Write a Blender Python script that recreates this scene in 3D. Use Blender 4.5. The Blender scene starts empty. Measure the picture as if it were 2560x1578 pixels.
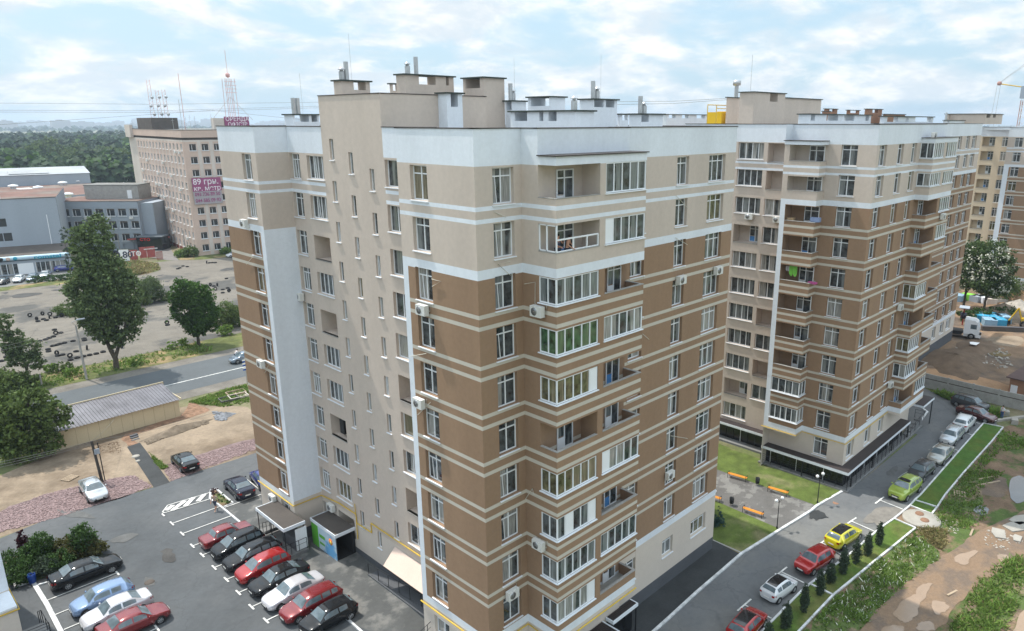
import bpy, bmesh, math, random
from mathutils import Vector, Matrix
PI = math.pi; rnd = random.Random(7)
S = bpy.context.scene; COL = S.collection
# ---------------------------------------------------------------- camera (36 m up, beside the tower block)
FP, YAW, PITCH, ROLL, CX, CY, CH = 1810.8, math.radians(42.985), math.radians(15.2545), math.radians(0.022), 1417.51, 798.69, 36.0
f0 = Vector((math.cos(YAW)*math.cos(PITCH), math.sin(YAW)*math.cos(PITCH), -math.sin(PITCH)))
r0 = Vector((math.sin(YAW), -math.cos(YAW), 0)); u0 = r0.cross(f0)
cr = r0*math.cos(ROLL)+u0*math.sin(ROLL); cu = -r0*math.sin(ROLL)+u0*math.cos(ROLL)
cam = bpy.data.cameras.new("camera"); co = bpy.data.objects.new("camera", cam); COL.objects.link(co)
M4 = Matrix.Identity(4)
for i in range(3):
    M4[i][0] = cr[i]; M4[i][1] = cu[i]; M4[i][2] = -f0[i]
M4.translation = (0, 0, CH); co.matrix_world = M4
cam.sensor_width = 36; cam.lens = FP/2560*36; cam.shift_x = -(CX-1280)/2560; cam.shift_y = (CY-789)/2560
cam.clip_start = 0.5; cam.clip_end = 20000; S.camera = co
# ---------------------------------------------------------------- sky, clouds, sun, exposure
SUN_EL = math.radians(61.5); SUN_AZ = Vector((-0.2, 1.0, 0)).normalized()   # horizontal direction towards the sun
w = bpy.data.worlds.new("World"); S.world = w; w.use_nodes = True
nt = w.node_tree; nt.nodes.clear(); N = nt.nodes.new; L = nt.links.new
out = N('ShaderNodeOutputWorld'); bg = N('ShaderNodeBackground'); sky = N('ShaderNodeTexSky')
sky.sky_type = 'NISHITA'; sky.sun_disc = False; sky.sun_elevation = SUN_EL
sky.sun_rotation = math.atan2(SUN_AZ.x, SUN_AZ.y); sky.air_density = 1.2; sky.dust_density = 2.0
tc = N('ShaderNodeTexCoord'); sp = N('ShaderNodeSeparateXYZ'); L(tc.outputs['Generated'], sp.inputs[0])
mz = N('ShaderNodeMath'); mz.operation = 'MAXIMUM'; L(sp.outputs['Z'], mz.inputs[0]); mz.inputs[1].default_value = 0.0
ad = N('ShaderNodeMath'); ad.operation = 'ADD'; L(mz.outputs[0], ad.inputs[0]); ad.inputs[1].default_value = 0.30
dv = N('ShaderNodeVectorMath'); dv.operation = 'DIVIDE'; L(tc.outputs['Generated'], dv.inputs[0])
cb = N('ShaderNodeCombineXYZ')
for i in range(3): L(ad.outputs[0], cb.inputs[i])
L(cb.outputs[0], dv.inputs[1])
def cloud(scale, detail, lo, hi, off):
    mp = N('ShaderNodeMapping'); mp.inputs['Location'].default_value = off; mp.inputs['Scale'].default_value = (1, 1, 0.0); L(dv.outputs[0], mp.inputs['Vector'])
    n = N('ShaderNodeTexNoise'); n.inputs['Scale'].default_value = scale; n.inputs['Detail'].default_value = detail
    n.inputs['Roughness'].default_value = 0.58; n.inputs['Distortion'].default_value = 0.25; L(mp.outputs[0], n.inputs['Vector'])
    r = N('ShaderNodeMapRange'); r.interpolation_type = 'SMOOTHSTEP'; r.inputs[1].default_value = lo; r.inputs[2].default_value = hi
    L(n.outputs['Fac'], r.inputs[0]); return r
c1 = cloud(3.0, 11, 0.37, 0.60, (3.1, 1.7, 0)); c2 = cloud(4.6, 10, 0.38, 0.62, (9.3, 4.2, 0))
cc = N('ShaderNodeMix'); cc.data_type = 'RGBA'; cc.inputs['A'].default_value = (5.9, 6.6, 7.15, 1); cc.inputs['B'].default_value = (8.4, 8.4, 8.3, 1)
L(c2.outputs[0], cc.inputs['Factor'])
sb = N('ShaderNodeMix'); sb.data_type = 'RGBA'; sb.inputs['Factor'].default_value = 0.7; L(sky.outputs[0], sb.inputs['A']); sb.inputs['B'].default_value = (4.7, 6.75, 8.3, 1)
mx = N('ShaderNodeMix'); mx.data_type = 'RGBA'; L(c1.outputs[0], mx.inputs['Factor']); L(sb.outputs['Result'], mx.inputs['A']); L(cc.outputs['Result'], mx.inputs['B'])
zr = N('ShaderNodeMapRange'); zr.interpolation_type = 'SMOOTHSTEP'; zr.inputs[1].default_value = .30; zr.inputs[2].default_value = .60; zr.inputs[3].default_value = 1.0; zr.inputs[4].default_value = 1.75; L(sp.outputs['Z'], zr.inputs[0])   # sky brightness raised overhead, an added fill for the shaded walls
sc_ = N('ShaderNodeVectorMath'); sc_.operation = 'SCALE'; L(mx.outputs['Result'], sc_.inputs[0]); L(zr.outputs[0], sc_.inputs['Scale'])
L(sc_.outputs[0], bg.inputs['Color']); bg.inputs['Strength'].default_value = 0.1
L(bg.outputs[0], out.inputs[0])
sd = bpy.data.lights.new("sun", 'SUN'); sd.energy = 3.5; sd.angle = math.radians(0.6); sd.color = (1, 0.95, 0.86)
so = bpy.data.objects.new("sun", sd); COL.objects.link(so)
sv = Vector((SUN_AZ.x*math.cos(SUN_EL), SUN_AZ.y*math.cos(SUN_EL), math.sin(SUN_EL)))
so.rotation_euler = sv.to_track_quat('Z', 'Y').to_euler(); so.location = (0, 0, 120)
S.view_settings.view_transform = 'Standard'; S.view_settings.look = 'None'; S.view_settings.gamma = 1
S.view_settings.exposure = 0.42; S.view_settings.use_curve_mapping = False
S.cycles.max_bounces = 5; S.cycles.diffuse_bounces = 3; S.cycles.glossy_bounces = 2; S.cycles.transparent_max_bounces = 6
S.cycles.volume_bounces = 0; S.cycles.use_denoising = True
# ---------------------------------------------------------------- surveying: pixels of the photo's enlargements -> points on the ground or on a wall plane
CV = {'a':(0,220,3.78),'b':(0,560,3.78),'c':(0,900,3.717),'d':(0,1200,3.717),'e':(380,1180,3.504),'f':(500,280,3.6),'g':(500,700,2.8),'h':(660,130,2.6096),'i':(940,300,2.6663),'j':(980,640,2.7875),'k':(980,1078,2.7875),'l':(1560,200,2.453),'m':(1780,480,3.504),'n':(1780,840,3.407),'o':(1740,1178,2.9915),'p':(2260,600,2.3633),'q':(2360,150,8.4),'r':(2360,300,4.445),'s':(2360,720,8.4),'t':(300,560,7.559),'u':(0,380,4.448),'v':(0,1420,9.57),'w':(0,0,.9582)}
def Q(k, x, y): a = CV[k]; return a[0]+x/a[2], a[1]+y/a[2]
def ray(k, x, y):
    x, y = Q(k, x, y); return f0+cr*((x-CX)/FP)-cu*((y-CY)/FP)
def hT(x, y):                                   # terrain: 1.9 m on the car park side, 0 beside the block, 1.2 m towards the second block
    a = min(1, max(0, (y-x+8)/22)); b = min(1, max(0, (x-50)/13)); return 1.9*a+1.2*b*(1-a)
def onZ(k, x, y, z): d = ray(k, x, y); t = (z-CH)/d.z; return Vector((d.x*t, d.y*t, z))
def onX(k, x, y, X): d = ray(k, x, y); t = X/d.x; return Vector((X, d.y*t, CH+d.z*t))
def onY(k, x, y, Y): d = ray(k, x, y); t = Y/d.y; return Vector((d.x*t, Y, CH+d.z*t))
def gr(k, x, y):
    z = 0
    for i in range(12): g = onZ(k, x, y, z); z = hT(g.x, g.y)
    g.z = z; return g
def hz(k, x, y, g):                              # point above/beside ground point g at the same distance
    d = ray(k, x, y); t = (g[0]*f0.x+g[1]*f0.y)/(d.x*f0.x+d.y*f0.y); return Vector((d.x*t, d.y*t, CH+d.z*t))
# ---------------------------------------------------------------- objects and meshes
def tag(o, label=None, cat=None, group=None, kind=None):
    if label: o['label'] = label
    if cat: o['category'] = cat
    if group: o['group'] = group
    if kind: o['kind'] = kind
    return o
def empty(name, loc=(0, 0, 0), rz=0, label=None, cat=None, group=None):
    o = bpy.data.objects.new(name, None); COL.objects.link(o); o.location = loc; o.rotation_euler = (0, 0, rz); o.empty_display_size = .2
    return tag(o, label, cat, group)
def link(name, me, parent=None, loc=(0, 0, 0), rz=0):
    o = bpy.data.objects.new(name, me); COL.objects.link(o); o.location = loc; o.rotation_euler = (0, 0, rz)
    if parent: o.parent = parent
    return o
def copytree(o, parent=None):
    c = o.copy(); COL.objects.link(c); c.parent = parent
    for ch in list(o.children): copytree(ch, c)
    return c
class MB:
    def __init__(s): s.v = []; s.f = []; s.m = []; s.mats = []; s.sm = []
    def mi(s, m):
        if m not in s.mats: s.mats.append(m)
        return s.mats.index(m)
    def face(s, pts, m, sm=False):
        b = len(s.v); s.v += [tuple(p) for p in pts]; s.f.append(tuple(range(b, b+len(pts)))); s.m.append(s.mi(m)); s.sm.append(sm)
    def grid(s, rows, m, closed=False, sm=True, mf=None):    # rows of points
        b = len(s.v); n = len(rows[0])
        for r in rows: s.v += [tuple(p) for p in r]
        for i in range(len(rows)-1):
            for j in range(n if closed else n-1):
                k = (j+1) % n; s.f.append((b+i*n+j, b+i*n+k, b+(i+1)*n+k, b+(i+1)*n+j)); s.m.append(s.mi(mf(i, j) if mf else m)); s.sm.append(sm)
    def box(s, x0, x1, y0, y1, z0, z1, m, T=None):
        P = [(x0,y0,z0),(x1,y0,z0),(x1,y1,z0),(x0,y1,z0),(x0,y0,z1),(x1,y0,z1),(x1,y1,z1),(x0,y1,z1)]
        if T: P = [T @ Vector(p) for p in P]
        b = len(s.v); s.v += [tuple(p) for p in P]; k = s.mi(m)
        for f in ((0,3,2,1),(4,5,6,7),(0,1,5,4),(1,2,6,5),(2,3,7,6),(3,0,4,7)): s.f.append(tuple(b+i for i in f)); s.m.append(k); s.sm.append(False)
    def tube(s, pts, r, m, n=6, sm=True, cap=True):
        pts = [Vector(p) for p in pts]; rr = r if isinstance(r, (list, tuple)) else [r]*len(pts); rows = []
        for i, p in enumerate(pts):
            d = (pts[min(i+1, len(pts)-1)]-pts[max(i-1, 0)]).normalized()
            a = Vector((0, 0, 1)) if abs(d.z) < .9 else Vector((1, 0, 0)); e = d.cross(a).normalized(); g = e.cross(d)
            rows.append([p+(e*math.cos(2*PI*j/n)+g*math.sin(2*PI*j/n))*rr[i] for j in range(n)])
        s.grid(rows, m, True, sm)
        if cap: s.face(rows[0], m); s.face(rows[-1][::-1], m)
    def lathe(s, prof, m, n=12, c=(0, 0, 0), axis='z', sm=True):
        rows = []
        for r, z in prof:
            row = []
            for j in range(n):
                a = 2*PI*j/n; p = (r*math.cos(a), r*math.sin(a), z)
                if axis == 'y': p = (p[0], z, p[1])
                if axis == 'x': p = (z, p[0], p[1])
                row.append((p[0]+c[0], p[1]+c[1], p[2]+c[2]))
            rows.append(row)
        s.grid(rows, m, True, sm)
    def prism(s, poly, z0, z1, m, top=None):
        n = len(poly)
        ar = sum(poly[i][0]*poly[(i+1) % n][1]-poly[(i+1) % n][0]*poly[i][1] for i in range(n))
        if ar < 0: poly = poly[::-1]
        for i in range(n):
            a, b = poly[i], poly[(i+1) % n]; s.face([(a[0],a[1],z0),(b[0],b[1],z0),(b[0],b[1],z1),(a[0],a[1],z1)], m)
        s.face([(p[0],p[1],z1) for p in poly], top or m); s.face([(p[0],p[1],z0) for p in poly[::-1]], m)
    def mesh(s, name):
        me = bpy.data.meshes.new(name); me.from_pydata(s.v, [], s.f)
        for m in s.mats: me.materials.append(m)
        me.polygons.foreach_set('material_index', s.m); me.polygons.foreach_set('use_smooth', s.sm); me.update(); return me
    def build(s, name, parent=None, loc=(0, 0, 0), rz=0): return link(name, s.mesh(name), parent, loc, rz)
# ---------------------------------------------------------------- materials
MC = {}
def mat(name, col, rough=.85, spec=.3, var=.12, sc=.6, metal=0, bump=0, bsc=40, coat=0, streak=False, col2=None, c2sc=.2, c2lo=.45, c2hi=.6, isl=0, trans=0, det=5, emis=None, crack=0):
    if name in MC: return MC[name]
    m = bpy.data.materials.new(name); m.use_nodes = True; t = m.node_tree; b = t.nodes['Principled BSDF']; MC[name] = m
    N = t.nodes.new; L = t.links.new
    b.inputs['Roughness'].default_value = rough; b.inputs['Metallic'].default_value = metal
    b.inputs['Specular IOR Level'].default_value = spec; b.inputs['Coat Weight'].default_value = coat; b.inputs['Coat Roughness'].default_value = .08
    g = N('ShaderNodeNewGeometry'); src = None
    cn = N('ShaderNodeRGB'); cn.outputs[0].default_value = (*col, 1); src = cn.outputs[0]
    def noise(scale, detail, z=1.0, vec=None):
        mp = N('ShaderNodeMapping'); mp.inputs['Scale'].default_value = (1, 1, z); L(vec or g.outputs['Position'], mp.inputs[0])
        n = N('ShaderNodeTexNoise'); n.inputs['Scale'].default_value = scale; n.inputs['Detail'].default_value = detail; n.inputs['Roughness'].default_value = .6; L(mp.outputs[0], n.inputs['Vector']); return n
    if col2:
        n = noise(c2sc, det+2); r = N('ShaderNodeMapRange'); r.inputs[1].default_value = c2lo; r.inputs[2].default_value = c2hi; L(n.outputs['Fac'], r.inputs[0])
        x = N('ShaderNodeMix'); x.data_type = 'RGBA'; L(r.outputs[0], x.inputs['Factor']); L(src, x.inputs['A']); x.inputs['B'].default_value = (*col2, 1); src = x.outputs['Result']
    if var:
        n = noise(sc, det, .12 if streak else 1.0); r = N('ShaderNodeMapRange'); r.inputs[1].default_value = .3; r.inputs[2].default_value = .7; r.inputs[3].default_value = 1-var; r.inputs[4].default_value = 1+var; L(n.outputs['Fac'], r.inputs[0])
        n2 = noise(sc*11, 3); r2 = N('ShaderNodeMapRange'); r2.inputs[1].default_value = .3; r2.inputs[2].default_value = .7; r2.inputs[3].default_value = 1-var*.5; r2.inputs[4].default_value = 1+var*.5; L(n2.outputs['Fac'], r2.inputs[0])
        mm = N('ShaderNodeMath'); mm.operation = 'MULTIPLY'; L(r.outputs[0], mm.inputs[0]); L(r2.outputs[0], mm.inputs[1])
        x = N('ShaderNodeVectorMath'); x.operation = 'SCALE'; L(src, x.inputs[0]); L(mm.outputs[0], x.inputs['Scale']); src = x.outputs[0]
    if crack:   # thin worn cracks between irregular plates
        nz = noise(.8, 3); wv = N('ShaderNodeVectorMath'); wv.operation = 'MULTIPLY_ADD'; L(nz.outputs['Color'], wv.inputs[0]); wv.inputs[1].default_value = (1.6, 1.6, 0); L(g.outputs['Position'], wv.inputs[2])
        vo = N('ShaderNodeTexVoronoi'); vo.feature = 'DISTANCE_TO_EDGE'; vo.inputs['Scale'].default_value = .19; L(wv.outputs[0], vo.inputs['Vector'])
        r = N('ShaderNodeMapRange'); r.inputs[1].default_value = .004; r.inputs[2].default_value = .012; r.inputs[3].default_value = 1-crack; r.inputs[4].default_value = 1; L(vo.outputs['Distance'], r.inputs[0])
        x = N('ShaderNodeVectorMath'); x.operation = 'SCALE'; L(src, x.inputs[0]); L(r.outputs[0], x.inputs['Scale']); src = x.outputs[0]
    if isl:
        r = N('ShaderNodeMapRange'); r.inputs[3].default_value = 1-isl; r.inputs[4].default_value = 1+isl; L(g.outputs['Random Per Island'], r.inputs[0])
        x = N('ShaderNodeVectorMath'); x.operation = 'SCALE'; L(src, x.inputs[0]); L(r.outputs[0], x.inputs['Scale']); src = x.outputs[0]
    L(src, b.inputs['Base Color'])
    if bump:
        n = noise(bsc, 4); bp = N('ShaderNodeBump'); bp.inputs['Strength'].default_value = bump; bp.inputs['Distance'].default_value = .05; L(n.outputs['Fac'], bp.inputs['Height']); L(bp.outputs[0], b.inputs['Normal'])
    if trans:
        b.inputs['Subsurface Weight'].default_value = 0
        tr = N('ShaderNodeBsdfTranslucent'); L(src, tr.inputs[0]); ms = N('ShaderNodeMixShader'); ms.inputs[0].default_value = trans; L(b.outputs[0], ms.inputs[1]); L(tr.outputs[0], ms.inputs[2]); L(ms.outputs[0], t.nodes['Material Output'].inputs[0])
    if emis: b.inputs['Emission Color'].default_value = (*emis, 1); b.inputs['Emission Strength'].default_value = 1
    return m
def glass_mat(name, tint, curtain, p_cur=.45):
    m = bpy.data.materials.new(name); m.use_nodes = True; t = m.node_tree; b = t.nodes['Principled BSDF']; N = t.nodes.new; L = t.links.new
    b.inputs['Roughness'].default_value = .04; b.inputs['IOR'].default_value = 1.5; b.inputs['Specular IOR Level'].default_value = .8
    tc = N('ShaderNodeTexCoord'); oi = N('ShaderNodeObjectInfo')
    ml = N('ShaderNodeMath'); ml.operation = 'MULTIPLY'; ml.inputs[1].default_value = 57.0; L(oi.outputs['Random'], ml.inputs[0])
    cx = N('ShaderNodeCombineXYZ'); L(ml.outputs[0], cx.inputs[1])
    va = N('ShaderNodeVectorMath'); va.operation = 'ADD'; L(tc.outputs['Object'], va.inputs[0]); L(cx.outputs[0], va.inputs[1])
    mp = N('ShaderNodeMapping'); mp.inputs['Scale'].default_value = (1, 1, .06); L(va.outputs[0], mp.inputs[0])
    fold = N('ShaderNodeTexNoise'); fold.inputs['Scale'].default_value = 14; L(mp.outputs[0], fold.inputs['Vector'])
    wd = N('ShaderNodeTexNoise'); wd.inputs['Scale'].default_value = 1.3; wd.inputs['Detail'].default_value = 0; L(mp.outputs[0], wd.inputs['Vector'])
    th = N('ShaderNodeMapRange'); th.inputs[1].default_value = .56-.1*p_cur; th.inputs[2].default_value = .60-.1*p_cur; L(wd.outputs['Fac'], th.inputs[0])
    fr = N('ShaderNodeMapRange'); fr.inputs[1].default_value = .3; fr.inputs[2].default_value = .7; fr.inputs[3].default_value = .45; fr.inputs[4].default_value = 1.1; L(fold.outputs['Fac'], fr.inputs[0])
    cs = N('ShaderNodeVectorMath'); cs.operation = 'SCALE'; cs.inputs[0].default_value = curtain; L(fr.outputs[0], cs.inputs['Scale'])
    dn = N('ShaderNodeTexNoise'); dn.inputs['Scale'].default_value = 2.2; dn.inputs['Detail'].default_value = 3; L(va.outputs[0], dn.inputs['Vector'])
    dr = N('ShaderNodeMapRange'); dr.inputs[1].default_value = .35; dr.inputs[2].default_value = .7; dr.inputs[3].default_value = .35; dr.inputs[4].default_value = 1.7; L(dn.outputs['Fac'], dr.inputs[0])
    ds = N('ShaderNodeVectorMath'); ds.operation = 'SCALE'; ds.inputs[0].default_value = tint; L(dr.outputs[0], ds.inputs['Scale'])
    x = N('ShaderNodeMix'); x.data_type = 'RGBA'; L(th.outputs[0], x.inputs['Factor']); L(ds.outputs[0], x.inputs['A']); L(cs.outputs[0], x.inputs['B']); L(x.outputs['Result'], b.inputs['Base Color'])
    MC[name] = m; return m
# ---------------------------------------------------------------- building kit
WHITE = mat('white_plaster', (.70, .74, .79), .8, var=.07, sc=.35, bump=.25, bsc=30, streak=True)
BEIGE = mat('beige_plaster', (.55, .47, .405), .85, var=.08, sc=.3, bump=.3, bsc=30, streak=True)
BROWN = mat('brown_plaster', (.295, .192, .122), .85, var=.09, sc=.3, bump=.3, bsc=30, streak=True)
CREAM = mat('cream_stripe', (.53, .49, .42), .85, var=.05, sc=.5, streak=True)
GCREAM = mat('ground_plaster', (.60, .53, .46), .85, var=.05, sc=.3, bump=.3, bsc=30)
PLINTH = mat('plinth_grey', (.095, .10, .11), .8, var=.1, sc=.5, bump=.3)
CAPM = mat('dark_metal_cap', (.055, .045, .042), .5, var=.15)
GCAP = mat('green_felt_cap', (.05, .062, .055), .8, var=.2)
ROOFM = mat('roof_felt', (.19, .19, .18), .9, var=.2)
PVC = mat('white_window_plastic', (.78, .80, .82), .45, var=.02)
SILL = mat('white_metal_sill', (.76, .79, .83), .4, var=.03)
CONC = mat('raw_concrete', (.33, .32, .30), .9, var=.15, sc=1.5, bump=.4)
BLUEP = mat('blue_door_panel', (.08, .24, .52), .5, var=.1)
DARK = mat('dark_void', (.02, .02, .022), .9, var=0)
BLACKM = mat('black_painted_metal', (.018, .019, .021), .45, var=.1)
YELP = mat('yellow_gas_pipe', (.62, .42, .06), .55, var=.1)
STEEL = mat('galvanised_steel', (.5, .51, .52), .35, metal=.7, var=.15)
ACM = mat('ac_housing_plastic', (.66, .66, .63), .5, var=.06)
CABLE = mat('cream_cable_duct', (.62, .60, .52), .6, var=.05)
GL = [glass_mat('window_glass', (.055, .066, .07), (.36, .36, .34), .9), glass_mat('window_glass_dim', (.06, .07, .075), (.22, .24, .24), .3),
      glass_mat('window_glass_green', (.05, .10, .05), (.13, .20, .11), .6), glass_mat('window_glass_tan', (.10, .095, .05), (.24, .21, .14), .5)]
WM = {}
def win_mesh(style, w, h, g):
    key = (style, round(w, 2), round(h, 2), g)
    if key in WM: return WM[key]
    F = {'T2': ([.5], .76, None), 'T2t': ([.5], .76, .3), 'T3': ([.34, .67], .76, None), 'W4': ([.27, .52, .76], None, None), 'W4t': ([.27, .52, .76], None, .4), 'W3': ([.36, .68], None, None),
         'W2': ([.5], None, None), 'W2t': ([.5], None, .72), 'S1': ([], None, None), 'S1t': ([], None, .4), 'G5': ([.2, .4, .6, .8], None, None), 'G2': ([.5], None, None), 'G4': ([.25, .5, .75], None, None),
         'G5r': ([.2, .4, .6, .8], None, 'R'), 'G5l': ([.2, .4, .6, .8], None, 'L'), 'G5m': ([.2, .4, .6, .8], None, 'M'), 'DR': ([.45], .78, 'D'), 'DW': ([.45], .78, 'E'), 'O3': ([.4], .82, None), 'N3': ([.33, .66], None, None), 'SH': ([.25, .5, .75], .7, None)}[style]
    ms, tr, ex = F; fw = .065 if w > .7 else .045; a = MB(); b = MB(); d = .07
    a.box(0, w, 0, d, 0, fw, PVC); a.box(0, w, 0, d, h-fw, h, PVC); a.box(0, fw, 0, d, fw, h-fw, PVC); a.box(w-fw, w, 0, d, fw, h-fw, PVC)
    for m in ms: a.box(m*w-fw*.55, m*w+fw*.55, 0, d, fw, h-fw, PVC)
    if tr: a.box(fw, w-fw, -.004, d-.004, h*tr-fw*.5, h*tr+fw*.5, PVC)
    xs = [0]+ms+[1]; skip = {'R': [len(xs)-2], 'L': [0], 'M': [1, 4]}.get(ex, [])
    for i in range(len(xs)-1):
        if i in skip: a.box(xs[i]*w+fw, xs[i+1]*w-fw*.6, .01, .05, fw, h-fw, PVC); continue
        if ex in ('D', 'E') and i == 0: a.box(xs[i]*w+fw, xs[i+1]*w-fw*.6, .01, .05, fw, h*.33, BLUEP if ex == 'D' else PVC)
        z0 = fw+(h*.33 if ex in ('D', 'E') and i == 0 else 0); y = .045+.002*((i*7) % 3)
        b.face([(xs[i]*w, y, z0), (xs[i+1]*w, y, z0), (xs[i+1]*w, y, h-fw), (xs[i]*w, y, h-fw)], GL[g])
    if isinstance(ex, float):   # a sash tipped inwards: its edge shows as a slanting bar
        x = ex*w; hh = h*(tr or 1); a.box(-.02, .02, 0, .05, 0, hh-fw, PVC, Matrix.Translation((x, .0, fw)) @ Matrix.Rotation(math.radians(-4.5), 4, 'Y'))
    WM[key] = (a.mesh('window_frame'), b.mesh('window_pane')); return WM[key]
DRR = random.Random(8); SM = {}
def sill_mesh(w, d):
    k = (round(w, 2), d)
    if k not in SM: m = MB(); m.box(-.06, w+.06, -d-.09, -.005, -.075, -.02, SILL); SM[k] = m.mesh('window_sill')
    return SM[k]
def add_win(root, style, p, ang, z, w, h, depth=.22, name='window', g=None, sill=True):
    if style == 'DR' and DRR.random() < .6: style = 'DW'
    if g is None: g = rnd.choices([0, 1, 3], [5, 6, 1.2])[0]
    fm, pm = win_mesh(style, w, h, g); n = (math.sin(ang), -math.cos(ang))
    o = link(name, fm, root, (p[0]-n[0]*depth, p[1]-n[1]*depth, z), ang); link('pane', pm, o)
    if sill: link('sill', sill_mesh(w, depth), o)
    return o
def bands_of(Zf, kind):
    mk = lambda k: 31.33-2.865*k; o = []
    if kind == 'tower': o = [(60, BEIGE), (5.25, GCREAM)]
    elif kind == 'recess': o = [(60, WHITE), (33.81, BEIGE), (mk(0)+.44, WHITE), (mk(0)+.21, BEIGE), (mk(0)-.21, WHITE), (mk(0)-.44, BEIGE)]
    elif kind == 'wingreturn': o = [(60, WHITE), (33.81, BEIGE), (mk(0)+.44, WHITE), (mk(0)+.21, BEIGE), (mk(0)-.21, WHITE), (mk(0)-.44, BEIGE), (28.2, WHITE), (5.6, GCREAM)]
    else:
        o = [(60, WHITE), (33.81, BEIGE), (mk(0)+.44, WHITE), (mk(0)+.21, BEIGE), (mk(0)-.21, WHITE), (mk(0)-.44, BEIGE), (28.46, WHITE), (27.93, BROWN)]
        for k in range(2, 9): o += [(mk(k)+.44, CREAM), (mk(k)+.21, BROWN), (mk(k)-.21, CREAM), (mk(k)-.44, BROWN)]
        o += [(5.8, WHITE), (5.25, GCREAM)]
    return [(Zf(z), m) for z, m in o]
def facade(mb, p0, p1, z0, z1, bands, holes=(), strips=(), plinth=None, uc=()):
    Lx = math.hypot(p1[0]-p0[0], p1[1]-p0[1]); ux, uy = (p1[0]-p0[0])/Lx, (p1[1]-p0[1])/Lx; nx, ny = uy, -ux
    bz = [(z, m) for z, m in bands]
    if plinth: bz.append((plinth, PLINTH))
    zs = sorted({round(z, 3) for z in [z0, z1]+[b[0] for b in bz]+[h[2] for h in holes]+[h[3] for h in holes]+[s[2] for s in strips]+[s[3] for s in strips] if z0-1e-6 <= z <= z1+1e-6})
    us = sorted({round(min(Lx, max(0, u)), 3) for u in [0, Lx]+[h[0] for h in holes]+[h[1] for h in holes]+[s[0] for s in strips]+[s[1] for s in strips]+list(uc)})
    def col(u, z):
        for s in strips:
            if s[0] < u < s[1] and s[2] < z < s[3]: return s[4]
        m = bz[0][1]
        for b in bz:
            if z < b[0]: m = b[1]
        return m
    def pt(u, z, d=0): return (p0[0]+ux*u-nx*d, p0[1]+uy*u-ny*d, z)
    def cell(a, b, c, d): return any(h[0]-1e-6 < (a+b)/2 < h[1]+1e-6 and h[2]-1e-6 < (c+d)/2 < h[3]+1e-6 for h in holes)
    for j in range(len(zs)-1):
        for i in range(len(us)-1):
            a, b, c, d = us[i], us[i+1], zs[j], zs[j+1]
            if b-a < 1e-4 or d-c < 1e-4 or cell(a, b, c, d): continue
            mb.face([pt(a, c), pt(b, c), pt(b, d), pt(a, d)], col((a+b)/2, (c+d)/2))
    for h in holes:
        a, b, c, d, dep = h[:5]; bk = h[5] if len(h) > 5 else None
        if dep <= 0: continue
        ml = col(max(0, a-.05), (c+d)/2)
        if a > .01: mb.face([pt(a, c), pt(a, d), pt(a, d, dep), pt(a, c, dep)][::-1], ml)
        if b < Lx-.01: mb.face([pt(b, c), pt(b, d), pt(b, d, dep), pt(b, c, dep)], ml)
        mb.face([pt(a, c), pt(b, c), pt(b, c, dep), pt(a, c, dep)][::-1], col((a+b)/2, c-.02)); mb.face([pt(a, d), pt(b, d), pt(b, d, dep), pt(a, d, dep)], ml)
        if bk: mb.face([pt(a, c, dep), pt(b, c, dep), pt(b, d, dep), pt(a, d, dep)], ml)
def wallwins(root, mb, p0, p1, z0, z1, bands, wins, strips=(), plinth=None, extra=(), name='window'):
    """wins: (u0, w, zbottom, h, style[, glass]) -> holes in the wall with a window set back in each"""
    Lx = math.hypot(p1[0]-p0[0], p1[1]-p0[1]); ux, uy = (p1[0]-p0[0])/Lx, (p1[1]-p0[1])/Lx; ang = math.atan2(uy, ux); holes = list(extra)
    for wn in wins:
        u, w, z, h, st = wn[:5]; g = wn[5] if len(wn) > 5 else None
        if u+w > Lx: w = Lx-u
        if st[0] == 'L':    # open loggia: deep hole, parapet is the wall below it, door and window at its back
            holes.append((u, u+w, z, z+h, 1.25, 1)); x = u+w*(.45 if len(st) < 2 or st[1] != 'x' else 2)
            mb.box(0, w-.02, -.04, .2, -.06, .0, CONC, Matrix.Translation((p0[0]+ux*(u+.01), p0[1]+uy*(u+.01), z)) @ Matrix.Rotation(ang, 4, 'Z'))
            if w > 1.5 and st != 'Lx':
                q = (p0[0]+ux*x, p0[1]+uy*x); nn = (uy, -ux); q = (q[0]-nn[0]*1.12, q[1]-nn[1]*1.12)
                add_win(root, 'DR', q, ang, z+.02, w*.5, h-.12, .02, 'balcony_door', 1, False)
            continue
        d = .14 if st[0] == 'S' else .22; holes.append((u, u+w, z, z+h, d+.06)); add_win(root, st, (p0[0]+ux*u, p0[1]+uy*u), ang, z, w, h, d, name, g)
    facade(mb, p0, p1, z0, z1, bands, holes, strips, plinth)
def cap_line(mb, pts, z, wd=.36, th=.05, m=None, over=.04):
    for (a, b) in zip(pts[:-1], pts[1:]):
        Lx = math.hypot(b[0]-a[0], b[1]-a[1]); an = math.atan2(b[1]-a[1], b[0]-a[0])
        mb.box(-over, Lx+over, -over, wd, 0, th+rnd.random()*.004, m or CAPM, Matrix.Translation((a[0], a[1], z)) @ Matrix.Rotation(an, 4, 'Z'))
def flue(mbp, x, y, z, kind):
    if kind == 'p': mbp.tube([(x, y, z), (x, y, z+1.25)], .17, STEEL, 10)
    else:
        mbp.tube([(x, y, z), (x, y, z+.55)], .2, STEEL, 10); mbp.lathe([(.2, z+.55), (.12, z+.62), (.12, z+.68), (.24, z+.68), (.24, z+.71), (.02, z+.86)], STEEL, 10, (x, y, 0))
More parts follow.
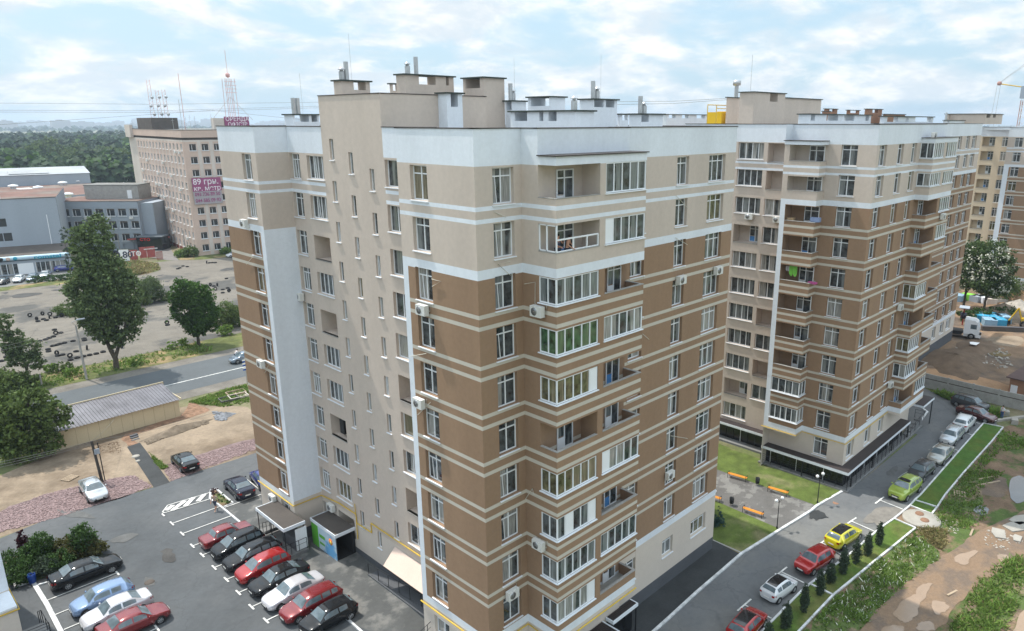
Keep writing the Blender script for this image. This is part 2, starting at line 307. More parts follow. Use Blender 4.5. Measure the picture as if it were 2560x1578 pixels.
def shaft(root, k, xl, xc, xr, yt, X, m, zb=35.0, gaps=(), gh=.6, flues='', cap=GCAP, dep=None, lg=()):
    """rooftop ventilation shaft: near corner at pixel xc on plane X, faces run to xl and xr"""
    c = onX(k, xc, yt, X); x1 = onY(k, xr, yt, c.y).x; y1 = onX(k, xl, yt, X).y if dep is None else c.y+dep
    zt = c.z; s = MB(); w = x1-X; zo = zt-gh-.12
    s.box(X, x1, c.y, y1, zb, zo if (gaps or lg) else zt-.1, m)
    if lg:
        e = [0]+[g for ab in lg for g in ab]+[1]; dl_ = y1-c.y
        for i in range(0, len(e), 2):
            if e[i+1]-e[i] > .01: s.box(X+.002, x1-.002, y1-dl_*e[i+1], y1-dl_*e[i], zo, zt-.1, m)
    if gaps:
        e = [0]+[g for ab in gaps for g in ab]+[1]
        for i in range(0, len(e), 2):
            if e[i+1]-e[i] > .01: s.box(X+w*e[i], X+w*e[i+1], c.y+.002, y1-.002, zo, zt-.1, m)
    o = s.build('ventilation_shaft', root)
    q = MB(); q.box(X-.15, x1+.15, c.y-.15, y1+.15, zt-.1, zt, cap); q.build('cap', o)
    for i, fk in enumerate(flues):
        if fk in 'pc': f = MB(); flue(f, X+w*(.12+.17*i), c.y+.35, zt, fk); f.build('flue_pipe', o)
    if 'r' in flues: f = MB(); f.tube([(X+w*.5, c.y+.5, zt), (X+w*.5, c.y+.5, zt+3.2)], .012, STEEL, 4); f.build('lightning_rod', o)
    return o
def roof_and_back(root, poly, zr, zp, back_from, m=BEIGE, zb=0):
    """flat roof inside a parapet; unseen rear walls from vertex back_from on"""
    s = MB(); s.face([(p[0], p[1], zr) for p in poly][::-1] if sum(poly[i][0]*poly[(i+1) % len(poly)][1]-poly[(i+1) % len(poly)][0]*poly[i][1] for i in range(len(poly))) < 0 else [(p[0], p[1], zr) for p in poly], ROOFM); s.build('roof', root)
# ---------------------------------------------------------------- block A: the near eleven-storey block
def mk(k): return 31.33-2.865*k
ident = lambda z: z
A = empty('apartment_building', (24, 28.77, 0), 0, 'nearest beige and brown striped apartment block, filling the middle of the photo', 'building')
A.location = (0, 0, 0)
W = MB(); bm_ = bands_of(ident, 'main'); ZT = 35.66; XA, YA, XR = 24.0, 28.77, 26.5; GL0 = 1.9
def tall(u, w, rows=range(0, 10), st='T2', ground=True, gz=2.75, gh=1.55):
    o = [(u, w, mk(r+1)+.48+2.865-2.865, 1.9, rnd.choice([st, st, st+'t']) if st == 'T2' else st) for r in [x-0 for x in rows]]
    o = [(u, w, mk(r)+.48, 1.9, rnd.choice([st, st, 'T2t']) if st == 'T2' else st) for r in rows]
    if ground: o.append((u, w, gz, gh+.3, st))
    return o
# wing on the far left
fr = [(5.1-.0, 5.6, 5.3, 28.2, WHITE)]
wl = 59.6-53.3
wallwins(A, W, (XA, 59.6), (XA, 53.3), GL0-.4, ZT, bm_, tall(3.95, 1.5, gz=3.2), [(wl-.62, wl, 5.3, 28.46, WHITE)], 2.9)
facade(W, (XA, 53.3), (XR, 53.3), GL0-.4, ZT, bands_of(ident, 'wingreturn'), (), (), 2.9)
# recessed wall between wing and stair tower
bre = bands_of(ident, 'recess')+[(5.2, GCREAM)]
wins = [(.14, 1.5, mk(r)+.55, 1.85, 'T2' if r % 3 else 'T2t') for r in range(0, 10)]+[(.14, 1.4, 3.0, 1.8, 'T2')]
for r in range(0, 10): wins.append((2.7, 2.35, mk(r)+.66, 1.66, 'L' if r in (2, 4, 7) else ('W4t' if r in (0, 1) else 'W4')) if r not in (2, 4, 7) else (2.7, 2.35, mk(r)+.45, 1.8, 'Lx'))
wins.append((2.6, 2.5, 3.2, 1.7, 'Lx'))
wallwins(A, W, (XR, 53.3), (XR, 48.2), GL0-.4, ZT, bre, wins, (), 2.45)
# stair tower, higher than the parapet
wins = []
for (y, zb, n) in ((47.2, 33.44, 11), (44.83, 32.6, 11), (42.37, 31.62, 11)):
    for k in range(n):
        if zb-2.865*k > 2.9: wins.append((48.2-y, .53, zb-2.865*k, 1.43, 'S1t' if (k*5+n) % 3 == 0 else 'S1'))
wallwins(A, W, (XR, 48.2), (XR, 40.65), GL0-.4, 37.7, bands_of(ident, 'tower'), wins, (), 2.45, name='stair_window')
wins = [(.09, 2.4, mk(r)+.66, 1.7, 'W3' if r % 2 else 'W2t', None) if r not in (5, 8) else (.09, 2.6, mk(r)+.4, 1.85, 'Lx') for r in range(0, 10)]+[(.8, 2.2, 3.3, 1.3, 'W2')]
wallwins(A, W, (XR, 40.65), (XR, 35.5), GL0-.4, ZT, bre, wins, (), 2.45)
facade(W, (XR, 35.5), (XA, 35.5), GL0-.4, ZT, bm_, (), (), 2.45)
# front-left block with its white frame
wallwins(A, W, (XA, 35.5), (XA, YA), GL0-.4, ZT, bm_, tall(1.2, 1.55, gz=3.3, gh=1.1), [(0, .5, 5.3, 28.46, WHITE)], 2.45)
# right-hand front
wallwins(A, W, (XA, YA), (27.25, YA), -.4, ZT, bm_, tall(1.2, 1.5, gz=2.9), (), 1.2)
facade(W, (27.25, YA), (27.25, 27.5), -.4, ZT, bm_, (), (), 1.2)
facade(W, (27.25, 27.5), (34.95, 27.5), -.4, ZT, bm_, (), (), 1.2)
facade(W, (34.95, 27.5), (34.95, YA), -.4, ZT, bm_, (), (), 1.2)
wins = tall(1.95, 1.5, gz=2.7)+tall(6.9, 1.42, gz=2.75, gh=1.2)+tall(10.9, 2.2, st='T3', gz=2.75, gh=1.2)
wallwins(A, W, (34.95, YA), (49.5, YA), -.4, ZT, bm_, wins, (), 1.2)
back = [(49.5, YA), (49.5, 33), (51, 33), (51, 52), (40, 52), (40, 59.6), (24, 59.6)]
for a, b in zip(back[:-1], back[1:]): facade(W, a, b, -.4, ZT, bm_)
# stair tower upper part
facade(W, (XR, 40.65), (35.2, 40.65), 35.0, 37.7, [(60, BEIGE)]); facade(W, (35.2, 48.2), (XR, 48.2), 35.0, 37.7, [(60, BEIGE)]); facade(W, (35.2, 40.65), (35.2, 48.2), 35.0, 37.7, [(60, BEIGE)])
W.build('wall', A)
front = [(XA, 59.6), (XA, 53.3), (XR, 53.3), (XR, 48.2), (XR, 40.65), (XR, 35.5), (XA, 35.5), (XA, YA), (27.25, YA), (27.25, 27.5), (34.95, 27.5), (34.95, YA), (49.5, YA)]
roof_and_back(A, front+back[1:-1], 35.0, ZT, 0)
s = MB(); cap_line(s, front[:4], ZT); cap_line(s, front[4:], ZT); cap_line(s, back, ZT); cap_line(s, [(XR, 48.2), (XR, 40.65), (35.2, 40.65), (35.2, 48.2), (XR, 48.2)], 37.7); s.build('parapet_cap', A)
s = MB(); s.face([(XR+.1, 40.75, 37.6), (35.1, 40.75, 37.6), (35.1, 48.1, 37.6), (XR+.1, 48.1, 37.6)], ROOFM); s.build('tower_roof', A)
# parapet backs (seen from above)
def parapet_back(root, pts, z0, z1, t=.3):
    s = MB()
    for a, b in zip(pts[:-1], pts[1:]):
        Lx = math.hypot(b[0]-a[0], b[1]-a[1]); nx, ny = (b[1]-a[1])/Lx*t, -(b[0]-a[0])/Lx*t; facade(s, (b[0]-nx, b[1]-ny), (a[0]-nx, a[1]-ny), z0, z1-.002, [(60, WHITE)])
    s.build('parapet_back', root)
parapet_back(A, front, 35.0, ZT)
# balcony stack of block A
def balconies(root, X0, X1, xa, xb, YF, YB, Zf, open_l, open_r, glL, glR, rows=range(0, 10), shift=0, lstyles={}, rstyles={}, gmat={}):
    mkz = lambda k: Zf(mk(k)); s = MB(); bands = bands_of(Zf, 'main'); sides = []; fronts = []
    for r in rows:
        zb, zt = mkz(r)+.8, (mkz(r-1)-.565 if r else Zf(33.83))
        sides.append((0, YB-YF, zb, zt, 0)); fronts += [(0, xa-X0, zb, zt, 0), (xb-X0, X1-X0-.02, zb, zt, 0)]
    zlo, zhi = Zf(5.0), Zf(34.28)
    facade(s, (X0, YB), (X0, YF), zlo, zhi, bands, sides); facade(s, (X0, YF), (X1, YF), zlo, zhi, bands, fronts)
    facade(s, (X1, YF), (X1, YB), zlo, zhi, bands, [(0, YB-YF, h[2], h[3], 0) for h in sides])
    s.face([(X0, YF, zlo), (X0, YB, zlo), (X1, YB, zlo), (X1, YF, zlo)], WHITE)
    s.box(xa+.01, xb-.01, YF+.01, YB, zlo+.01, Zf(28.2), BROWN); s.box(xa+.01, xb-.01, YF+.01, YB, Zf(28.2), zhi, BEIGE)
    s.build('balcony_wall', root)
    for r in rows:
        zb, zt = mkz(r)+.8, (mkz(r-1)-.565 if r else Zf(33.83)); inner = BEIGE if r < 2 else BROWN; t = MB()
        for (a, b, op) in ((X0, xa, r in open_l), (xb, X1, r in open_r)):
            if not op: continue
            t.box(a+.01 if a == X0 else a, b-.01, YF+.01, YF+.15, mkz(r), zb-.002, inner)
            if a == X0: t.box(a+.01, a+.15, YF+.15, YB, mkz(r), zb-.002, inner)
            else: t.box(b-.15, b-.01, YF+.15, YB, mkz(r), zb-.002, inner)
            t.box(a-.02 if a == X0 else a, b+.02 if b == X1 else b, YF-.03, YF+.17, zb, zb+.04, CONC)
            if a == X0: t.box(a-.03, a+.16, YF+.17, YB, zb, zb+.038, CONC)
            else: t.box(b-.16, b+.02, YF+.17, YB, zb, zb+.038, CONC)
            t.box(a+.15, b-.1, YF+.15, YB, mkz(r)-.02, mkz(r)+.06, CONC)
            t.box(a+.01, b-.01, YF+.01, YB, zt+.002, zt+.1, inner)
        if t.v: t.build('balcony_slab', root)
        zz = zb+.05; hh = zt-zz
        if r not in open_l:
            st = lstyles.get(r, 'G5'); g = gmat.get(r)
            add_win(root, st, (X0+.02, YF), 0, zz, xa-X0-.04, hh, .03, 'balcony_glazing', g); add_win(root, 'G2', (X0, YB), -PI/2, zz, YB-YF-.02, hh, .03, 'balcony_glazing', g)
        else: add_win(root, 'DR', (X0+1.35, YB), 0, mkz(r)+.1, 1.35, 2.1, -.09, 'balcony_door', 1, False)
        if r not in open_r:
            add_win(root, rstyles.get(r, 'G5'), (xb, YF), 0, zz, X1-xb-.04, hh, .03, 'balcony_glazing'); add_win(root, 'G2', (X1, YF+.02), PI/2, zz, YB-YF-.04, hh, .03, 'balcony_glazing', None, False)
        else: add_win(root, 'DR', (xb+1.75, YB), 0, mkz(r)+.1, 1.3, 2.1, -.09, 'balcony_door', 1, False)
    t = MB(); t.box(X0-.1, X1+.1, YF-.1, YB+.0, Zf(34.28), Zf(34.28)+.06, CAPM); t.build('balcony_roof', root)
balconies(A, 27.25, 34.95, 30.75, 31.25, 26.17, 27.5, ident, (0, 1, 5), (2, 4, 5, 7, 9), 0, 0, lstyles={4: 'G5r', 7: 'G5m', 9: 'G5r'}, rstyles={1: 'G5l', 6: 'G5l'}, gmat={3: 2, 4: 3, 6: 3, 2: 1})
# half-open glazing frame on the second floor from the top, with the two men behind it
f = MB(); zb = mk(1)+.85; zt = mk(0)-.565
for (x, y) in ((27.27, 26.2), (27.27, 26.9), (27.27, 27.45)): f.box(x, x+.07, y-.03, y+.04, zb, zt, PVC)
f.box(27.27, 27.33, 26.2, 27.48, zb, zb+.07, PVC); f.box(27.27, 27.33, 26.2, 27.48, zt-.07, zt, PVC)
f.box(27.35, 30.7, 26.2, 26.26, zb, zb+.06, PVC); f.box(27.35, 30.7, 26.2, 26.26, zb+.62, zb+.70, PVC)
for x in (28.6, 29.7, 30.63): f.box(x, x+.07, 26.19, 26.27, zb+.06, zb+.62, PVC)
f.build('unfinished_glazing_frame', A)
# rooftop shafts of block A
shaft(A, 'h', 452, 503, 688, 180, 28.6, BEIGE, 37.6, [(.42, .85)], .55, 'cpr')
shaft(A, 'h', 130, 190, 357, 404, 29.5, WHITE, 35, [(.05, .6), (.7, .93)], .5, 'ppr')
shaft(A, 'h', 818, 832, 905, 203, 37.0, BEIGE, 35, [(.1, .5)], .5)
shaft(A, 'h', 860, 915, 1235, 140, 33.0, BEIGE, 35, [(.28, .62), (.84, .9)], .6, 'cp')
shaft(A, 'h', 1131, 1190, 1292, 262, 31.0, WHITE, 35, [(.26, .72)], .8)
shaft(A, 'h', 1297, 1430, 1567, 160, 38.0, BEIGE, 35, (), .7, lg=[(.12, .83)])
shaft(A, 'h', 1572, 1618, 1710, 315, 40.0, WHITE, 35, (), .6, 'pcr', lg=[(.2, .9)])
shaft(A, 'h', 1722, 1868, 1965, 287, 41.0, WHITE, 35, (), .6, '', lg=[(.12, .95)])
shaft(A, 'h', 1607, 2036, 2153, 378, 35.0, WHITE, 35, (), .55, 'c', lg=[(.07, .27), (.46, .52), (.6, .72)])
shaft(A, 'h', 2060, 2150, 2305, 303, 42.5, WHITE, 35, [(.03, .42), (.52, .88)], .5, 'pcr')
shaft(A, 'h', 2306, 2325, 2378, 402, 47.0, WHITE, 35, [(.25, .85)], .4)
shaft(A, 'l', 32, 105, 240, 205, 45.0, WHITE, 35, [(.02, .35)], .5, 'pc')
# ---------------------------------------------------------------- text
def text_mesh(txt, size, m, ext=.01, bold=0):
    c = bpy.data.curves.new('t', 'FONT'); c.body = txt; c.size = size; c.extrude = ext; c.offset = bold; c.align_x = 'CENTER'; c.align_y = 'CENTER'; c.space_line = .9
    o = bpy.data.objects.new('t', c); COL.objects.link(o); bpy.context.view_layer.update()
    me = bpy.data.meshes.new_from_object(o.evaluated_get(bpy.context.evaluated_depsgraph_get())); bpy.data.objects.remove(o); bpy.data.curves.remove(c)
    me.materials.clear(); me.materials.append(m); return me
def put_text(txt, size, m, loc, ang, parent=None, name='lettering', bold=0.01, sx=1):
    o = link(name, text_mesh(txt, size, m, .01, bold*size), parent); o.matrix_world = Matrix.Translation(loc) @ Matrix.Rotation(ang, 4, 'Z') @ Matrix.Rotation(PI/2, 4, 'X') @ Matrix.Diagonal((sx, 1, 1, 1)); return o
# ---------------------------------------------------------------- block B, behind on the right
def ZB(z): return z+.58 if z <= 28 else 28.58+(z-28)*.939
B = empty('apartment_building', label='striped apartment block behind the nearest one, with a dark shop canopy round its foot', cat='building')
W = MB(); XB, YB, XW, TB = 65.9, 24.45, 68.2, ZB(35.66); bb = bands_of(ZB, 'main')
rec = [(ZB(60), WHITE), (ZB(33.81), BEIGE), (ZB(mk(0)+.44), WHITE), (ZB(mk(0)+.21), BEIGE), (ZB(mk(0)-.21), WHITE), (ZB(mk(0)-.44), BEIGE)]
wins = []
for r in range(11):
    z = ZB(mk(r)); wins.append((46-39.4, 2.9, z+.4, 1.85, 'L') if r in (3, 9) else (46-39.4, 2.9, z+.62, 1.66, 'W4'))
    if r < 10: wins.append((46-36.05, 2.6, z+.4, 1.85, 'Lx') if r in (0, 1, 6, 8) else (46-36.05, 2.6, z+.62, 1.66, 'W3'))
    wins.append((46-44.5, 2.9, z+.62, 1.66, 'W4'))
wallwins(B, W, (XW, 46), (XW, 32.4), .8, TB, rec, wins)
facade(W, (XW, 32.4), (64.5, 32.4), .8, TB, bb)
holes = []; sides = []
for r in range(10):
    zb, zt = ZB(mk(r))+.8, (ZB(mk(r-1))-.565 if r else ZB(33.83)); holes.append((.52, 3.5, zb, zt, 0)); sides.append((0, 1.38, zb, zt, 0))
facade(W, (64.5, 32.4), (64.5, 28.9), ZB(5.0), ZB(34.1), bb, holes, [(0, .5, ZB(5.3), ZB(28.46), WHITE)])
facade(W, (64.5, 28.9), (XB, 28.9), ZB(5.0), ZB(34.1), bb, sides)
facade(W, (XB, 32.4), (XB, 28.9), .8, TB, bb)
wallwins(B, W, (XB, 28.9), (XB, YB), .8, TB, bb, [(28.9-27.6, 1.48, ZB(mk(r))+.48, 1.85, 'T2') for r in range(11)])
wins = []
for x, wd in ((66.6, 1.7), (71.1, 1.5), (74.8, 1.4)): wins += [(x-XB, wd, ZB(mk(r))+.48, 1.85, 'T2') for r in range(11)]
wallwins(B, W, (XB, YB), (84.6, YB), .8, TB, bb, wins)
facade(W, (84.6, YB), (84.6, 31.7), .8, TB, bb)
wins = []
cols = [(onY('r', a, 230, 31.7).x, onY('r', b, 230, 31.7).x-onY('r', a, 230, 31.7).x, s_) for a, b, s_ in ((162, 200, 'T2'), (247, 288, 'T2'), (315, 362, 'T3'))]+[(107.5, 1.7, 'T2')]
for x, wd, s_ in cols: wins += [(x-84.6, wd, ZB(mk(r))+.48, 1.85, s_) for r in range(11)]
wallwins(B, W, (84.6, 31.7), (127.3, 31.7), .8, TB, bb, wins, (), 2.9)
bk = [(127.3, 31.7), (127.3, 46), (XW, 46)]
for a, b in zip(bk[:-1], bk[1:]): facade(W, a, b, .8, TB, bb)
W.build('wall', B)
s = MB(); s.face([(64.5, 28.9, ZB(5)), (64.5, 32.4, ZB(5)), (XB, 32.4, ZB(5)), (XB, 28.9, ZB(5))], WHITE)
s.build('balcony_soffit', B); s = MB(); s.box(64.35, XB, 28.75, 32.5, ZB(34.1), ZB(34.1)+.06, CAPM); s.box(64.42, XB, 28.82, 32.4, ZB(33.75), ZB(34.1)+.01, WHITE); s.build('balcony_roof', B)
for r in range(10):
    zf = ZB(mk(r)); zb, zt = zf+.8, (ZB(mk(r-1))-.565 if r else ZB(33.83)); inner = BEIGE if r < 2 else BROWN
    if r < 8:
        t = MB(); t.box(64.51, 64.65, 28.91, 31.9, zf, zb-.002, inner); t.box(64.65, XB, 28.91, 29.05, zf, zb-.002, inner); t.box(64.47, 64.67, 28.87, 31.88, zb, zb+.04, CONC); t.box(64.67, XB-.01, 28.87, 29.06, zb, zb+.038, CONC)
        t.box(64.65, XB-.01, 29.05, 32.38, zf-.02, zf+.06, CONC); t.box(64.51, XB-.01, 28.91, 32.38, zt+.002, zt+.1, inner); t.box(64.52, XB-.01, 31.92, 32.38, zf+.06, zt, inner); t.build('balcony_slab', B)
        add_win(B, 'DR', (XB, 30.55), -PI/2, zf+.1, 1.45, 2.1, -.09, 'balcony_door', 1, False)
    else:
        add_win(B, 'G5' if r == 9 else 'G4', (64.5, 31.88), -PI/2, zb+.05, 2.96, zt-zb-.05, .03, 'balcony_glazing'); add_win(B, 'G2', (64.52, 28.9), 0, zb+.05, 1.36, zt-zb-.05, .03, 'balcony_glazing')
balconies(B, 77.2, 84.5, 80.3, 81.0, 23.15, YB, ZB, (2, 3, 4, 6, 9), (4, 5, 6, 7, 8), 0, 0)
frB = [(XW, 46), (XW, 32.4), (XB+.0, 32.4), (XB, YB), (84.6, YB), (84.6, 31.7), (127.3, 31.7)]
s = MB(); cap_line(s, frB, TB); cap_line(s, bk, TB); s.build('parapet_cap', B)
roof_and_back(B, frB+[(127.3, 46)], 35.1, TB, 0)
parapet_back(B, frB, 35.1, TB)
shaft(B, 'l', 712, 800, 992, 70, 76, BEIGE, 35.1, [(.5, .75)], .9, '')
shaft(B, 'l', 630, 636, 712, 104, 82, BEIGE, 35.1, (), .5, '')
shaft(B, 'l', 940, 960, 1213, 105, 84, BEIGE, 35.1, (), .5, '')
shaft(B, 'l', 1072, 1140, 1518, 206, 70, WHITE, 35.1, [(.02, .08), (.25, .43), (.52, .7), (.9, .96)], .55, '')
shaft(B, 'l', 1572, 1600, 1900, 220, 88, WHITE, 35.1, [(.05, .25), (.4, .46), (.6, .95)], .55, '')
shaft(B, 'l', 240, 262, 520, 209, 96, WHITE, 35.1, [(.05, .2), (.35, .5), (.7, .9)], .5, '')
yt = empty('roof_tank', onY('l', 655, 252, 50), 0, 'yellow gas cabinet with a tall flue on the roof of the second block', 'tank')
YEL = mat('yellow_cabinet_paint', (.75, .48, .02), .5, var=.05)
s = MB(); a, b = onY('l', 598, 197, 50), onY('l', 708, 255, 50); loc = yt.location
wd = b.x-a.x; s.box(0, wd*.5-.02, 0, 2, 0, a.z-34.8, YEL); s.box(wd*.5+.02, wd, 0, 2, 0, a.z-34.7, YEL); yt.location = (a.x, 50, 35.1-.3); s.build('cabinet', yt)
s = MB(); s.tube([(wd*.62, -.3, .5), (wd*.62, -.3, 5.6)], .25, STEEL, 10); s.lathe([(.25, 5.6), (.5, 5.65), (.5, 6.2), (.1, 6.3)], STEEL, 10, (wd*.62, -.3, 0)); s.build('flue', yt)
s = MB()
for x in (-3.2, -1.2): s.tube([(x, 0, 0), (x, 0, 3.2)], .06, YELP, 6)
s.tube([(-3.2, 0, 3.2), (wd*.4, 0, 3.2)], .06, YELP, 6); s.tube([(-1.2, 0, 2.8), (wd*.4, 0, 2.8)], .05, YELP, 6); s.build('pipework', yt)
# canopies, shop fronts, stairs at the foot of block B
CANR = mat('dark_ribbed_roof', (.045, .036, .036), .55, var=.15)
SHOP = mat('dark_shop_glazing', (.012, .013, .015), .12, .6, var=.1); SLAB = mat('grey_paving_slab', (.20, .20, .20), .85, var=.15)
s = MB(); cz = 3.42
s.prism([(64.75, 32.58), (64.75, 23.35), (82.0, 23.35), (82.0, YB-.01), (XB-.01, YB-.01), (XB-.01, 32.58)], cz-.3, cz, WHITE, CANR); s.build('shop_canopy', B)
s = MB(); s.box(67.2, XW-.01, 32.9, 41.5, cz-.25, cz, WHITE); s.box(67.25, XW-.02, 32.95, 41.5, cz, cz+.03, CANR); s.build('shop_canopy', B)
s = MB()
s.box(XB-.32, XB-.02, YB-.3, 32.5, 1.2, cz-.31, SHOP); s.box(XB-.02, 82, YB-.32, YB-.02, 1.2, cz-.31, SHOP); s.box(XW-.2, XW-.02, 32.5, 41.5, 1.2, cz-.26, SHOP)
for i in range(12): y = YB+.2+i*.72; s.box(XB-.36, XB-.325, y, y+.05, 1.3, cz-.32, PVC if i % 4 == 2 else BLACKM)
for i in range(24): x = XB+.3+i*.68; s.box(x, x+.05, YB-.36, YB-.325, 1.3, cz-.32, PVC if i % 5 == 2 else BLACKM)
for i in range(9): y = 33.2+i*.9; s.box(XW-.24, XW-.205, y, y+.05, 1.3, cz-.27, PVC if i % 3 == 1 else BLACKM)
s.build('shop_front', B)
s = MB(); s.box(64.9, 86.8, 23.3, YB-.33, .8, 1.42, SLAB); s.box(64.9, XB-.33, YB-.33, 32.9, .8, 1.42, SLAB); s.box(67.0, XW-.21, 32.9, 41.5, .8, 1.42, SLAB)
for i in range(5): s.box(82.2+i*.9, 86.8, 23.5, YB-.34, 1.42+i*.17, 1.42+(i+1)*.17, SLAB)
s.build('shop_terrace', B)
def railing(root, pts, h=1.0, bars=3, m=BLACKM, step=1.3, name='railing'):
    s = MB(); pts = [Vector(p) for p in pts]
    for a, b in zip(pts[:-1], pts[1:]):
        n = max(1, round((b-a).length/step))
        for i in range(n+1):
            p = a.lerp(b, i/n); s.tube([p, p+Vector((0, 0, h))], .025, m, 5)
        for k in range(bars): dz = Vector((0, 0, h*(1-k/(bars+.5)))); s.tube([a+dz, b+dz], .022 if k == 0 else .014, m, 5)
    return s.build(name, root)
railing(B, [(65.0, 32.7, 1.42), (65.0, 23.45, 1.42), (82.0, 23.45, 1.42)], 1.0, 4, step=1.1)
for x in (66, 71.5, 77, 81.8): s = MB(); s.box(x, x+.1, 23.45, 23.55, 1.42, cz-.3, BLACKM); s.build('canopy_post', B)
for y in (28, 32.4): s = MB(); s.box(64.85, 64.95, y, y+.1, 1.42, cz-.3, BLACKM); s.build('canopy_post', B)
s = MB(); s.box(84.6, 88.4, 22.9, YB-.02, 4.3, 4.52, WHITE); s.box(84.65, 88.35, 22.95, YB-.03, 4.52, 4.56, CANR); s.box(88.2, 88.3, 23, 23.1, 1.2, 4.3, BLACKM); s.build('shop_canopy', B)
railing(B, [(82.3, 23.3, 1.5), (86.6, 23.3, 2.2), (86.6, 24.3, 2.2)], 1.0, 2)
# ---------------------------------------------------------------- block C, farther right
def ZC(z): return 6+(z-5.8)*.971
Cb = empty('apartment_building', label='farthest striped block at the right edge, cream and brown on a raw concrete base', cat='building')
W = MB(); bc = bands_of(ZC, 'main'); TC = ZC(35.66)
pa, pb = onX('r', 787, 230, 165).y, onX('r', 880, 230, 165).y
wallwins(Cb, W, (165, 36.3), (165, 20), .8, TC, bc, [(36.3-pa, pa-pb, ZC(mk(r))+.5, 1.8, 'T2') for r in range(9)]+[(36.3-pa+6, pa-pb, ZC(mk(r))+.5, 1.8, 'T2') for r in range(9)], [(0, .9, 5.4, ZC(28.46), WHITE), (0, 20, .8, 5.35, CONC)])
la, lb, wa, wb = [onX('r', x, 220, 168).y for x in (428, 570, 648, 712)]
RC = [(60, WHITE), (ZC(33.81), mat('cream_plaster', (.66, .55, .40), .85, var=.05, streak=True))]
rows = []
for r in range(10): rows += [(44-la, la-lb, ZC(mk(r))+.55, 1.75, 'L'), (44-wa, wa-wb, ZC(mk(r))+.5, 1.8, 'T2')]
wallwins(Cb, W, (168, 44), (168, 36.3), .8, TC, RC, rows); facade(W, (168, 36.3), (165, 36.3), .8, TC, bc); facade(W, (165, 20), (200, 20), .8, TC, bc)
facade(W, (200, 20), (200, 44), .8, TC, bc); facade(W, (200, 44), (168, 44), .8, TC, bc); W.build('wall', Cb)
s = MB(); cap_line(s, [(168, 44), (168, 36.3), (165, 36.3), (165, 20)], TC); s.face([(165.3, 20, TC-.5), (200, 20, TC-.5), (200, 44, TC-.5), (168.3, 44, TC-.5)], ROOFM); s.build('roof', Cb)
for o in Cb.children:
    pass
# further rooftops seen over block B
def far_block(label, x0, x1, y0, y1, zt, m, shafts):
    o = empty('apartment_building', label=label, cat='building', group=None); s = MB(); s.box(x0, x1, y0, y1, 1, zt, m); s.box(x0-.1, x1+.1, y0-.1, y1+.1, zt, zt+.08, CAPM); s.build('wall', o)
    for a in shafts: shaft(o, *a)
    return o
far_block('tan rooftop of a distant block showing between the second and farthest blocks', 150, 190, 60, 76, 35.6, WHITE, [('q', 130, 870, 1240, 1125, 152, BEIGE, 35.6, [(.08, .3), (.45, .6)], .6), ('q', 400, 410, 905, 1180, 158, BEIGE, 35.6), ('q', 28, 60, 250, 1130, 150, BEIGE, 35.6, [(.4, .8)], .4), ('q', -10, 30, 440, 1262, 140, WHITE, 35, [(.1, .2)], .3, 'p')])
BRK = mat('brown_brick_shaft', (.30, .17, .11), .85, var=.1)
far_block('brown rooftop shafts of a distant block above the second block', 120, 160, 66, 80, 35.2, WHITE, [('l', 1478, 1500, 1585, 176, 122, BRK, 35.2, [(.3, .7)], .5), ('l', 1366, 1375, 1445, 183, 124, BRK, 35.2, [(.2, .8)], .4), ('l', 1228, 1240, 1310, 175, 126, BRK, 35.2, [(.3, .7)], .4), ('l', 1590, 1600, 1725, 208, 124, BRK, 35.2), ('l', 1216, 1225, 1265, 190, 118, BRK, 35.2)])
# ---------------------------------------------------------------- corner of block D at the bottom left edge
D = empty('apartment_building', label='white and cream block corner cut off by the lower left edge', cat='building')
c = onZ('v', 405, 945, 5.4); c2 = onZ('v', 222, 545, 5.5); W = MB()
facade(W, (-14, c.y), (c.x, c.y), 1.4, 5.4, [(60, GCREAM)], (), (), 2.9); facade(W, (c.x, c.y), (c.x, c2.y+8), 1.4, 5.4, [(60, GCREAM)], (), (), 2.9)
W.box(-14, c.x+.02, c.y-.02, c2.y+8, 5.4, 5.52, WHITE); facade(W, (-14, c2.y), (c2.x, c2.y), 5.5, 35.6, bands_of(ident, 'wingreturn')); wallwins(D, W, (c2.x, c2.y), (c2.x, c2.y+8), 5.5, 35.6, bands_of(ident, 'main'), [(1.5, 1.5, mk(r)+.48, 1.9, 'T2') for r in range(9)]+[(5, 1.5, mk(r)+.48, 1.9, 'T2') for r in range(9)])
facade(W, (-14, c2.y+8), (-14, c2.y), 1.4, 35.6, [(60, WHITE)]); facade(W, (c2.x, c2.y+8), (-14, c2.y+8), 1.4, 35.6, [(60, WHITE)]); W.build('wall', D)
s = MB(); s.tube([(-14, c.y-.12, 5.3), (c.x+.1, c.y-.12, 5.3), (c.x+.1, c2.y+6, 5.3)], .05, YELP, 6); s.build('gas_pipe', D)
s = MB(); l1 = gr('v', 420, 1440); s.box(c.x-3, c.x+1.35, c.y-4.2, c.y-1.0, 1.5, 3.1, SLAB); s.box(c.x-.1, c.x+1.35, c.y-1.0, c.y+1.2, 1.5, 2.9, SLAB)
for i in range(6): s.box(c.x-.1, c.x+1.35, c.y+1.2+i*.3, c.y+1.5+i*.3, 1.5, 2.7-i*.2, SLAB)
s.build('entrance_steps', D)
railing(D, [(c.x+1.3, c.y-1, 2.9), (c.x+1.3, c.y+1.1, 2.9), (c.x+1.3, c.y+2.8, 1.9)], 1.0, 1, step=.9); railing(D, [(c.x-1.5, c.y-1.1, 3.1), (c.x+1.3, c.y-1.1, 3.1)], 1.0, 4, step=2)
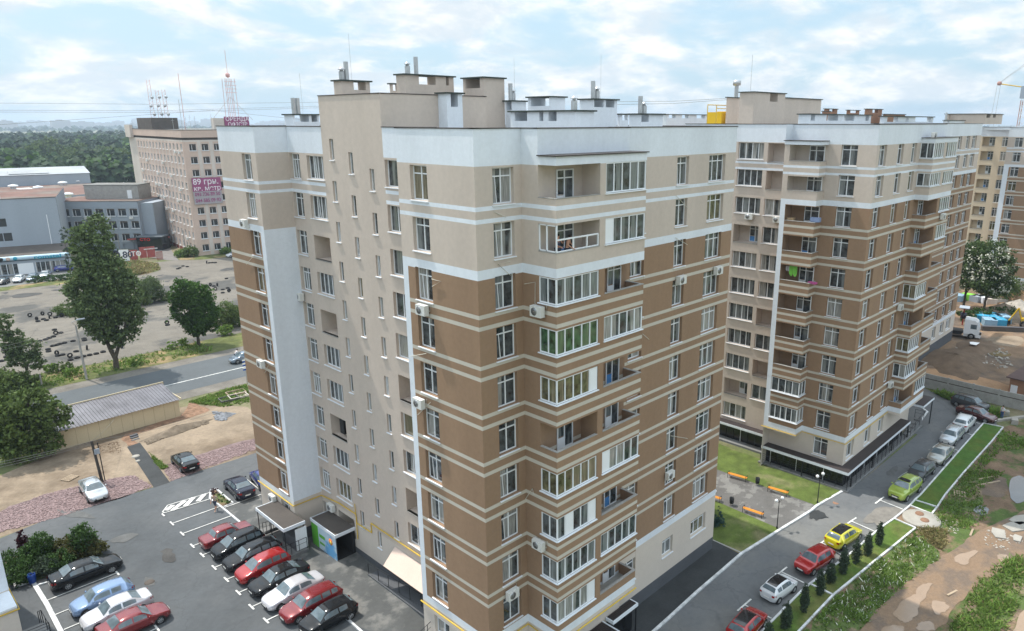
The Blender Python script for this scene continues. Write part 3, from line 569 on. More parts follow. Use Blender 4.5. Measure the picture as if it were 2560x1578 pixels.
# ---------------------------------------------------------------- office tower, left distance
PINK = mat('pink_panel_render', (.56, .43, .36), .85, var=.08, sc=.2); PALE = mat('pale_panel_render', (.57, .51, .46), .85, var=.08, sc=.2)
BRICK = mat('red_brick_base', (.30, .10, .08), .85, var=.15); DKST = mat('dark_stone_band', (.10, .085, .075), .9, var=.2)
MAG = mat('magenta_board', (.30, .08, .18), .6, var=.05); GRYB = mat('grey_board', (.36, .33, .35), .6, var=.05); LTXT = mat('pale_lettering', (.78, .72, .76), .6, var=0)
WROOF = mat('white_lettering', (.85, .85, .85), .6, var=0); REDT = mat('red_lettering', (.6, .04, .03), .5, var=0); GREYP = mat('bluegrey_render', (.33, .37, .42), .85, var=.05, sc=.2, streak=True)
cT = gr('t', 1470, 610); aT = math.radians(-5)
O = empty('office_tower', (cT.x, cT.y, cT.z), aT, 'tall pinkish nine-storey office tower with magenta rent boards and roof antennas', 'building')
W = MB(); HT = 32.0
rows = [28.63-1.7-3.22*i for i in range(9)]
ws1 = []; ws2 = []
for i, z in enumerate(rows):
    for j in range(14): ws1.append((10.2+j*3.42, 1.55, max(z, .6), 1.75))
    for j in range(8): ws2.append((1.45+j*2.95, 1.7, max(z, .6), 1.75))
def local_facade(mb, p0, p1, z0, z1, bands, ws, strips=()): facade(mb, p0, p1, z0, z1, bands, [(u, u+w_, z, z+h, .18) for u, w_, z, h in ws], strips)
st1 = [(9.6+j*3.42, 10.1+j*3.42, 0, 29.3, PALE) for j in range(15)]+[(0, 8.9, 0, 32.9, PALE)]
st2 = [(3.35+j*2.95, 4.2+j*2.95, 0, 29.3, PALE) for j in range(7)]
bt = [(60, PALE), (29.5, PALE), (29.2, PINK)]
local_facade(W, (0, 57), (0, 0), -.5, 29.6, bt+[(.9, BRICK)], ws1, st1); local_facade(W, (0, 0), (26, 0), -.5, 29.6, bt, ws2, st2)
W.box(.3, 25.7, .3, 56.7, 29.6, 30.2, DKST); facade(W, (-.1, 57.1), (-.1, -.1), 30.2, HT, [(60, PINK)]); facade(W, (-.1, -.1), (26.1, -.1), 30.2, HT, [(60, PINK)])
facade(W, (26, 0), (26, 57), -.5, HT, bt); facade(W, (26, 57), (0, 57), -.5, HT, bt); W.box(-.8, .02, 50.5, 57, 29.6, 33.2, PALE)
W.build('wall', O)
s = MB(); s.face([(-.1, -.1, HT), (26, -.1, HT), (26, 57, HT), (-.1, 57, HT)], ROOFM); s.box(-.15, 26.1, -.15, .1, HT, HT+.15, DKST); s.box(-.15, .1, .1, 57, HT, HT+.15, DKST); s.box(2, 9, 36, 53, HT, HT+3.2, DKST); s.build('roof', O)
DG = mat('office_glass', (.03, .035, .04), .15, .6, var=.35, sc=.4)
wm = MB(); pm = MB(); wm.box(0, 1.7, 0, .06, 0, .08, PVC); wm.box(0, 1.7, 0, .06, 1.67, 1.75, PVC); wm.box(0, .08, 0, .06, .08, 1.67, PVC); wm.box(1.62, 1.7, 0, .06, .08, 1.67, PVC); wm.box(.6, .68, 0, .06, .08, 1.67, PVC); wm.box(-.1, 1.8, -.3, 0, -.1, 0, PVC); wm.box(.08, 1.62, 0, .05, 1.32, 1.66, DKST)
pm.face([(0, .05, 0), (1.7, .05, 0), (1.7, .05, 1.75), (0, .05, 1.75)], DG); fme, pme = wm.mesh('office_window'), pm.mesh('office_pane')
for (u, w_, z, h) in ws2[:]:
    if u < 11: o = link('window', fme, O, (u, .16, z), 0); link('pane', pme, o)
nm = MB()
for (u, w_, z, h) in ws1: 
    y = 57-u; nm.box(.12, .17, y-w_, y, z, z+.09, PVC); nm.box(.12, .17, y-w_, y, z+h-.09, z+h, PVC); nm.box(.12, .17, y-w_, y-w_+.1, z+.09, z+h-.09, PVC); nm.box(.12, .17, y-.1, y, z+.09, z+h-.09, PVC); nm.box(.12, .17, y-w_*.55, y-w_*.55+.1, z+.09, z+h-.09, PVC); nm.box(-.14, .0, y-w_-.05, y+.05, z-.09, z-.02, PVC)
    nm.face([(.17, y-w_, z), (.17, y, z), (.17, y, z+h), (.17, y-w_, z+h)][::-1], GL[3 if rnd.random() < .6 else 0])
o = nm.build('narrow_windows', O); tag(o, 'rows of narrow pale windows down the long side', None, None, 'stuff')
ac = MB()
for k in range(46):
    if rnd.random() < .6: ac.box(-.5, -.05, 57-(10+rnd.randint(0, 13)*3.42)+.3, 57-(10+rnd.randint(0, 13)*3.42)+.3+.01, 0, .01, ACM) if 0 else None
for k in range(34):
    y = 57-(10.2+rnd.randint(0, 13)*3.42)+.5; z = rows[rnd.randint(0, 8)]-.75; m_ = MB(); m_.box(-.45, -.05, y, y+.85, z, z+.6, ACM); m_.build('air_conditioner', O)
sb = onY  # magenta boards
s = MB(); s.box(.9, 7.9, -.35, -.2, 16.7, 20.1, MAG); s.box(.9, 7.8, -.34, -.19, 13.4, 16.68, GRYB); bo = s.build('rent_board', O)
def loc_text(txt, size, m, x, y, z, par, sx=1, ang=0, bold=.02):
    o = link('lettering', text_mesh(txt, size, m, .01, bold*size), par); o.matrix_local = Matrix.Translation((x, y, z)) @ Matrix.Rotation(ang, 4, 'Z') @ Matrix.Rotation(PI/2, 4, 'X') @ Matrix.Diagonal((sx, 1, 1, 1)); return o
loc_text('89 грн.', 2.1, LTXT, 4.2, -.38, 19.1, bo, .95, 0, .008); loc_text('кв. метр', 1.75, LTXT, 4.4, -.38, 17.4, bo, .95, 0, .008)
loc_text('093 736 89 50', 1.25, MAG, 4.3, -.37, 15.9, bo, .85); loc_text('044 585 09 92', 1.25, MAG, 4.3, -.37, 14.3, bo, .85)
s = MB(); s.box(11.3, 17.6, 1.8, 2.0, HT+.5, HT+3.4, MAG); s.box(8.6, 11.2, 1.9, 4, HT+.1, HT+3.0, PALE); s.box(11.3, 17.5, 2.05, 4, HT+.1, HT+3, PALE); b2 = s.build('roof_board', O)
loc_text('ОРЕНДА', 1.5, LTXT, 14.6, 1.77, HT+2.75, b2, .95, 0, .01); loc_text('ОФІСІВ', 1.4, LTXT, 14.6, 1.77, HT+1.35, b2, .95, 0, .01)
REDW = mat('red_white_mast', (.62, .36, .34), .6, var=.2)
s = MB(); mx0, my0 = 14.0, 3.5
for dx, dy in ((-1.3, -1.3), (1.3, -1.3), (1.3, 1.3), (-1.3, 1.3), (-.5, 0), (.5, 0)): s.tube([(mx0+dx, my0+dy, HT), (mx0+dx*.9, my0+dy*.9, HT+13)], .06, REDW, 4)
for k in range(4): z = HT+9.5+k*.9; s.tube([(mx0-1.5, my0-1.3, z), (mx0+1.5, my0-1.3, z)], .05, REDW, 4)
s.tube([(mx0, my0, HT), (mx0, my0, HT+20)], .05, REDW, 4); s.lathe([(.0, HT+13.2), (.55, HT+13.5), (.55, HT+14.2), (0, HT+14.5)], REDW, 8, (mx0, my0, 0))
for sx in (-1, 1): s.tube([(mx0+sx*5.2, my0, HT+2.6), (mx0, my0, HT+8.4)], .06, STEEL, 4)
s.build('lattice_mast', O)
for (x, y, h) in ((4.5, 44, 11), (5.5, 40, 8), (6.5, 37, 8)):
    s = MB(); s.tube([(x-.5, y, HT+3), (x-.4, y, HT+3+h)], .05, REDW, 4); s.tube([(x+.5, y, HT+3), (x+.4, y, HT+3+h)], .05, REDW, 4)
    for k in range(int(h)): s.tube([(x-.5, y, HT+3+k), (x+.5, y, HT+4+k)], .03, REDW, 3)
    for k in range(3): s.lathe([(0, -.2), (.4, -.15), (.45, .1), (0, .15)], STEEL, 10, (x+.3*(-1)**k, y-.8, HT+4.2+k*2.4), 'y')
    s.build('antenna_mast', O)
for (x, y, h) in ((3, 7, 14), (6, 21, 8), (9, 24, 4), (4, 1.5, 3.5), (8, 1.5, 4), (2, 14, 3), (5.5, 15, 3.5), (1, 55, 2.5), (12, 12, 3.6), (17, 4, 3)): s = MB(); s.tube([(x, y, HT), (x, y, HT+h)], .07 if h > 6 else .04, REDW if h > 10 else STEEL, 4); s.tube([(x-.4, y, HT+h*.8), (x+.4, y, HT+h*.8)], .03, STEEL, 3); s.build('antenna_mast', O)
# ---------------------------------------------------------------- grey office wing, retail hall, roofs behind
g1, g2 = gr('t', 450, 470), gr('u', 700, 1085); dg = (g2-g1).normalized(); Lg = (g2-g1).length
Gb = empty('office_building', (g2.x, g2.y, 1.9), math.atan2(-dg.y, -dg.x), 'low blue-grey four-storey office wing with a bare concrete roof room, beside the tall tower', 'building')
W = MB(); HG = 13.1; rz_ = [9.1, 5.7, 2.25]
bays = [1.2+i*3.02 for i in range(7)]
local_facade(W, (-1.5, 0), (Lg+.2, 0), -.5, HG, [(60, GREYP)], [(u+1.5, 2.21, z, 2.065) for u in bays for z in rz_]+[(u+1.5, 1.2, -.3+.2, 1.6) for u in bays[2:]])
W.box(-1.5, Lg+.2, .3, 14, -.5, HG-.02, GREYP); W.box(Lg+.2, Lg+3.4, 1.5, 14, -.5, HG-.6, GREYP); W.build('wall', Gb)
s = MB(); s.box(-1.7, Lg+.3, -.1, 14, HG, HG+.12, mat('red_roof_felt', (.16, .09, .072), .9, var=.25, sc=.2, col2=(.17, .14, .12), c2sc=.06)); s.build('roof', Gb)
for u in bays:
    for z in rz_:
        o = link('window', fme, Gb, (u, .16, z), 0); link('pane', pme, o); o.scale = (1.3, 1, 1.18)
for i, (u, z) in enumerate(((1.4, 8.3), (7.4, 8.3), (13.4, 8.3), (19.3, 8.3))): s = MB(); s.box(u, u+.9, -.45, -.05, z, z+.6, ACM); s.build('air_conditioner', Gb)
s = MB(); s.box(5.5, 20, 5, 12, HG+.12, HG+3.9, CONC); s.box(5.4, 20.1, 4.9, 12.1, HG+3.9, HG+4.1, ROOFM); s.box(17, 18.2, 4.9, 5, HG+.3, HG+2.6, PVC); s.build('roof_room', Gb)
s = MB(); s.box(Lg-.3, Lg+6.5, -2.5, 2, -.3, 3.6, SHOP); s.box(Lg-.4, Lg+6.8, -3.1, 1.4, 3.6, 3.8, mat('slate_canopy', (.12, .14, .16), .7)); q = s.build('service_entrance', Gb); loc_text('СТО', 1.0, REDT, Lg+2.3, -3.15, 3.0, q, 1.3)
R1, R2 = gr('u', 5, 1385), gr('u', 770, 1320); dr = (R2-R1).normalized(); Lr = 60.0; aR = math.atan2(dr.y, dr.x)
Rb = empty('shop_hall', (R2.x, R2.y, 1.9), aR, 'blue-grey shop hall with a rounded pale blue fascia at the left edge', 'building')
W = MB(); W.box(-Lr, .3, .1, 9, -.4, 3.2, GREYP)
holes = [(Lr-30+i*1.15, Lr-30+i*1.15+1.05, .3, 2.6, .1) for i in range(18)]+[(Lr-6.2+i*.95, Lr-6.2+i*.95+.86, .3, 2.6, .1) for i in range(6)]
facade(W, (-Lr, 0), (.3, 0), -.4, 3.2, [(60, GREYP)], holes)
for h in holes: W.face([(h[0]-Lr, .09, h[2]), (h[1]-Lr, .09, h[2]), (h[1]-Lr, .09, h[3]), (h[0]-Lr, .09, h[3])], GL[0]); W.box(h[0]-Lr-.05, h[0]-Lr+.03, -.04, .08, .2, 2.7, PVC)
W.box(-9.6, -6.6, -.05, .05, .1, 2.6, PVC); W.face([(-Lr, -.3, 4.3), (.4, -.3, 4.3), (.4, 8.2, 5.6), (-Lr, 8.2, 5.6)], DKST)
FAS = mat('pale_blue_fascia', (.45, .60, .70), .5, var=.05, col2=(.12, .40, .55), c2sc=.05, c2lo=.5, c2hi=.55)
W.lathe([(.5, -Lr), (.5, .4)], FAS, 12, (0, -.2, 3.9), 'x'); W.build('wall', Rb)
TQ = mat('turquoise_lettering', (.03, .30, .42), .5, var=0)
loc_text('romstal', 1.15, TQ, -3.6, -.74, 3.85, Rb, 1.5, 0, .03)
for i, (m_, x) in enumerate(((PINK, -15.0), (TQ, -13.6), (BLACKM, -12.3), (PINK, -11.0), (TQ, -9.7))): s = MB(); s.lathe([(0, -.78), (.42, -.76), (.42, -.66)], m_, 14, (x, 0, 3.9), 'y'); s.build('fascia_emblem', Rb)
W = MB(); HR = 16.6; facade(W, (-Lr, 8), (-.6, 8), 3.9, HR, [(60, GREYP)], [(Lr-12.6-i*1.75, Lr-12.6-i*1.75+1.6, 10.3, 12.2, .15) for i in range(12)]+[(Lr-12.0-i*1.75, Lr-12.0-i*1.75+1.6, 6.9, 8.8, .15) for i in range(12)]+[(Lr-12.8-i*.95, Lr-12.8-i*.95+.8, 3.95, 5.3, .15) for i in range(16)])
W.box(-Lr, -.6, 8.16, 9, 3.9, HR-.02, DG); facade(W, (-.6, 8), (-.6, 40), 3.9, HR, [(60, GREYP)]); W.box(-Lr, -.5, 7.9, 8.1, HR, HR+.15, DKST); W.box(-3.1, -2.95, 7.9, 7.98, 5, 12.6, PVC); W.build('upper_wall', Rb)
RF = MC['red_roof_felt']; s = MB(); s.face([(-Lr, 8.1, HR-.1), (-.6, 8.1, HR-.1), (-.6, 40, HR-.1), (-Lr, 40, HR-.1)], RF); s.build('roof', Rb)
s = MB(); s.box(-24, -11.4, 9.5, 9.8, HR, HR+2.0, PVC); bq = s.build('roof_sign', Rb); loc_text('КОМПЛЕКТ', 1.9, mat('blue_lettering', (.03, .08, .3), .5, var=0), -17.6, 9.45, HR+.95, bq, 1.05, 0, .03)
# long warehouse roofs behind
def hall(label, P, ang, L_, Wd, h, hr, zr=1.9, m=None):
    o = empty('warehouse', (P[0], P[1], zr), ang, label, 'building'); s = MB(); m = m or GREYP
    s.face([(0, 0, 0), (L_, 0, 0), (L_, 0, h), (0, 0, h)], m); s.face([(L_, 0, 0), (L_, Wd, 0), (L_, Wd, h), (L_, Wd/2, hr), (L_, 0, h)], m); s.face([(0, Wd, 0), (0, 0, 0), (0, 0, h), (0, Wd/2, hr), (0, Wd, h)], m); s.face([(L_, Wd, 0), (0, Wd, 0), (0, Wd, h), (L_, Wd, h)], m)
    s.build('wall', o); s = MB(); RM = mat('grey_metal_roof', (.32, .34, .36), .6, var=.15, sc=.1); s.face([(-.3, -.3, h-.05), (L_+.3, -.3, h-.05), (L_+.3, Wd/2, hr+.05), (-.3, Wd/2, hr+.05)], RM); s.face([(-.3, Wd/2, hr+.05), (L_+.3, Wd/2, hr+.05), (L_+.3, Wd+.3, h-.05), (-.3, Wd+.3, h-.05)], RM); s.build('roof', o); return o
p = onZ('u', 1008, 330, 13.0); h1 = hz('u', 1000, 232, p); hall('big pale blue-grey warehouse behind the red flat roofs, left of the tower', (p.x-75, p.y+12, 0), math.radians(-9), 76, 40, h1.z-1.9, h1.z-.2)
LR = empty('workshop_building', (0, 0, 1.9), 0, 'low workshop with a wide red-brown felt roof dotted with round vents, behind the shop hall', 'building'); s = MB()
a, b, c_, d_ = [onZ('u', x, y, 12.4) for x, y in ((-60, 470), (800, 480), (1400, 440), (1010, 345))]; e_ = onZ('u', -60, 395, 12.4)
poly = [(a.x-10, a.y), (b.x, b.y), (c_.x-4, c_.y), (d_.x, d_.y), (e_.x-10, e_.y)]; s.prism(poly, 0, 10.5, GREYP, RF); s.build('hall', LR)
for x, y in ((150, 400), (428, 415), (700, 362), (868, 340), (760, 495)): s = MB(); q = onZ('u', x, y+10, 12.4); s.lathe([(.9, 10.5), (.9, 11.3), (1.7, 11.3), (1.5, 11.8), (.1, 12.1)], PVC, 12, (q.x, q.y, 0)); s.build('roof_vent', LR)
for x, y in ((275, 420), (345, 440), (430, 458)): s = MB(); q = onZ('u', x, y, 12.4); s.box(q.x-2, q.x+2, q.y-3, q.y+3, 10.52, 10.9, PVC); s.build('skylight', LR)
hall('small white stair house standing on the red felt roof', onZ('u', 130, 380, 12.4)[:2], math.radians(-9), 12, 7, 4.6, 5.6, 12.3, GREYP)
hall('red-roofed cottage half hidden by trees behind the workshops', onZ('u', 1060, 330, 2)[:2], math.radians(-8), 16, 9, 4, 7.5, 1.9, BRICK)
hall('pale shed roof just left of the tall tower', onZ('a', 1200, 905, 2)[:2], math.radians(-8), 20, 14, 8, 10, 1.9, WHITE)
# ---------------------------------------------------------------- ground sheets that follow the terrain
ASPH = mat('asphalt', (.135, .14, .145), .9, var=.12, sc=.25, bump=.3, bsc=25, crack=.12, col2=(.165, .165, .16), c2sc=.12)
ASPW = mat('damp_asphalt', (.085, .088, .088), .8, var=.15, sc=.3, bump=.3, bsc=25, col2=(.17, .168, .16), c2sc=.55, c2lo=.5, c2hi=.62)
ASPD = mat('dark_asphalt', (.045, .048, .05), .9, var=.2, sc=.5, bump=.3, bsc=25)
ROADM = mat('road_asphalt', (.095, .105, .112), .9, var=.10, sc=.2, bump=.3)
DUST = mat('dusty_shoulder', (.165, .15, .13), .95, var=.25, sc=.4, bump=.4)
LOT = mat('old_lot_surface', (.165, .148, .125), .92, var=.15, sc=.35, crack=.2, col2=(.085, .082, .076), c2sc=.09, c2lo=.53, c2hi=.60, bump=.3)
SAND = mat('sandy_soil', (.255, .20, .145), .95, var=.22, sc=.3, bump=.8, bsc=6, col2=(.15, .112, .078), c2sc=.14, c2lo=.47, c2hi=.62)
GRAV = mat('pink_gravel', (.205, .15, .148), .95, var=.35, sc=2.2, bump=1, bsc=14)
SOIL = mat('brown_soil', (.18, .122, .08), .95, var=.3, sc=.5, bump=.8, bsc=8, col2=(.07, .105, .028), c2sc=.45, c2lo=.46, c2hi=.56)
DIRT = mat('bare_dirt', (.225, .15, .095), .95, var=.25, sc=.6, bump=.8, bsc=8, col2=(.13, .10, .078), c2sc=.12)
MUDR = mat('mud_track', (.235, .16, .105), .9, var=.2, sc=.5, bump=.8, bsc=7, col2=(.14, .105, .08), c2sc=.5)
PUD = mat('muddy_puddle', (.29, .205, .14), .12, .5, var=.06, sc=1); PUDC = mat('clear_puddle', (.12, .13, .14), .04, .8, var=.1)
LAWN = mat('clipped_lawn', (.075, .125, .022), .95, var=.3, sc=1.2, bump=.8, bsc=20, col2=(.125, .135, .04), c2sc=.35)
LAWND = mat('dry_lawn', (.095, .13, .03), .95, var=.3, sc=1.0, bump=.8, bsc=20, col2=(.23, .20, .115), c2sc=.28, c2lo=.5, c2hi=.7)
LAWNG = mat('fresh_lawn', (.06, .125, .02), .95, var=.2, sc=1.5, bump=.6, bsc=20, col2=(.085, .12, .02), c2sc=.3)
VERGE = mat('weedy_verge', (.10, .115, .035), .95, var=.35, sc=.8, bump=1, bsc=10, col2=(.26, .19, .10), c2sc=.15, c2lo=.5, c2hi=.6)
BASEG = mat('rough_ground', (.11, .13, .05), .95, var=.3, sc=.3, col2=(.22, .18, .12), c2sc=.05)
PAVE = mat('patio_surface', (.13, .125, .12), .9, var=.15, sc=.8, bump=.4, col2=(.20, .195, .185), c2sc=.7, c2lo=.52, c2hi=.56)
LINE = mat('white_road_paint', (.62, .62, .60), .7, var=.3, sc=2.5); KERB = mat('white_kerb_paint', (.58, .59, .60), .7, var=.3, sc=1.8); KERBG = mat('grey_kerb', (.36, .35, .34), .85, var=.12)
CUTS = [((0, -8, 0), (-1, 1, 0)), ((0, 14, 0), (-1, 1, 0)), ((50, 0, 0), (1, 0, 0)), ((63, 0, 0), (1, 0, 0))]
SOFT = {'puddle', 'dark_patch', 'gravel_strip', 'mud_track', 'grass_patch', 'bare_earth', 'sandy_patch', 'damp_stain', 'pale_sand', 'orange_sand', 'brick_path', 'sand_ground'}
SR = random.Random(21)
def soften(pts, it=3, jit=.10):
    pts = [(p[0], p[1]) for p in pts]
    for k in range(it):
        q = []
        for i in range(len(pts)):
            a, b = pts[i], pts[(i+1) % len(pts)]; q += [(a[0]*.75+b[0]*.25, a[1]*.75+b[1]*.25), (a[0]*.25+b[0]*.75, a[1]*.25+b[1]*.75)]
        if k == 1: q = [(x+SR.gauss(0, jit), y+SR.gauss(0, jit)) for x, y in q]
        pts = q
    return pts
def sheet(name, pts, m, layer=1, label=None, cat=None, kind='structure', parent=None):
    if name in SOFT: pts = soften(pts, 3, .06 if name == 'puddle' else .12)
    bm = bmesh.new(); vs = [bm.verts.new((p[0], p[1], 0)) for p in pts]; f = bm.faces.new(vs); f.normal_update()
    if f.normal.z < 0: f.normal_flip()
    bmesh.ops.triangulate(bm, faces=bm.faces[:])
    for p, n in CUTS: bmesh.ops.bisect_plane(bm, geom=bm.verts[:]+bm.edges[:]+bm.faces[:], plane_co=p, plane_no=n)
    for v in bm.verts: v.co.z = hT(v.co.x, v.co.y)+layer*.012
    bmesh.ops.triangulate(bm, faces=bm.faces[:]); me = bpy.data.meshes.new(name); bm.to_mesh(me); bm.free(); me.materials.append(m)
    o = link(name, me, parent); return tag(o, label, cat, None, kind)
P = lambda k, *xy: [gr(k, *q) for q in xy]
G2 = 9000
base = sheet('ground', [(-G2, -G2), (G2, -G2), (G2, G2), (-G2, G2)], BASEG, 0)
# car park side
dl = P('d', (0, 545), (430, 372)) + P('c', (1430, 1185), (1900, 1020), (2390, 862))
far = dl[-1]
YARD = mat('yard_asphalt', (.085, .092, .099), .9, var=.14, sc=.25, bump=.3, bsc=25, crack=.1, col2=(.105, .11, .115), c2sc=.1)
sheet('yard_road', [(-30, dl[0].y-1)]+dl+[(60, far.y+1), (60, 61), (24, 61), (24, 20), (-30, 20)], YARD, 2)
wet = P('e', (640, 325), (860, 510), (1120, 720), (1420, 1000), (1750, 1330))
sheet('pavement', wet+[(wet[-1].x+2, 33), (26.5, 33), (26.5, 53), (24.2, 53.4), (24.1, 59.5), P('c', (2415, 1250))[0]], ASPW, 3)
sheet('sand_ground', P('c', (2330, 440), (1700, 410), (1180, 600), (500, 870), (-200, 1150), (-400, 1480))+[(dl[0].x-15, dl[0].y), dl[0], dl[1], dl[2], dl[3], dl[4], (34, dl[4].y+.3), (34, P('c', (2330, 440))[0].y)], SAND, 1)
sheet('gravel_strip', P('c', (-50, 1430), (180, 1330), (420, 1250), (740, 1200), (1000, 1110), (1250, 1075), (1420, 1180), (1000, 1320), (560, 1460), (-50, 1620)), GRAV, 2)
sheet('gravel_strip', P('c', (1510, 985), (1850, 890), (2150, 775), (2375, 730), (2400, 830), (2200, 880), (1900, 1010), (1590, 1130)), GRAV, 2)
sheet('footpath', P('c', (1180, 810), (1300, 770), (1580, 1140), (1430, 1190)), ASPD, 3); sheet('brick_path', P('c', (1110, 700), (1280, 665), (1500, 570), (1720, 520), (1730, 400), (1800, 400), (2000, 470), (1720, 545), (1310, 680), (1200, 710), (1300, 795), (1190, 815)), mat('broken_brick_fill', (.24, .145, .095), .95, var=.4, sc=1.5, bump=1), 2)
sheet('main_road', [(-700, 97), (900, 97.6), (900, 109), (-700, 108.4)], ROADM, 3); sheet('road_shoulder', [(-700, 94.2), (900, 94.8), (900, 112.3), (-700, 111)], DUST, 2)
y0 = gr('b', 1800, 1478).y; sheet('centre_line', [(-700, y0-.35), (900, y0+.35), (900, y0+.55), (-700, y0-.15)], LINE, 4)
sheet('grass_verge', [(-300, 111), (300, 111.8), (300, 119), (41, 119.2), (30, 118), (15, 120), (-300, 121)], VERGE, 3)
sheet('old_lot', [(-120, 119)]+P('b', (0, 640), (640, 560), (1150, 560), (1300, 480), (1510, 430), (1400, 370), (1700, 340), (2300, 310))+[(140, 197), (140, 118.5)], LOT, 2)
sheet('service_yard', P('t', (190, 560), (880, 690), (1110, 690), (1030, 590), (900, 380), (450, 470), (0, 500)), mat('yard_concrete', (.19, .175, .165), .9, var=.15), 3)
sheet('grass_patch', P('t', (300, 690), (700, 760), (800, 880), (300, 990), (-60, 1000), (-60, 720)), VERGE, 4); sheet('grass_patch', P('t', (1040, 600), (1450, 590), (2150, 530), (2150, 620), (1400, 690), (1110, 680)), VERGE, 4)
sheet('shop_forecourt', [(-60, R1.y+12), R1, R2, (R2.x+4, R2.y-8)]+P('b', (500, 560), (0, 600))+[(-60, 190)], mat('forecourt_asphalt', (.17, .17, .165), .9, var=.1), 3)
sheet('grass_patch', P('b', (480, 545), (700, 490), (1140, 430), (1230, 470), (700, 560), (300, 600), (0, 640), (0, 600)), VERGE, 4)
BARE = mat('oily_patch', (.062, .06, .058), .85, var=.3, sc=.6)
for pl in (((80, 690), (200, 655), (450, 650), (330, 680), (160, 705)), ((430, 635), (640, 600), (640, 635)), ((1310, 505), (1420, 505), (1400, 525)), ((0, 655), (100, 640), (60, 665)), ((2040, 445), (2200, 405), (2200, 440)), ((1540, 545), (1620, 535), (1590, 555)), ((1470, 490), (1560, 478), (1520, 497)), ((1370, 830), (1450, 825), (1420, 842))): sheet('dark_patch', P('b', *pl), BARE, 5)
# car park markings
def line(pts, w=.1, m=None, layer=6, name='marking_line'):
    for a, b in zip(pts[:-1], pts[1:]):
        a, b = Vector((a[0], a[1], 0)), Vector((b[0], b[1], 0)); d = (b-a).normalized(); n = Vector((-d.y, d.x, 0))*w/2; sheet(name, [a-n, b-n, b+n, a+n], m or LINE, layer)
curbr = P('e', (590, 300), (850, 512), (1750, 1330))
Ts = [gr('e', *q) for q in ((100, 382), (175, 458), (265, 548), (355, 655), (440, 735), (545, 845), (652, 950), (757, 1065), (872, 1190), (1000, 1310))]
for i, t in enumerate(Ts[1:]): line([(t.x, t.y), (21.9, t.y-.1)], .1); line([(t.x, t.y-.42), (t.x, t.y+.42)], .13, None, 7)
line([(Ts[0].x, Ts[0].y-.3), (Ts[0].x, Ts[0].y+.3)], .13)
LT = [gr('d', *q) for q in ((1090, 870), (1175, 990), (1265, 1115), (1360, 1250), (1460, 1385))]; cl = P('d', (310, 960), (560, 1405))
for i, t in enumerate(LT):
    x0 = cl[0].x+(cl[1].x-cl[0].x)*(cl[0].y-t.y)/(cl[0].y-cl[1].y); line([(x0+.2, t.y), (t.x, t.y)], .1); line([(t.x, t.y-.45), (t.x, t.y+.45)], .13, None, 7)
hp = P('d', (1510, 305), (1560, 240), (1960, 120), (1975, 175), (1535, 310)); line(hp+[hp[0]], .1)
for (a, b) in (((1600, 290), (1720, 200)), ((1720, 250), (1800, 170)), ((1840, 205), (1900, 140)), ((1545, 290), (1610, 240))):
    a, b = gr('d', *a), gr('d', *b); line([a, b], .42, None, 7)
line(P('c', (2290, 1112), (2450, 1240)), .1); line(P('d', (2090, 262), (2453, 130)), .1)
def kerb(pts, w=.16, h=.13, m=None, name='kerb', label=None):
    s = MB()
    for a, b in zip(pts[:-1], pts[1:]):
        a, b = Vector((a[0], a[1], 0)), Vector((b[0], b[1], 0)); L_ = (b-a).length; n = max(1, int(L_/3)); d = (b-a).normalized(); q = Vector((-d.y, d.x, 0))*w/2
        for i in range(n):
            p, r = a.lerp(b, i/n), a.lerp(b, (i+1)/n); P8 = []
            for z in (-.1, h):
                for v in (p-q, r-q, r+q, p+q): P8.append((v.x, v.y, hT(v.x, v.y)+z))
            bb_ = len(s.v); s.v += P8; k = s.mi(m or KERB)
            for f in ((0, 3, 2, 1), (4, 5, 6, 7), (0, 1, 5, 4), (1, 2, 6, 5), (2, 3, 7, 6), (3, 0, 4, 7)): s.f.append(tuple(bb_+j for j in f)); s.m.append(k); s.sm.append(False)
    o = s.build(name); tag(o, None, None, None, 'structure'); return o
kerb([P('d', (1960, 100))[0], P('d', (1950, 180))[0], P('d', (2030, 235))[0], P('e', (690, 380))[0], P('e', (850, 512))[0]])
kerb([P('e', (850, 512))[0], P('e', (1750, 1330))[0], P('e', (1850, 1420))[0]])
kerb(P('d', (1960, 100), (2010, 90), (2165, 222), (2080, 258))); sheet('flower_bed', P('d', (1962, 105), (2005, 98), (2150, 220), (2080, 250), (1960, 185)), SOIL, 3)
kerb(P('d', (40, 800), (150, 1000), (290, 952))); kerb(P('d', (310, 960), (440, 1170), (560, 1405), (640, 1560)), .3); kerb(P('d', (350, 985), (440, 960))); sheet('flower_bed', P('d', (40, 780), (150, 1000), (300, 950), (900, 760), (960, 690), (700, 640), (330, 670), (60, 740)), SOIL, 3)
# road side between the blocks
kl = P('o', (-650, 1490), (-200, 1100), (0, 915), (335, 625), (430, 565), (860, 300), (900, 265), (1120, 140))
ri = P('p', (0, 1620), (95, 1512), (470, 1085)); end = P('p', (560, 1110), (600, 1080), (500, 990), (300, 960), (120, 890), (105, 868))
ti = P('o', (1640, 230), (1480, 360), (1385, 425), (1130, 640), (850, 850), (800, 890), (500, 1197), (350, 1340), (-50, 1700))
asph = [kl[0]]+kl[1:]+[Vector((67.0, 23.3, 0)), Vector((96, 22.8, 0)), Vector((103, 31, 0))]+[end[4], end[3], end[2], end[0], ri[2], ri[1]]+ti
sheet('access_road', asph, ASPH, 2)
kerb(kl, .22, .14); kerb(P('n', (1752, 762), (1835, 650), (1745, 588)), .2)
sheet('building_apron', [kl[0], kl[1], kl[2], kl[3]]+P('o', (120, 515))+[(49.5, 28.9), (26, 28.9), (26, 24)], ASPD, 3)
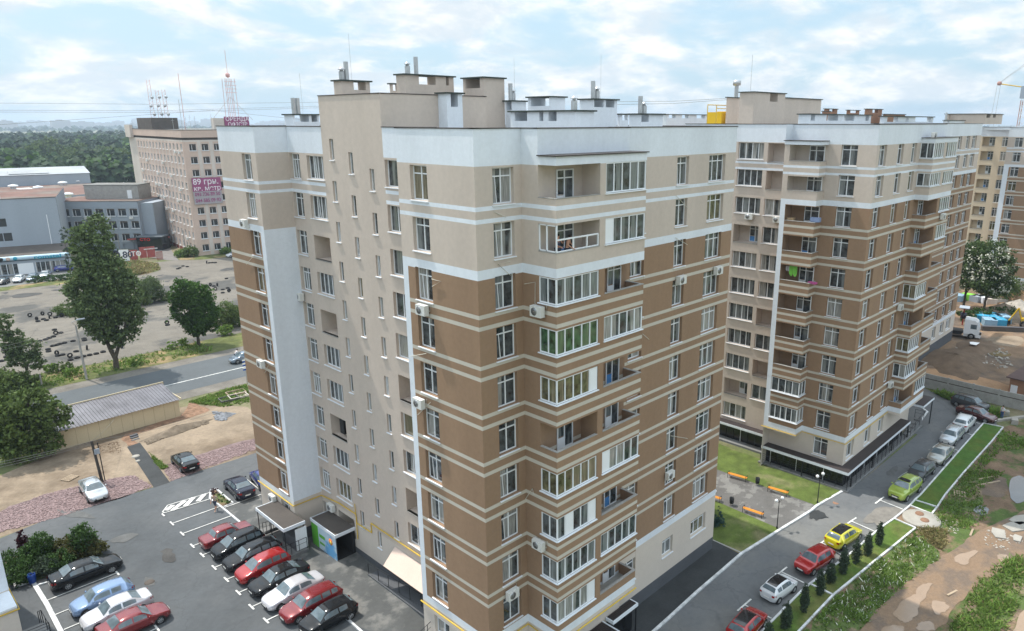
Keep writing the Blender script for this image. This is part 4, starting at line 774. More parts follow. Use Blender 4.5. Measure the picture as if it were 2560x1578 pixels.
sheet('lawn', P('o', (125, 515), (335, 610), (430, 562), (620, 432), (100, 205), (-60, 130)), LAWND, 3)
sheet('patio', P('o', (100, 205), (620, 432), (640, 425), (860, 298), (905, 262), (370, 30), (80, -120), (-100, 40)), PAVE, 3)
sheet('lawn', P('o', (905, 262), (1115, 138))+[(66.9, 24.3)]+P('n', (1140, 1310), (430, 1058), (40, 915), (-300, 800), (-300, 1000), (40, 1140)), LAWND, 4)
kerb(P('o', (100, 205), (620, 432)), .08, .03, KERBG); kerb(P('o', (905, 262), (380, 35), (60, -105)), .08, .03, KERBG); kerb(P('o', (120, 515), (335, 610)), .1, .05, KERBG)
# strips of lawn with kerbs
ro = P('p', (240, 1512), (350, 1380), (520, 1190), (585, 1110)); tipo = P('p', (470, 1085))
sheet('lawn_strip', [ri[1]]+[ri[2], ro[3], ro[2], ro[1], ro[0]]+P('o', (1805, 270), (1640, 215)), LAWNG, 5); sheet('lawn_strip', P('o', (1640, 222), (1800, 280), (1762, 322), (1600, 262)), LAWNG, 5)
kerb([P('o', (1600, 262))[0], P('o', (1640, 215))[0], ri[1], ri[2], ro[3], ro[2], ro[1], ro[0], P('o', (1805, 270))[0], P('o', (1762, 325))[0], P('o', (1600, 262))[0]], .14); kerb(P('o', (1640, 222), (1800, 272)), .14)
to = P('o', (1640, 430), (1500, 545), (1320, 690), (1200, 790), (1025, 932), (800, 1170), (640, 1340))
sheet('lawn_strip', [ti[1]]+to+ti[:0:-1], LAWN, 5)
kerb([P('o', (1600, 262))[0]]+ti[1:], .16); kerb([ti[1]]+to, .16); kerb(P('o', (850, 848), (1025, 932)), .16)
# rough ground right of the road
rough = [ti[-1]]+to[::-1]
sheet('rough_ground', to[::-1]+[ti[1], P('o', (1600, 262))[0]]+[ro[0], ro[1], ro[2], ro[3]]+[Vector((101, 14, 0)), Vector((140, 5, 0)), Vector((140, -40, 0)), Vector((30, -40, 0)), Vector((30, 8, 0))], SOIL, 1)
sheet('mud_track', P('o', (1150, 1300), (1350, 1050), (1550, 860), (1720, 730), (1850, 640), (2000, 560), (2060, 470), (2350, 330), (2600, 260), (2600, 560), (2440, 640), (2250, 760), (2060, 860), (1990, 960), (1830, 1150), (1760, 1300)), MUDR, 3)
for pl in (((1540, 960), (1650, 930), (1660, 870), (1730, 835), (1775, 845), (1700, 960), (1660, 1020), (1640, 1100), (1580, 1145), (1480, 1100), (1480, 1060)), ((1755, 1000), (1760, 975), (1830, 970), (1895, 1010), (1880, 1050), (1810, 1085), (1775, 1060)), ((1650, 1150), (1700, 1120), (1780, 1130), (1790, 1200), (1650, 1200)), ((1910, 640), (2080, 600), (2120, 600), (2030, 665), (2040, 700), (1960, 710)), ((2245, 640), (2270, 620), (2330, 625), (2345, 670), (2300, 720), (2200, 760), (2290, 690)), ((2370, 1190), (2453, 1020), (2500, 1000), (2500, 1250), (2350, 1250)), ((1380, 1200), (1440, 1150), (1560, 1160), (1560, 1220), (1380, 1230))): sheet('puddle', P('o', *pl), PUD, 5, kind='structure')
for pl in (((2340, 60), (2453, 20), (2500, 200), (2400, 260), (2340, 200)), ((2060, 290), (2130, 250), (2200, 300), (2140, 350))): sheet('puddle', P('o', *pl), PUDC, 5, kind='structure')
sheet('damp_stain', P('o', (900, 290), (950, 300), (1005, 350), (960, 365), (870, 360), (820, 345)), ASPD, 5); sheet('sandy_patch', P('o', (1240, 390), (1290, 320), (1360, 270), (1500, 270), (1560, 290), (1400, 400), (1300, 400)), mat('sand_on_asphalt', (.20, .185, .165), .95, var=.2, sc=1.5), 5)
sheet('bare_earth', P('o', (2080, 60), (2340, 30), (2340, 200), (2100, 180)), DIRT, 2)
WEEDY = mat('weedy_soil', (.085, .12, .035), .95, var=.35, sc=1.6, bump=1, bsc=9, col2=(.19, .14, .095), c2sc=.6, c2lo=.5, c2hi=.6)
sheet('grass_patch', P('o', (1640, 440), (1850, 640), (1720, 730), (1550, 860), (1350, 1050), (1180, 1240), (760, 1240), (1050, 950), (1340, 700)), WEEDY, 2); sheet('grass_patch', P('o', (2435, 640), (2140, 790), (2080, 900), (1990, 1040), (1850, 1240), (2300, 1240), (2560, 900)), WEEDY, 2)
sheet('grass_patch', P('o', (2035, -10), (1830, 280), (1850, 400), (2060, 420), (2160, 340), (2110, 150), (2250, 0)), WEEDY, 3)
# construction yard beyond the concrete fence
sheet('construction_ground', [(84.6, 31.6), (99, 31.6)]+P('p', (110, 820), (709, 950))+[(112, 0), (200, 0), (260, 60), (120, 70), (84.6, 50)], DIRT, 1)
sheet('orange_sand', P('p', (120, 750), (400, 790), (620, 860), (709, 905), (709, 960), (560, 935), (300, 860), (110, 805)), mat('orange_sand_ground', (.36, .225, .13), .95, var=.2, sc=.3, bump=.5), 3)
sheet('pale_sand', P('p', (440, 580), (709, 560), (709, 640), (480, 615)), SAND, 3); sheet('puddle', P('p', (470, 655), (520, 650), (630, 670), (640, 690), (520, 690)), mat('brown_puddle', (.2, .15, .08), .15, .5, var=.1), 4, kind='structure')  # sand patch over the yard dirt, in the common sandy soil material
sheet('pavement', [(84, 22.9), (97.5, 22.7), (103, 31.5), (84, 31.6)], ASPH, 3)
# parking marks along the access road
for a, b, c in (((1340, 247), (1405, 197), (1545, 290)), ((1120, 405), (1198, 353), (1340, 458)), ((915, 555), (960, 525), (1100, 640)), ((590, 790), (680, 722), (805, 840)), ((310, 1050), (412, 962), (565, 1108))):
    a, b, c = gr('o', *a), gr('o', *b), gr('o', *c); line([a, b], .14); line([a.lerp(b, .5), c], .11, None, 7)
for a, b in (((215, 1195), (170, 1230)), ((110, 1290), (80, 1310))): line(P('p', a, b), .13)
for a, b in (((300, 1240), (320, 1248)), ((185, 1330), (215, 1345)), ((360, 1140), (400, 1155)), ((420, 1080), (450, 1090))): line(P('p', a, b), .1)
for k, pl in (('d', ((1330, 930), (1390, 900), (1460, 930), (1450, 980), (1370, 1000))), ('d', ((1000, 560), (1240, 480), (1300, 520), (1080, 610))), ('e', ((60, 700), (180, 660), (230, 760), (120, 820))), ('d', ((560, 260), (900, 330), (860, 380), (500, 300))), ('n', ((1480, 1180), (1560, 1100), (1600, 1120), (1530, 1210)))): sheet('damp_stain', P(k, *pl), mat('worn_asphalt', (.105, .106, .105), .92, var=.25, sc=1.2) if k != 'e' else BARE, 4 if k != 'o' else 3)
s = MB(); g = gr('d', 1390, 955); s.lathe([(0, .04), (.33, .04), (.36, 0)], mat('iron_cover', (.09, .075, .065), .8), 14, g+Vector((0, 0, .04))); tag(s.build('manhole_cover'), 'dark round cover in a worn patch of the car park', 'manhole cover')
# ---------------------------------------------------------------- cars
def paint(name, col, metal=.25): d = max(col) < .06; return mat('paint_'+name, col, .12 if d else .2, .35 if d else .6, var=.03, sc=3, metal=0 if d else metal, coat=.25 if d else 1)
TYRE = mat('tyre_rubber', (.02, .02, .021), .85, var=.1); RIM = mat('alloy_rim', (.42, .43, .44), .3, metal=.8, var=.05); TRIM = mat('black_trim', (.02, .02, .022), .5, var=0)
CGL = mat('car_glass', (.10, .135, .155), .04, 1.0, var=.25, sc=2); LAMP = mat('headlamp_lens', (.62, .66, .68), .12, .8, var=.03); TAIL = mat('tail_lamp', (.35, .012, .012), .2, .6, var=.03); PLATE = mat('number_plate', (.75, .75, .72), .5, var=0); ROOFB = mat('black_roof_glass', (.012, .013, .016), .08, .8, var=.05)  # car glass has a bluish base colour standing in for reflected sky
CT = {  # L, W, H, top profile (x from front, z), cowl x, windscreen top x, rear glass top x, rear glass foot x, belt, wheel centres
 'sedan': (4.6, 1.80, 1.46, [(0, .52), (.015, .66), (.05, .76), (.15, .87), (.27, .95), (.40, 1.38), (.48, 1.45), (.58, 1.46), (.70, 1.40), (.845, 1.08), (.93, 1.06), (.985, 1.0), (1, .6)], .27, .405, .69, .845, .95, (.185, .795)),
 'hatch': (4.15, 1.74, 1.48, [(0, .52), (.015, .68), (.06, .80), (.16, .90), (.25, .98), (.39, 1.40), (.48, 1.48), (.62, 1.49), (.82, 1.43), (.90, 1.30), (.97, 1.0), (.99, .9), (1, .55)], .25, .395, .86, .965, .97, (.19, .81)),
 'mpv': (4.2, 1.74, 1.60, [(0, .55), (.015, .72), (.06, .88), (.16, 1.0), (.21, 1.06), (.38, 1.50), (.48, 1.60), (.66, 1.61), (.86, 1.54), (.93, 1.35), (.975, 1.05), (.99, .9), (1, .6)], .21, .385, .89, .975, 1.02, (.19, .81)),
 'wagon': (4.6, 1.76, 1.50, [(0, .52), (.015, .68), (.05, .79), (.15, .90), (.25, .97), (.375, 1.40), (.45, 1.49), (.62, 1.51), (.84, 1.46), (.91, 1.33), (.97, 1.02), (.99, .9), (1, .55)], .25, .38, .875, .97, .97, (.185, .79)),
 'suv': (4.5, 1.84, 1.66, [(0, .6), (.015, .80), (.05, .95), (.15, 1.05), (.25, 1.10), (.375, 1.55), (.46, 1.65), (.64, 1.66), (.84, 1.60), (.91, 1.45), (.97, 1.12), (.99, 1.0), (1, .65)], .25, .38, .875, .97, 1.10, (.19, .80)),
 'mini': (3.55, 1.63, 1.48, [(0, .5), (.02, .72), (.07, .86), (.16, .95), (.21, .99), (.38, 1.41), (.48, 1.48), (.66, 1.48), (.83, 1.38), (.90, 1.22), (.965, .98), (.99, .85), (1, .55)], .21, .385, .855, .955, .97, (.2, .82)),
 'oldsedan': (4.2, 1.66, 1.42, [(0, .55), (.01, .72), (.03, .80), (.15, .86), (.28, .91), (.40, 1.34), (.46, 1.41), (.60, 1.42), (.72, 1.38), (.80, .98), (.90, .95), (.985, .93), (1, .6)], .28, .405, .72, .80, .92, (.18, .79))}
def interp(pts, x):
    for i in range(len(pts)-1):
        if x <= pts[i+1][0]:
            a, b = pts[i], pts[i+1]; t = (x-a[0])/(b[0]-a[0]+1e-9); p0 = pts[max(0, i-1)]; p3 = pts[min(len(pts)-1, i+2)]
            m0 = (b[1]-p0[1])/(b[0]-p0[0]+1e-9)*(b[0]-a[0]) if i else (b[1]-a[1]); m1 = (p3[1]-a[1])/(p3[0]-a[0]+1e-9)*(b[0]-a[0]) if i+2 < len(pts) else (b[1]-a[1])
            dd = b[1]-a[1]; lim = 2.2*abs(dd)+.02; m0 = max(-lim, min(lim, m0)); m1 = max(-lim, min(lim, m1))
            return (2*t**3-3*t**2+1)*a[1]+(t**3-2*t**2+t)*m0+(-2*t**3+3*t**2)*b[1]+(t**3-t**2)*m1
    return pts[-1][1]
def make_car(typ, pm, loc, heading, label, group, roofglass=False, rails=False, rimm=None):
    Lc, Wc, Hc, top, xc, xw, xr, xf, belt, wh = CT[typ]; K = .965; hwm = Wc/2
    plan = [(0, .60), (.012, .74), (.05, .88), (.12, .955), (.22, .985), (.5, 1), (.8, .99), (.92, .94), (.975, .86), (1, .70)]
    if typ == 'oldsedan': plan = [(0, .80), (.012, .88), (.05, .94), (.2, .98), (.5, 1), (.8, .98), (.95, .94), (.99, .88), (1, .8)]
    def ring(x):
        hw = hwm*interp(plan, x); zt = interp(top, x); zb = .20+.07*max(0, (.06-x)/.06)+.1*max(0, (x-.94)/.06)
        cab = min(1, max(0, (x-xc)/(xw-xc)))*min(1, max(0, (xf-x)/(xf-xr))); c2 = cab*cab*(3-2*cab)
        bl = min(zt-.03, belt+.05*max(0, (x-.3))); tw = hw*(.86*(1-c2)+.70*c2); z6 = zt-.03-.035*c2
        if z6 < bl: z6 = bl+.005
        mid = zb+(bl-zb)*.5
        return [(0, zb), (hw*.80, zb), (hw*.965, zb+.09), (hw, mid), (hw*.99, bl-.07 if bl-.07 > mid else mid+.01), (hw*.945, bl), (tw, z6), (tw*.86, zt-.012), (tw*.45, zt), (0, zt+.004)]
    xs = sorted(set([0, .006, .015, .03, .05, .08, .12, .17, .22]+[xc+(xw-xc)*i/6 for i in range(7)]+[xw+(xr-xw)*i/6 for i in range(7)]+[xr+(xf-xr)*i/5 for i in range(6)]+[xf+(1-xf)*i/6 for i in range(7)]+[.985, .995]))
    root = empty('parked_car', loc, heading, label, 'car', group); root.scale = (K, K, K); X = lambda x: (0.5-x)*Lc
    s = MB(); rows = []
    for x in xs:
        r = ring(x); rows.append([(X(x), y, z) for y, z in r]+[(X(x), -y, z) for y, z in r[-2:0:-1]])
    s.grid([r[::-1] for r in rows], pm, True, True, lambda i, j: TRIM if j in (len(rows[0])-2, len(rows[0])-1, 0, len(rows[0])-3) and 0 else pm)
    n = len(rows[0])
    s.face([rows[0][i] for i in range(n)], pm); s.face([rows[-1][i] for i in range(n)][::-1], pm)
    body = s.build('body', root)
    # glass laid just proud of the shell
    def strip(x0, x1, a0, a1, side, nx=5, off=.006):
        rw = []
        for i in range(nx+1):
            x = x0+(x1-x0)*i/nx; r = ring(x); p5, p6 = r[5], r[6]; rw.append([(X(x), side*(p5[0]+(p6[0]-p5[0])*t+off), p5[1]+(p6[1]-p5[1])*t) for t in (a0, (a0+a1)/2, a1)])
        return rw
    def strip2(x0, x1, x2, side, off=.008):  # window that tapers towards a slanted pillar
        rw = []
        for i in range(7):
            t = i/6; lo = x0+(x1-x0)*t; r = ring(lo); h = .9
            for _ in range(1): pass
            p5, p6 = r[5], r[6]; rw.append([(X(lo), side*(p5[0]+(p6[0]-p5[0])*u+off), p5[1]+(p6[1]-p5[1])*u) for u in (.1, .5, .88)])
        return rw
    pil = .012; mid = xw+(xr-xw)*.42+.02
    x_a = xc+(xw-xc)*.62; x_b = xr+(xf-xr)*(.35 if typ in ('sedan', 'oldsedan') else .15)
    wins = [(x_a, mid-pil), (mid+pil, x_b-(.0 if typ in ('sedan', 'oldsedan', 'mini') else .10*1.0))]
    if typ in ('wagon', 'suv', 'mpv'): wins = [(x_a, mid-pil), (mid+pil, x_b-.13), (x_b-.13+2*pil, x_b)]
    if typ == 'mini': wins = [(x_a, xw+(xr-xw)*.62), (xw+(xr-xw)*.68, x_b-.03)]
    for sd in (1, -1):
        for a, b in wins:
            q = MB(); rr = strip(a, b, .10, .86, sd); q.grid(rr if sd > 0 else [r[::-1] for r in rr], CGL, False, False); q.build('side_window', root)
    def deck(x0, x1, wf0, wf1, m, name, off=.008, nx=5):
        q = MB(); rw = []
        for i in range(nx+1):
            x = x0+(x1-x0)*i/nx; r = ring(x); tw = r[6][0]*(wf0+(wf1-wf0)*i/nx); row = []
            for j in range(-3, 4):
                y = tw*j/3; ay = abs(y)
                zz = interp([(0, r[9][1]), (r[8][0], r[8][1]), (r[7][0], r[7][1]), (r[6][0]+1e-4, r[6][1])], min(ay, r[6][0])); row.append((X(x), y, zz+off))
            rw.append(row)
        q.grid(rw, m, False, True); return q.build(name, root)
    deck(xc+(xw-xc)*.06, xc+(xw-xc)*.95, .93, .93, CGL, 'windscreen', .012)
    deck(xr+(xf-xr)*.10, xr+(xf-xr)*.90, .9, .88, CGL, 'rear_window', .012)
    if roofglass: deck(xw+.01, xr-.02 if typ != 'suv' else xw+.12, .82, .80, ROOFB, 'roof_panel', .01)
    if rails:
        for sd in (1, -1): q = MB(); r = ring((xw+xr)/2); q.tube([(X(xw+.02), sd*r[6][0]*.98, Hc-.03), (X((xw+xr)/2), sd*r[6][0]*.99, Hc+.03), (X(xr), sd*r[6][0]*.97, Hc-.05)], .02, RIM, 5); q.build('roof_rail', root)
    R = .335 if typ == 'suv' else (.29 if typ in ('mini', 'oldsedan') else .315)
    for wx in wh:
        hw = hwm*interp(plan, wx)
        for sd in (1, -1):
            q = MB(); q.lathe([(R+.055, sd*(hw-.22)), (R+.055, sd*(hw+.002)), (0, sd*(hw+.004))], TRIM, 20, (X(wx), 0, R+.0), 'y', False); q.build('wheel_arch', root)
            q = MB(); q.lathe([(R*.6, sd*(hw-.18)), (R*.97, sd*(hw-.18)), (R, sd*(hw-.14)), (R, sd*(hw-.01)), (R*.95, sd*(hw+.018)), (R*.66, sd*(hw+.02)), (R*.66, sd*(hw+.0))], TYRE, 18, (X(wx), 0, R), 'y'); o = q.build('wheel', root)
            q = MB(); q.lathe([(R*.67, sd*(hw+.012)), (R*.60, sd*(hw+.016)), (R*.56, sd*(hw+.006))], rimm or RIM, 18, (X(wx), 0, R), 'y')
            for k in range(7):
                a = 2*PI*k/7; ca, sa = math.cos(a), math.sin(a); q.tube([(X(wx)+ca*.03, sd*(hw+.014), R+sa*.03), (X(wx)+ca*R*.6, sd*(hw+.014), R+sa*R*.6)], [.04, .028], rimm or RIM, 4)
            q.build('rim', o)
    for sd in (1, -1):
        x0, x1 = .008, .075; q = MB(); rw = []
        for i in range(5):
            x = x0+(x1-x0)*i/4; r = ring(x); p5 = r[5]; p4 = r[3]; zt = r[6][1]; rw.append([(X(x)+.012, sd*(p5[0]*(.62+.38*i/4)+.008), zt-.05), (X(x)+.012, sd*(r[4][0]*(.66+.35*i/4)+.008), zt-.17)])
        q.grid(rw if sd > 0 else [r[::-1] for r in rw], LAMP, False, True); q.build('headlight', root)
        q = MB(); r = ring(.985); r2 = ring(.93); zt = min(r[6][1], belt)+.0
        if typ in ('mpv', 'wagon', 'hatch', 'suv', 'mini'): zt += .05
        q.grid([[(X(1)-.004, sd*r[3][0]*.72, zt-.04), (X(1)-.004, sd*r[3][0]*.72, zt-.2)], [(X(.99)-.008, sd*r[3][0]*.98, zt-.02), (X(.99)-.008, sd*r[3][0]*1.0, zt-.2)], [(X(.94), sd*(r2[3][0]+.006), zt-.03), (X(.94), sd*(r2[3][0]+.008), zt-.16)]], TAIL, False, True); q.build('tail_light', root)
        q = MB(); xm = xc+(xw-xc)*.42; r = ring(xm); q.lathe([(0, -.1), (.07, -.06), (.075, .04), (0, .07)], pm, 8, (0, 0, 0), 'y'); o = q.build('mirror', root); o.location = (X(xm), sd*(r[5][0]+.11), r[5][1]+.06); o.scale = (1, 1, .9)
        q = MB(); q.tube([(X(xm), sd*r[5][0]*.98, r[5][1]), (X(xm), sd*(r[5][0]+.06), r[5][1]+.04)], .02, TRIM, 4); q.build('mirror_stalk', root)
    q = MB(); z0 = ring(.01)[6][1]; q.box(X(0)-.05, X(0)+.018, -hwm*.42, hwm*.42, z0-.2, z0-.08, TRIM); q.box(X(0)-.05, X(0)+.02, -hwm*.55, hwm*.55, .26, .40, TRIM); q.build('grille', root)
    for sx in (1, -1): q = MB(); xx = X(0)+.02 if sx > 0 else X(1)-.02; q.box(min(xx, xx+sx*.008), max(xx, xx+sx*.008), -.26, .26, (.42 if sx > 0 else .52), (.53 if sx > 0 else .63), PLATE); q.build('number_plate', root)
    return root
def car_px(k, prear, pfront, side, typ, pm, label, group, **kw):
    a, b = gr(k, *prear), gr(k, *pfront); d = Vector((b.x-a.x, b.y-a.y, 0)).normalized(); n = Vector((-d.y, d.x, 0)); c = (a+b)/2-n*side*CT[typ][1]*.965/2
    c.z = hT(c.x, c.y)+.03; return make_car(typ, pm, c, math.atan2(d.y, d.x), label, group, **kw)
BK = paint('black', (.010, .011, .013)); NV = paint('navy_black', (.012, .014, .03)); RD = paint('red', (.36, .012, .014)); DR = paint('dark_red', (.20, .012, .016)); SV = paint('silver', (.45, .47, .49), .5); WH = paint('white', (.68, .70, .72), .05)
LB = paint('light_blue', (.20, .30, .48), .4); GN = paint('lime_green', (.32, .42, .07)); YW = paint('yellow', (.55, .50, .012), .1); GB = paint('grey_beige', (.33, .32, .29), .5); DG2 = paint('dark_grey', (.05, .052, .056), .4); MR = paint('maroon', (.07, .012, .014)); BL = paint('blue', (.02, .035, .22), .3); PW = paint('pearl_white', (.60, .59, .62), .3); BG = paint('blue_grey', (.22, .27, .33), .4)
gC = 'cars in the left car park'; dy = (Ts[3].y-Ts[8].y)/5
def slotR(i, typ, pm, rev, lab, dx=0, **kw):
    y = Ts[3].y-dy*(i-3+.5); x = 18.0+CT[typ][0]*.48+dx; return make_car(typ, pm, (x, y, 1.93), PI if rev else 0, lab, gC, **kw)
slotR(3, 'oldsedan', DR, False, 'boxy dark red saloon, first of the parked row beside the block, tail towards the road')
slotR(4, 'mpv', BK, True, 'black five-door car with a long glossy windscreen beside the boxy dark red saloon')
slotR(5, 'wagon', BK, True, 'black estate car between the black five-door and the bright red people carrier')
slotR(6, 'mpv', RD, True, 'bright red people carrier parked between two black cars')
slotR(7, 'sedan', BK, True, 'big black saloon with chrome window trim parked between bright red and silver cars')
slotR(8, 'sedan', PW, True, 'silver-white saloon with black rear glass beside the dark red estate')
slotR(9, 'wagon', DR, True, 'dark red estate car between the silver-white saloon and a black hatchback', .2)
slotR(10, 'hatch', BK, True, 'black hatchback at the bottom edge of the car park row', .5)
dyl = (LT[0].y-LT[4].y)/4; clx = lambda y: cl[0].x+(cl[1].x-cl[0].x)*(cl[0].y-y)/(cl[0].y-cl[1].y)
def slotL(i, typ, pm, rev, lab, dx=0, **kw):
    y = LT[0].y-dyl*(i+.5); x = clx(y)+.75+CT[typ][0]*.48+dx; return make_car(typ, pm, (x, y, 1.93), PI if rev else 0, lab, gC, **kw)
slotL(-1, 'sedan', BK, False, 'long black saloon with chrome strip parked beside the leafy shrub bed', .1).scale = (1.04, 1, 1)
slotL(1, 'hatch', LB, True, 'light blue hatchback in the left parking row', .2); slotL(2, 'sedan', PW, True, 'pale silver saloon between the light blue hatchback and a dark red car', .3); slotL(3, 'sedan', DR, False, 'dark red saloon cut by the bottom edge in the left parking row', .7)
car_px('c', (742, 1235), (815, 1335), -1, 'sedan', SV, 'silver saloon parked on pink gravel beside the cable pole', 'cars on the gravel')
car_px('c', (1690, 1062), (1592, 965), 1, 'sedan', BK, 'black saloon parked on pink gravel right of the asphalt footpath', 'cars on the gravel')
car_px('c', (2195, 1310), (2088, 1205), 1, 'sedan', NV, 'navy-black saloon parked just behind the small flower bed', gC); car_px('c', (2422, 1232), (2320, 1120), 1, 'hatch', BL, 'deep blue hatchback half hidden by the block corner', gC)
gS = 'cars along the access road'
car_px('o', (1668, 165), (1585, 228), 1, 'suv', GN, 'lime green crossover with a sunroof parked on the access road', gS, roofglass=True, rails=True)
car_px('n', (1888, 1182), (1805, 1250), 1, 'hatch', DG2, 'dark grey small hatchback behind the lime green crossover', gS); car_px('n', (2048, 1035), (1975, 1108), 1, 'sedan', GB, 'greyish beige saloon between dark grey hatchback and silver estate', gS)
car_px('n', (2142, 872), (2070, 945), 1, 'wagon', SV, 'silver estate with roof rails behind the greyish beige saloon', gS, rails=True); car_px('n', (2185, 828), (2242, 765), -1, 'suv', WH, 'white off-roader seen from behind at the far end of the access road row', gS, rails=True)
car_px('n', (2105, 682), (2335, 752), -1, 'sedan', MR, 'dark maroon saloon parked across the end of the access road', gS); car_px('n', (2050, 595), (2290, 665), -1, 'suv', DG2, 'black estate-like off-roader next to the concrete fence', gS, rails=True)
car_px('o', (1098, 612), (1232, 505), -1, 'hatch', YW, 'bright yellow hatchback with black roof glass beside the thujas', gS, roofglass=True); car_px('o', (1015, 695), (880, 795), 1, 'hatch', RD, 'red hatchback facing the viewer in front of the yellow one', gS)
car_px('o', (615, 1003), (747, 905), -1, 'mini', WH, 'small white city car with black roof seen from behind', gS, roofglass=True); car_px('o', (398, 1300), (515, 1172), -1, 'hatch', RD, 'red hatchback with black glass roof at the bottom edge', gS, roofglass=True)
gF = 'cars outside the shop hall'
for px, py, typ, pm, lab in ((60, 1478, 'hatch', BK, 'black hatchback at the left edge before the shop hall'), (235, 1455, 'hatch', WH, 'white hatchback before the shop hall'), (390, 1438, 'wagon', BG, 'blue-grey estate before the shop hall'), (532, 1412, 'suv', SV, 'silver off-roader nearest the long hedge by the shop hall')):
    g = gr('u', px, py); make_car(typ, pm, (g.x, g.y+1.6, 1.95), aR-PI/2-.15, lab, gF)
g = gr('u', 715, 1325); make_car('hatch', BL, (g.x, g.y, 1.95), aR, 'blue hatchback tight against the shop windows', gF); g = gr('u', 400, 1345); make_car('hatch', BK, (g.x, g.y+.5, 1.95), aR, 'black car in front of the white shop panel', gF)
g = gr('b', 2330, 1308); make_car('hatch', BG, (g.x, g.y+.8, 1.95), PI, 'grey-blue car on the main road beside the cyclist', 'moving cars'); g = gr('b', 2195, 320); make_car('hatch', WH, (g.x+1, g.y+1, 1.95), PI, 'white car by the tower foot, cut off by the block edge', 'moving cars')
g = gr('u', 1290, 1132); make_car('sedan', NV, (g.x, g.y, 1.95), aR-.3, 'dark car in the yard beside the grey office wing', gF)
# ---------------------------------------------------------------- vegetation
def leafm(name, col, var=.35, tr=.25): return mat(name, col, .75, .25, var=.22, sc=.5, isl=var, trans=tr)
BARK = mat('grey_brown_bark', (.085, .07, .055), .95, var=.3, sc=3, bump=.8); 
LP = leafm('poplar_leaves', (.105, .150, .055)); LC = leafm('chestnut_leaves', (.050, .105, .018)); LB_ = leafm('birch_leaves', (.10, .14, .055)); LWl = leafm('willow_leaves', (.10, .145, .04)); LTh = leafm('thuja_needles', (.05, .075, .045), .3, .1)
LSh = leafm('shrub_leaves', (.05, .10, .025)); LAc = leafm('acacia_leaves', (.07, .11, .035)); LF = leafm('forest_leaves', (.040, .072, .028), .4); LPi = leafm('pine_needles', (.030, .058, .028), .35, .1); FLW = mat('white_blossom', (.62, .62, .52), .8, var=.1, isl=.1); LWd = leafm('weed_blades', (.15, .235, .05), .4, .4); LDry = leafm('dry_grass_blades', (.26, .22, .10), .35); LRed = leafm('purple_leaves', (.05, .012, .02), .3)
def leaves(mb, lobes, n, size, m, seed=1, clump=None, droop=0, shell=.55, flat=0):
    """leaf-sized quads gathered in clumps through the lobes of a crown"""
    R_ = random.Random(seed); tot = sum(l[3]*l[4]*l[5] for l in lobes)
    for (cx, cy, cz, rx, ry, rz) in lobes:
        k = max(3, int(n*rx*ry*rz/tot)); nc = max(3, k//(clump or 26)); cs = (rx*ry*rz)**(1/3)*.30
        for c in range(nc):
            while True:
                d = Vector((R_.gauss(0, 1), R_.gauss(0, 1), R_.gauss(0, 1)))
                if d.length > .1: break
            d.normalize(); rr = shell+(1-shell)*R_.random()**.6; c0 = Vector((cx+d.x*rx*rr, cy+d.y*ry*rr, cz+d.z*rz*rr)); s1 = cs*R_.uniform(.55, 1.25)
            for i in range(k//nc):
                e = Vector((R_.gauss(0, 1), R_.gauss(0, 1), R_.gauss(0, .75)))*s1*.5; p = c0+e; p.z -= droop*R_.random()*abs(e.length)
                a = Vector((R_.gauss(0, 1), R_.gauss(0, 1), R_.gauss(0, 1)+flat)).normalized(); t = a.cross(Vector((R_.gauss(0, 1), R_.gauss(0, 1), R_.gauss(0, 1)))).normalized(); b = a.cross(t); sz = size*R_.uniform(.55, 1.25)*.5
                mb.face([p-t*sz, p-b*sz*.7, p+t*sz, p+b*sz*.7], m)
def limbs(mb, base, forks, r):
    for pts, r0_ in forks: mb.tube([Vector(p)+Vector(base) for p in pts], [r0_*(1-.75*i/(len(pts)-1)) for i in range(len(pts))], BARK, 7)
def tree(name, loc, lobes, n, size, m, forks, label, group=None, seed=1, cat='tree', **kw):
    o = empty(name, loc, 0, label, cat, group); t = MB(); limbs(t, (0, 0, 0), forks, 0)
    if forks: t.build('trunk', o)
    c = MB(); leaves(c, lobes, n, size, m, seed, **kw); c.build('crown', o); return o
g = gr('b', 1100, 1370)
lob = [(-1.2, 1.2, 17.8, 1.5, 1.5, 3.0), (.6, -.4, 18.5, 1.6, 1.6, 3.6), (-.4, .4, 14.5, 2.6, 2.6, 3.6), (.9, -1.0, 13.0, 2.8, 2.8, 3.4), (-2.0, 2.0, 11.6, 2.4, 2.4, 3.0), (2.1, -2.1, 11.4, 2.3, 2.3, 3.0), (-.2, 0, 9.8, 3.3, 3.3, 3.4), (-2.4, 2.4, 8.6, 1.9, 1.9, 2.2), (2.5, -2.5, 8.0, 1.9, 1.9, 2.6), (-.6, .6, 6.4, 2.3, 2.3, 2.2), (1.3, -1.3, 6.0, 1.9, 1.9, 2.4), (-1.6, 1.6, 5.4, 1.2, 1.2, 1.6), (2.9, -3.1, 6.2, .9, .9, .8), (.4, -.2, 4.4, 1.5, 1.5, 1.3)]
lob = [(x*.9, y*.9, z, a*(.9 if z < 16 else 1.05), b*(.9 if z < 16 else 1.05), c*.97) for x, y, z, a, b, c in lob]
tree('poplar_tree', g, lob, 30000, .44, LP, [([(0, 0, 0), (.1, 0, 1.5), (-.3, .3, 3), (-.9, .9, 7), (-1, 1, 14)], .42), ([(.05, 0, 1.6), (.6, -.4, 3.2), (.8, -.6, 8), (.6, -.4, 17)], .3), ([(.3, -.2, 2.4), (1.3, -1.2, 5), (2.2, -2.2, 10)], .2), ([(-.5, .4, 4), (-1.8, 1.8, 8)], .15)], 'tallest tree, a big forked poplar on the verge of the main road', seed=3)
g = gr('b', 1880, 1150)
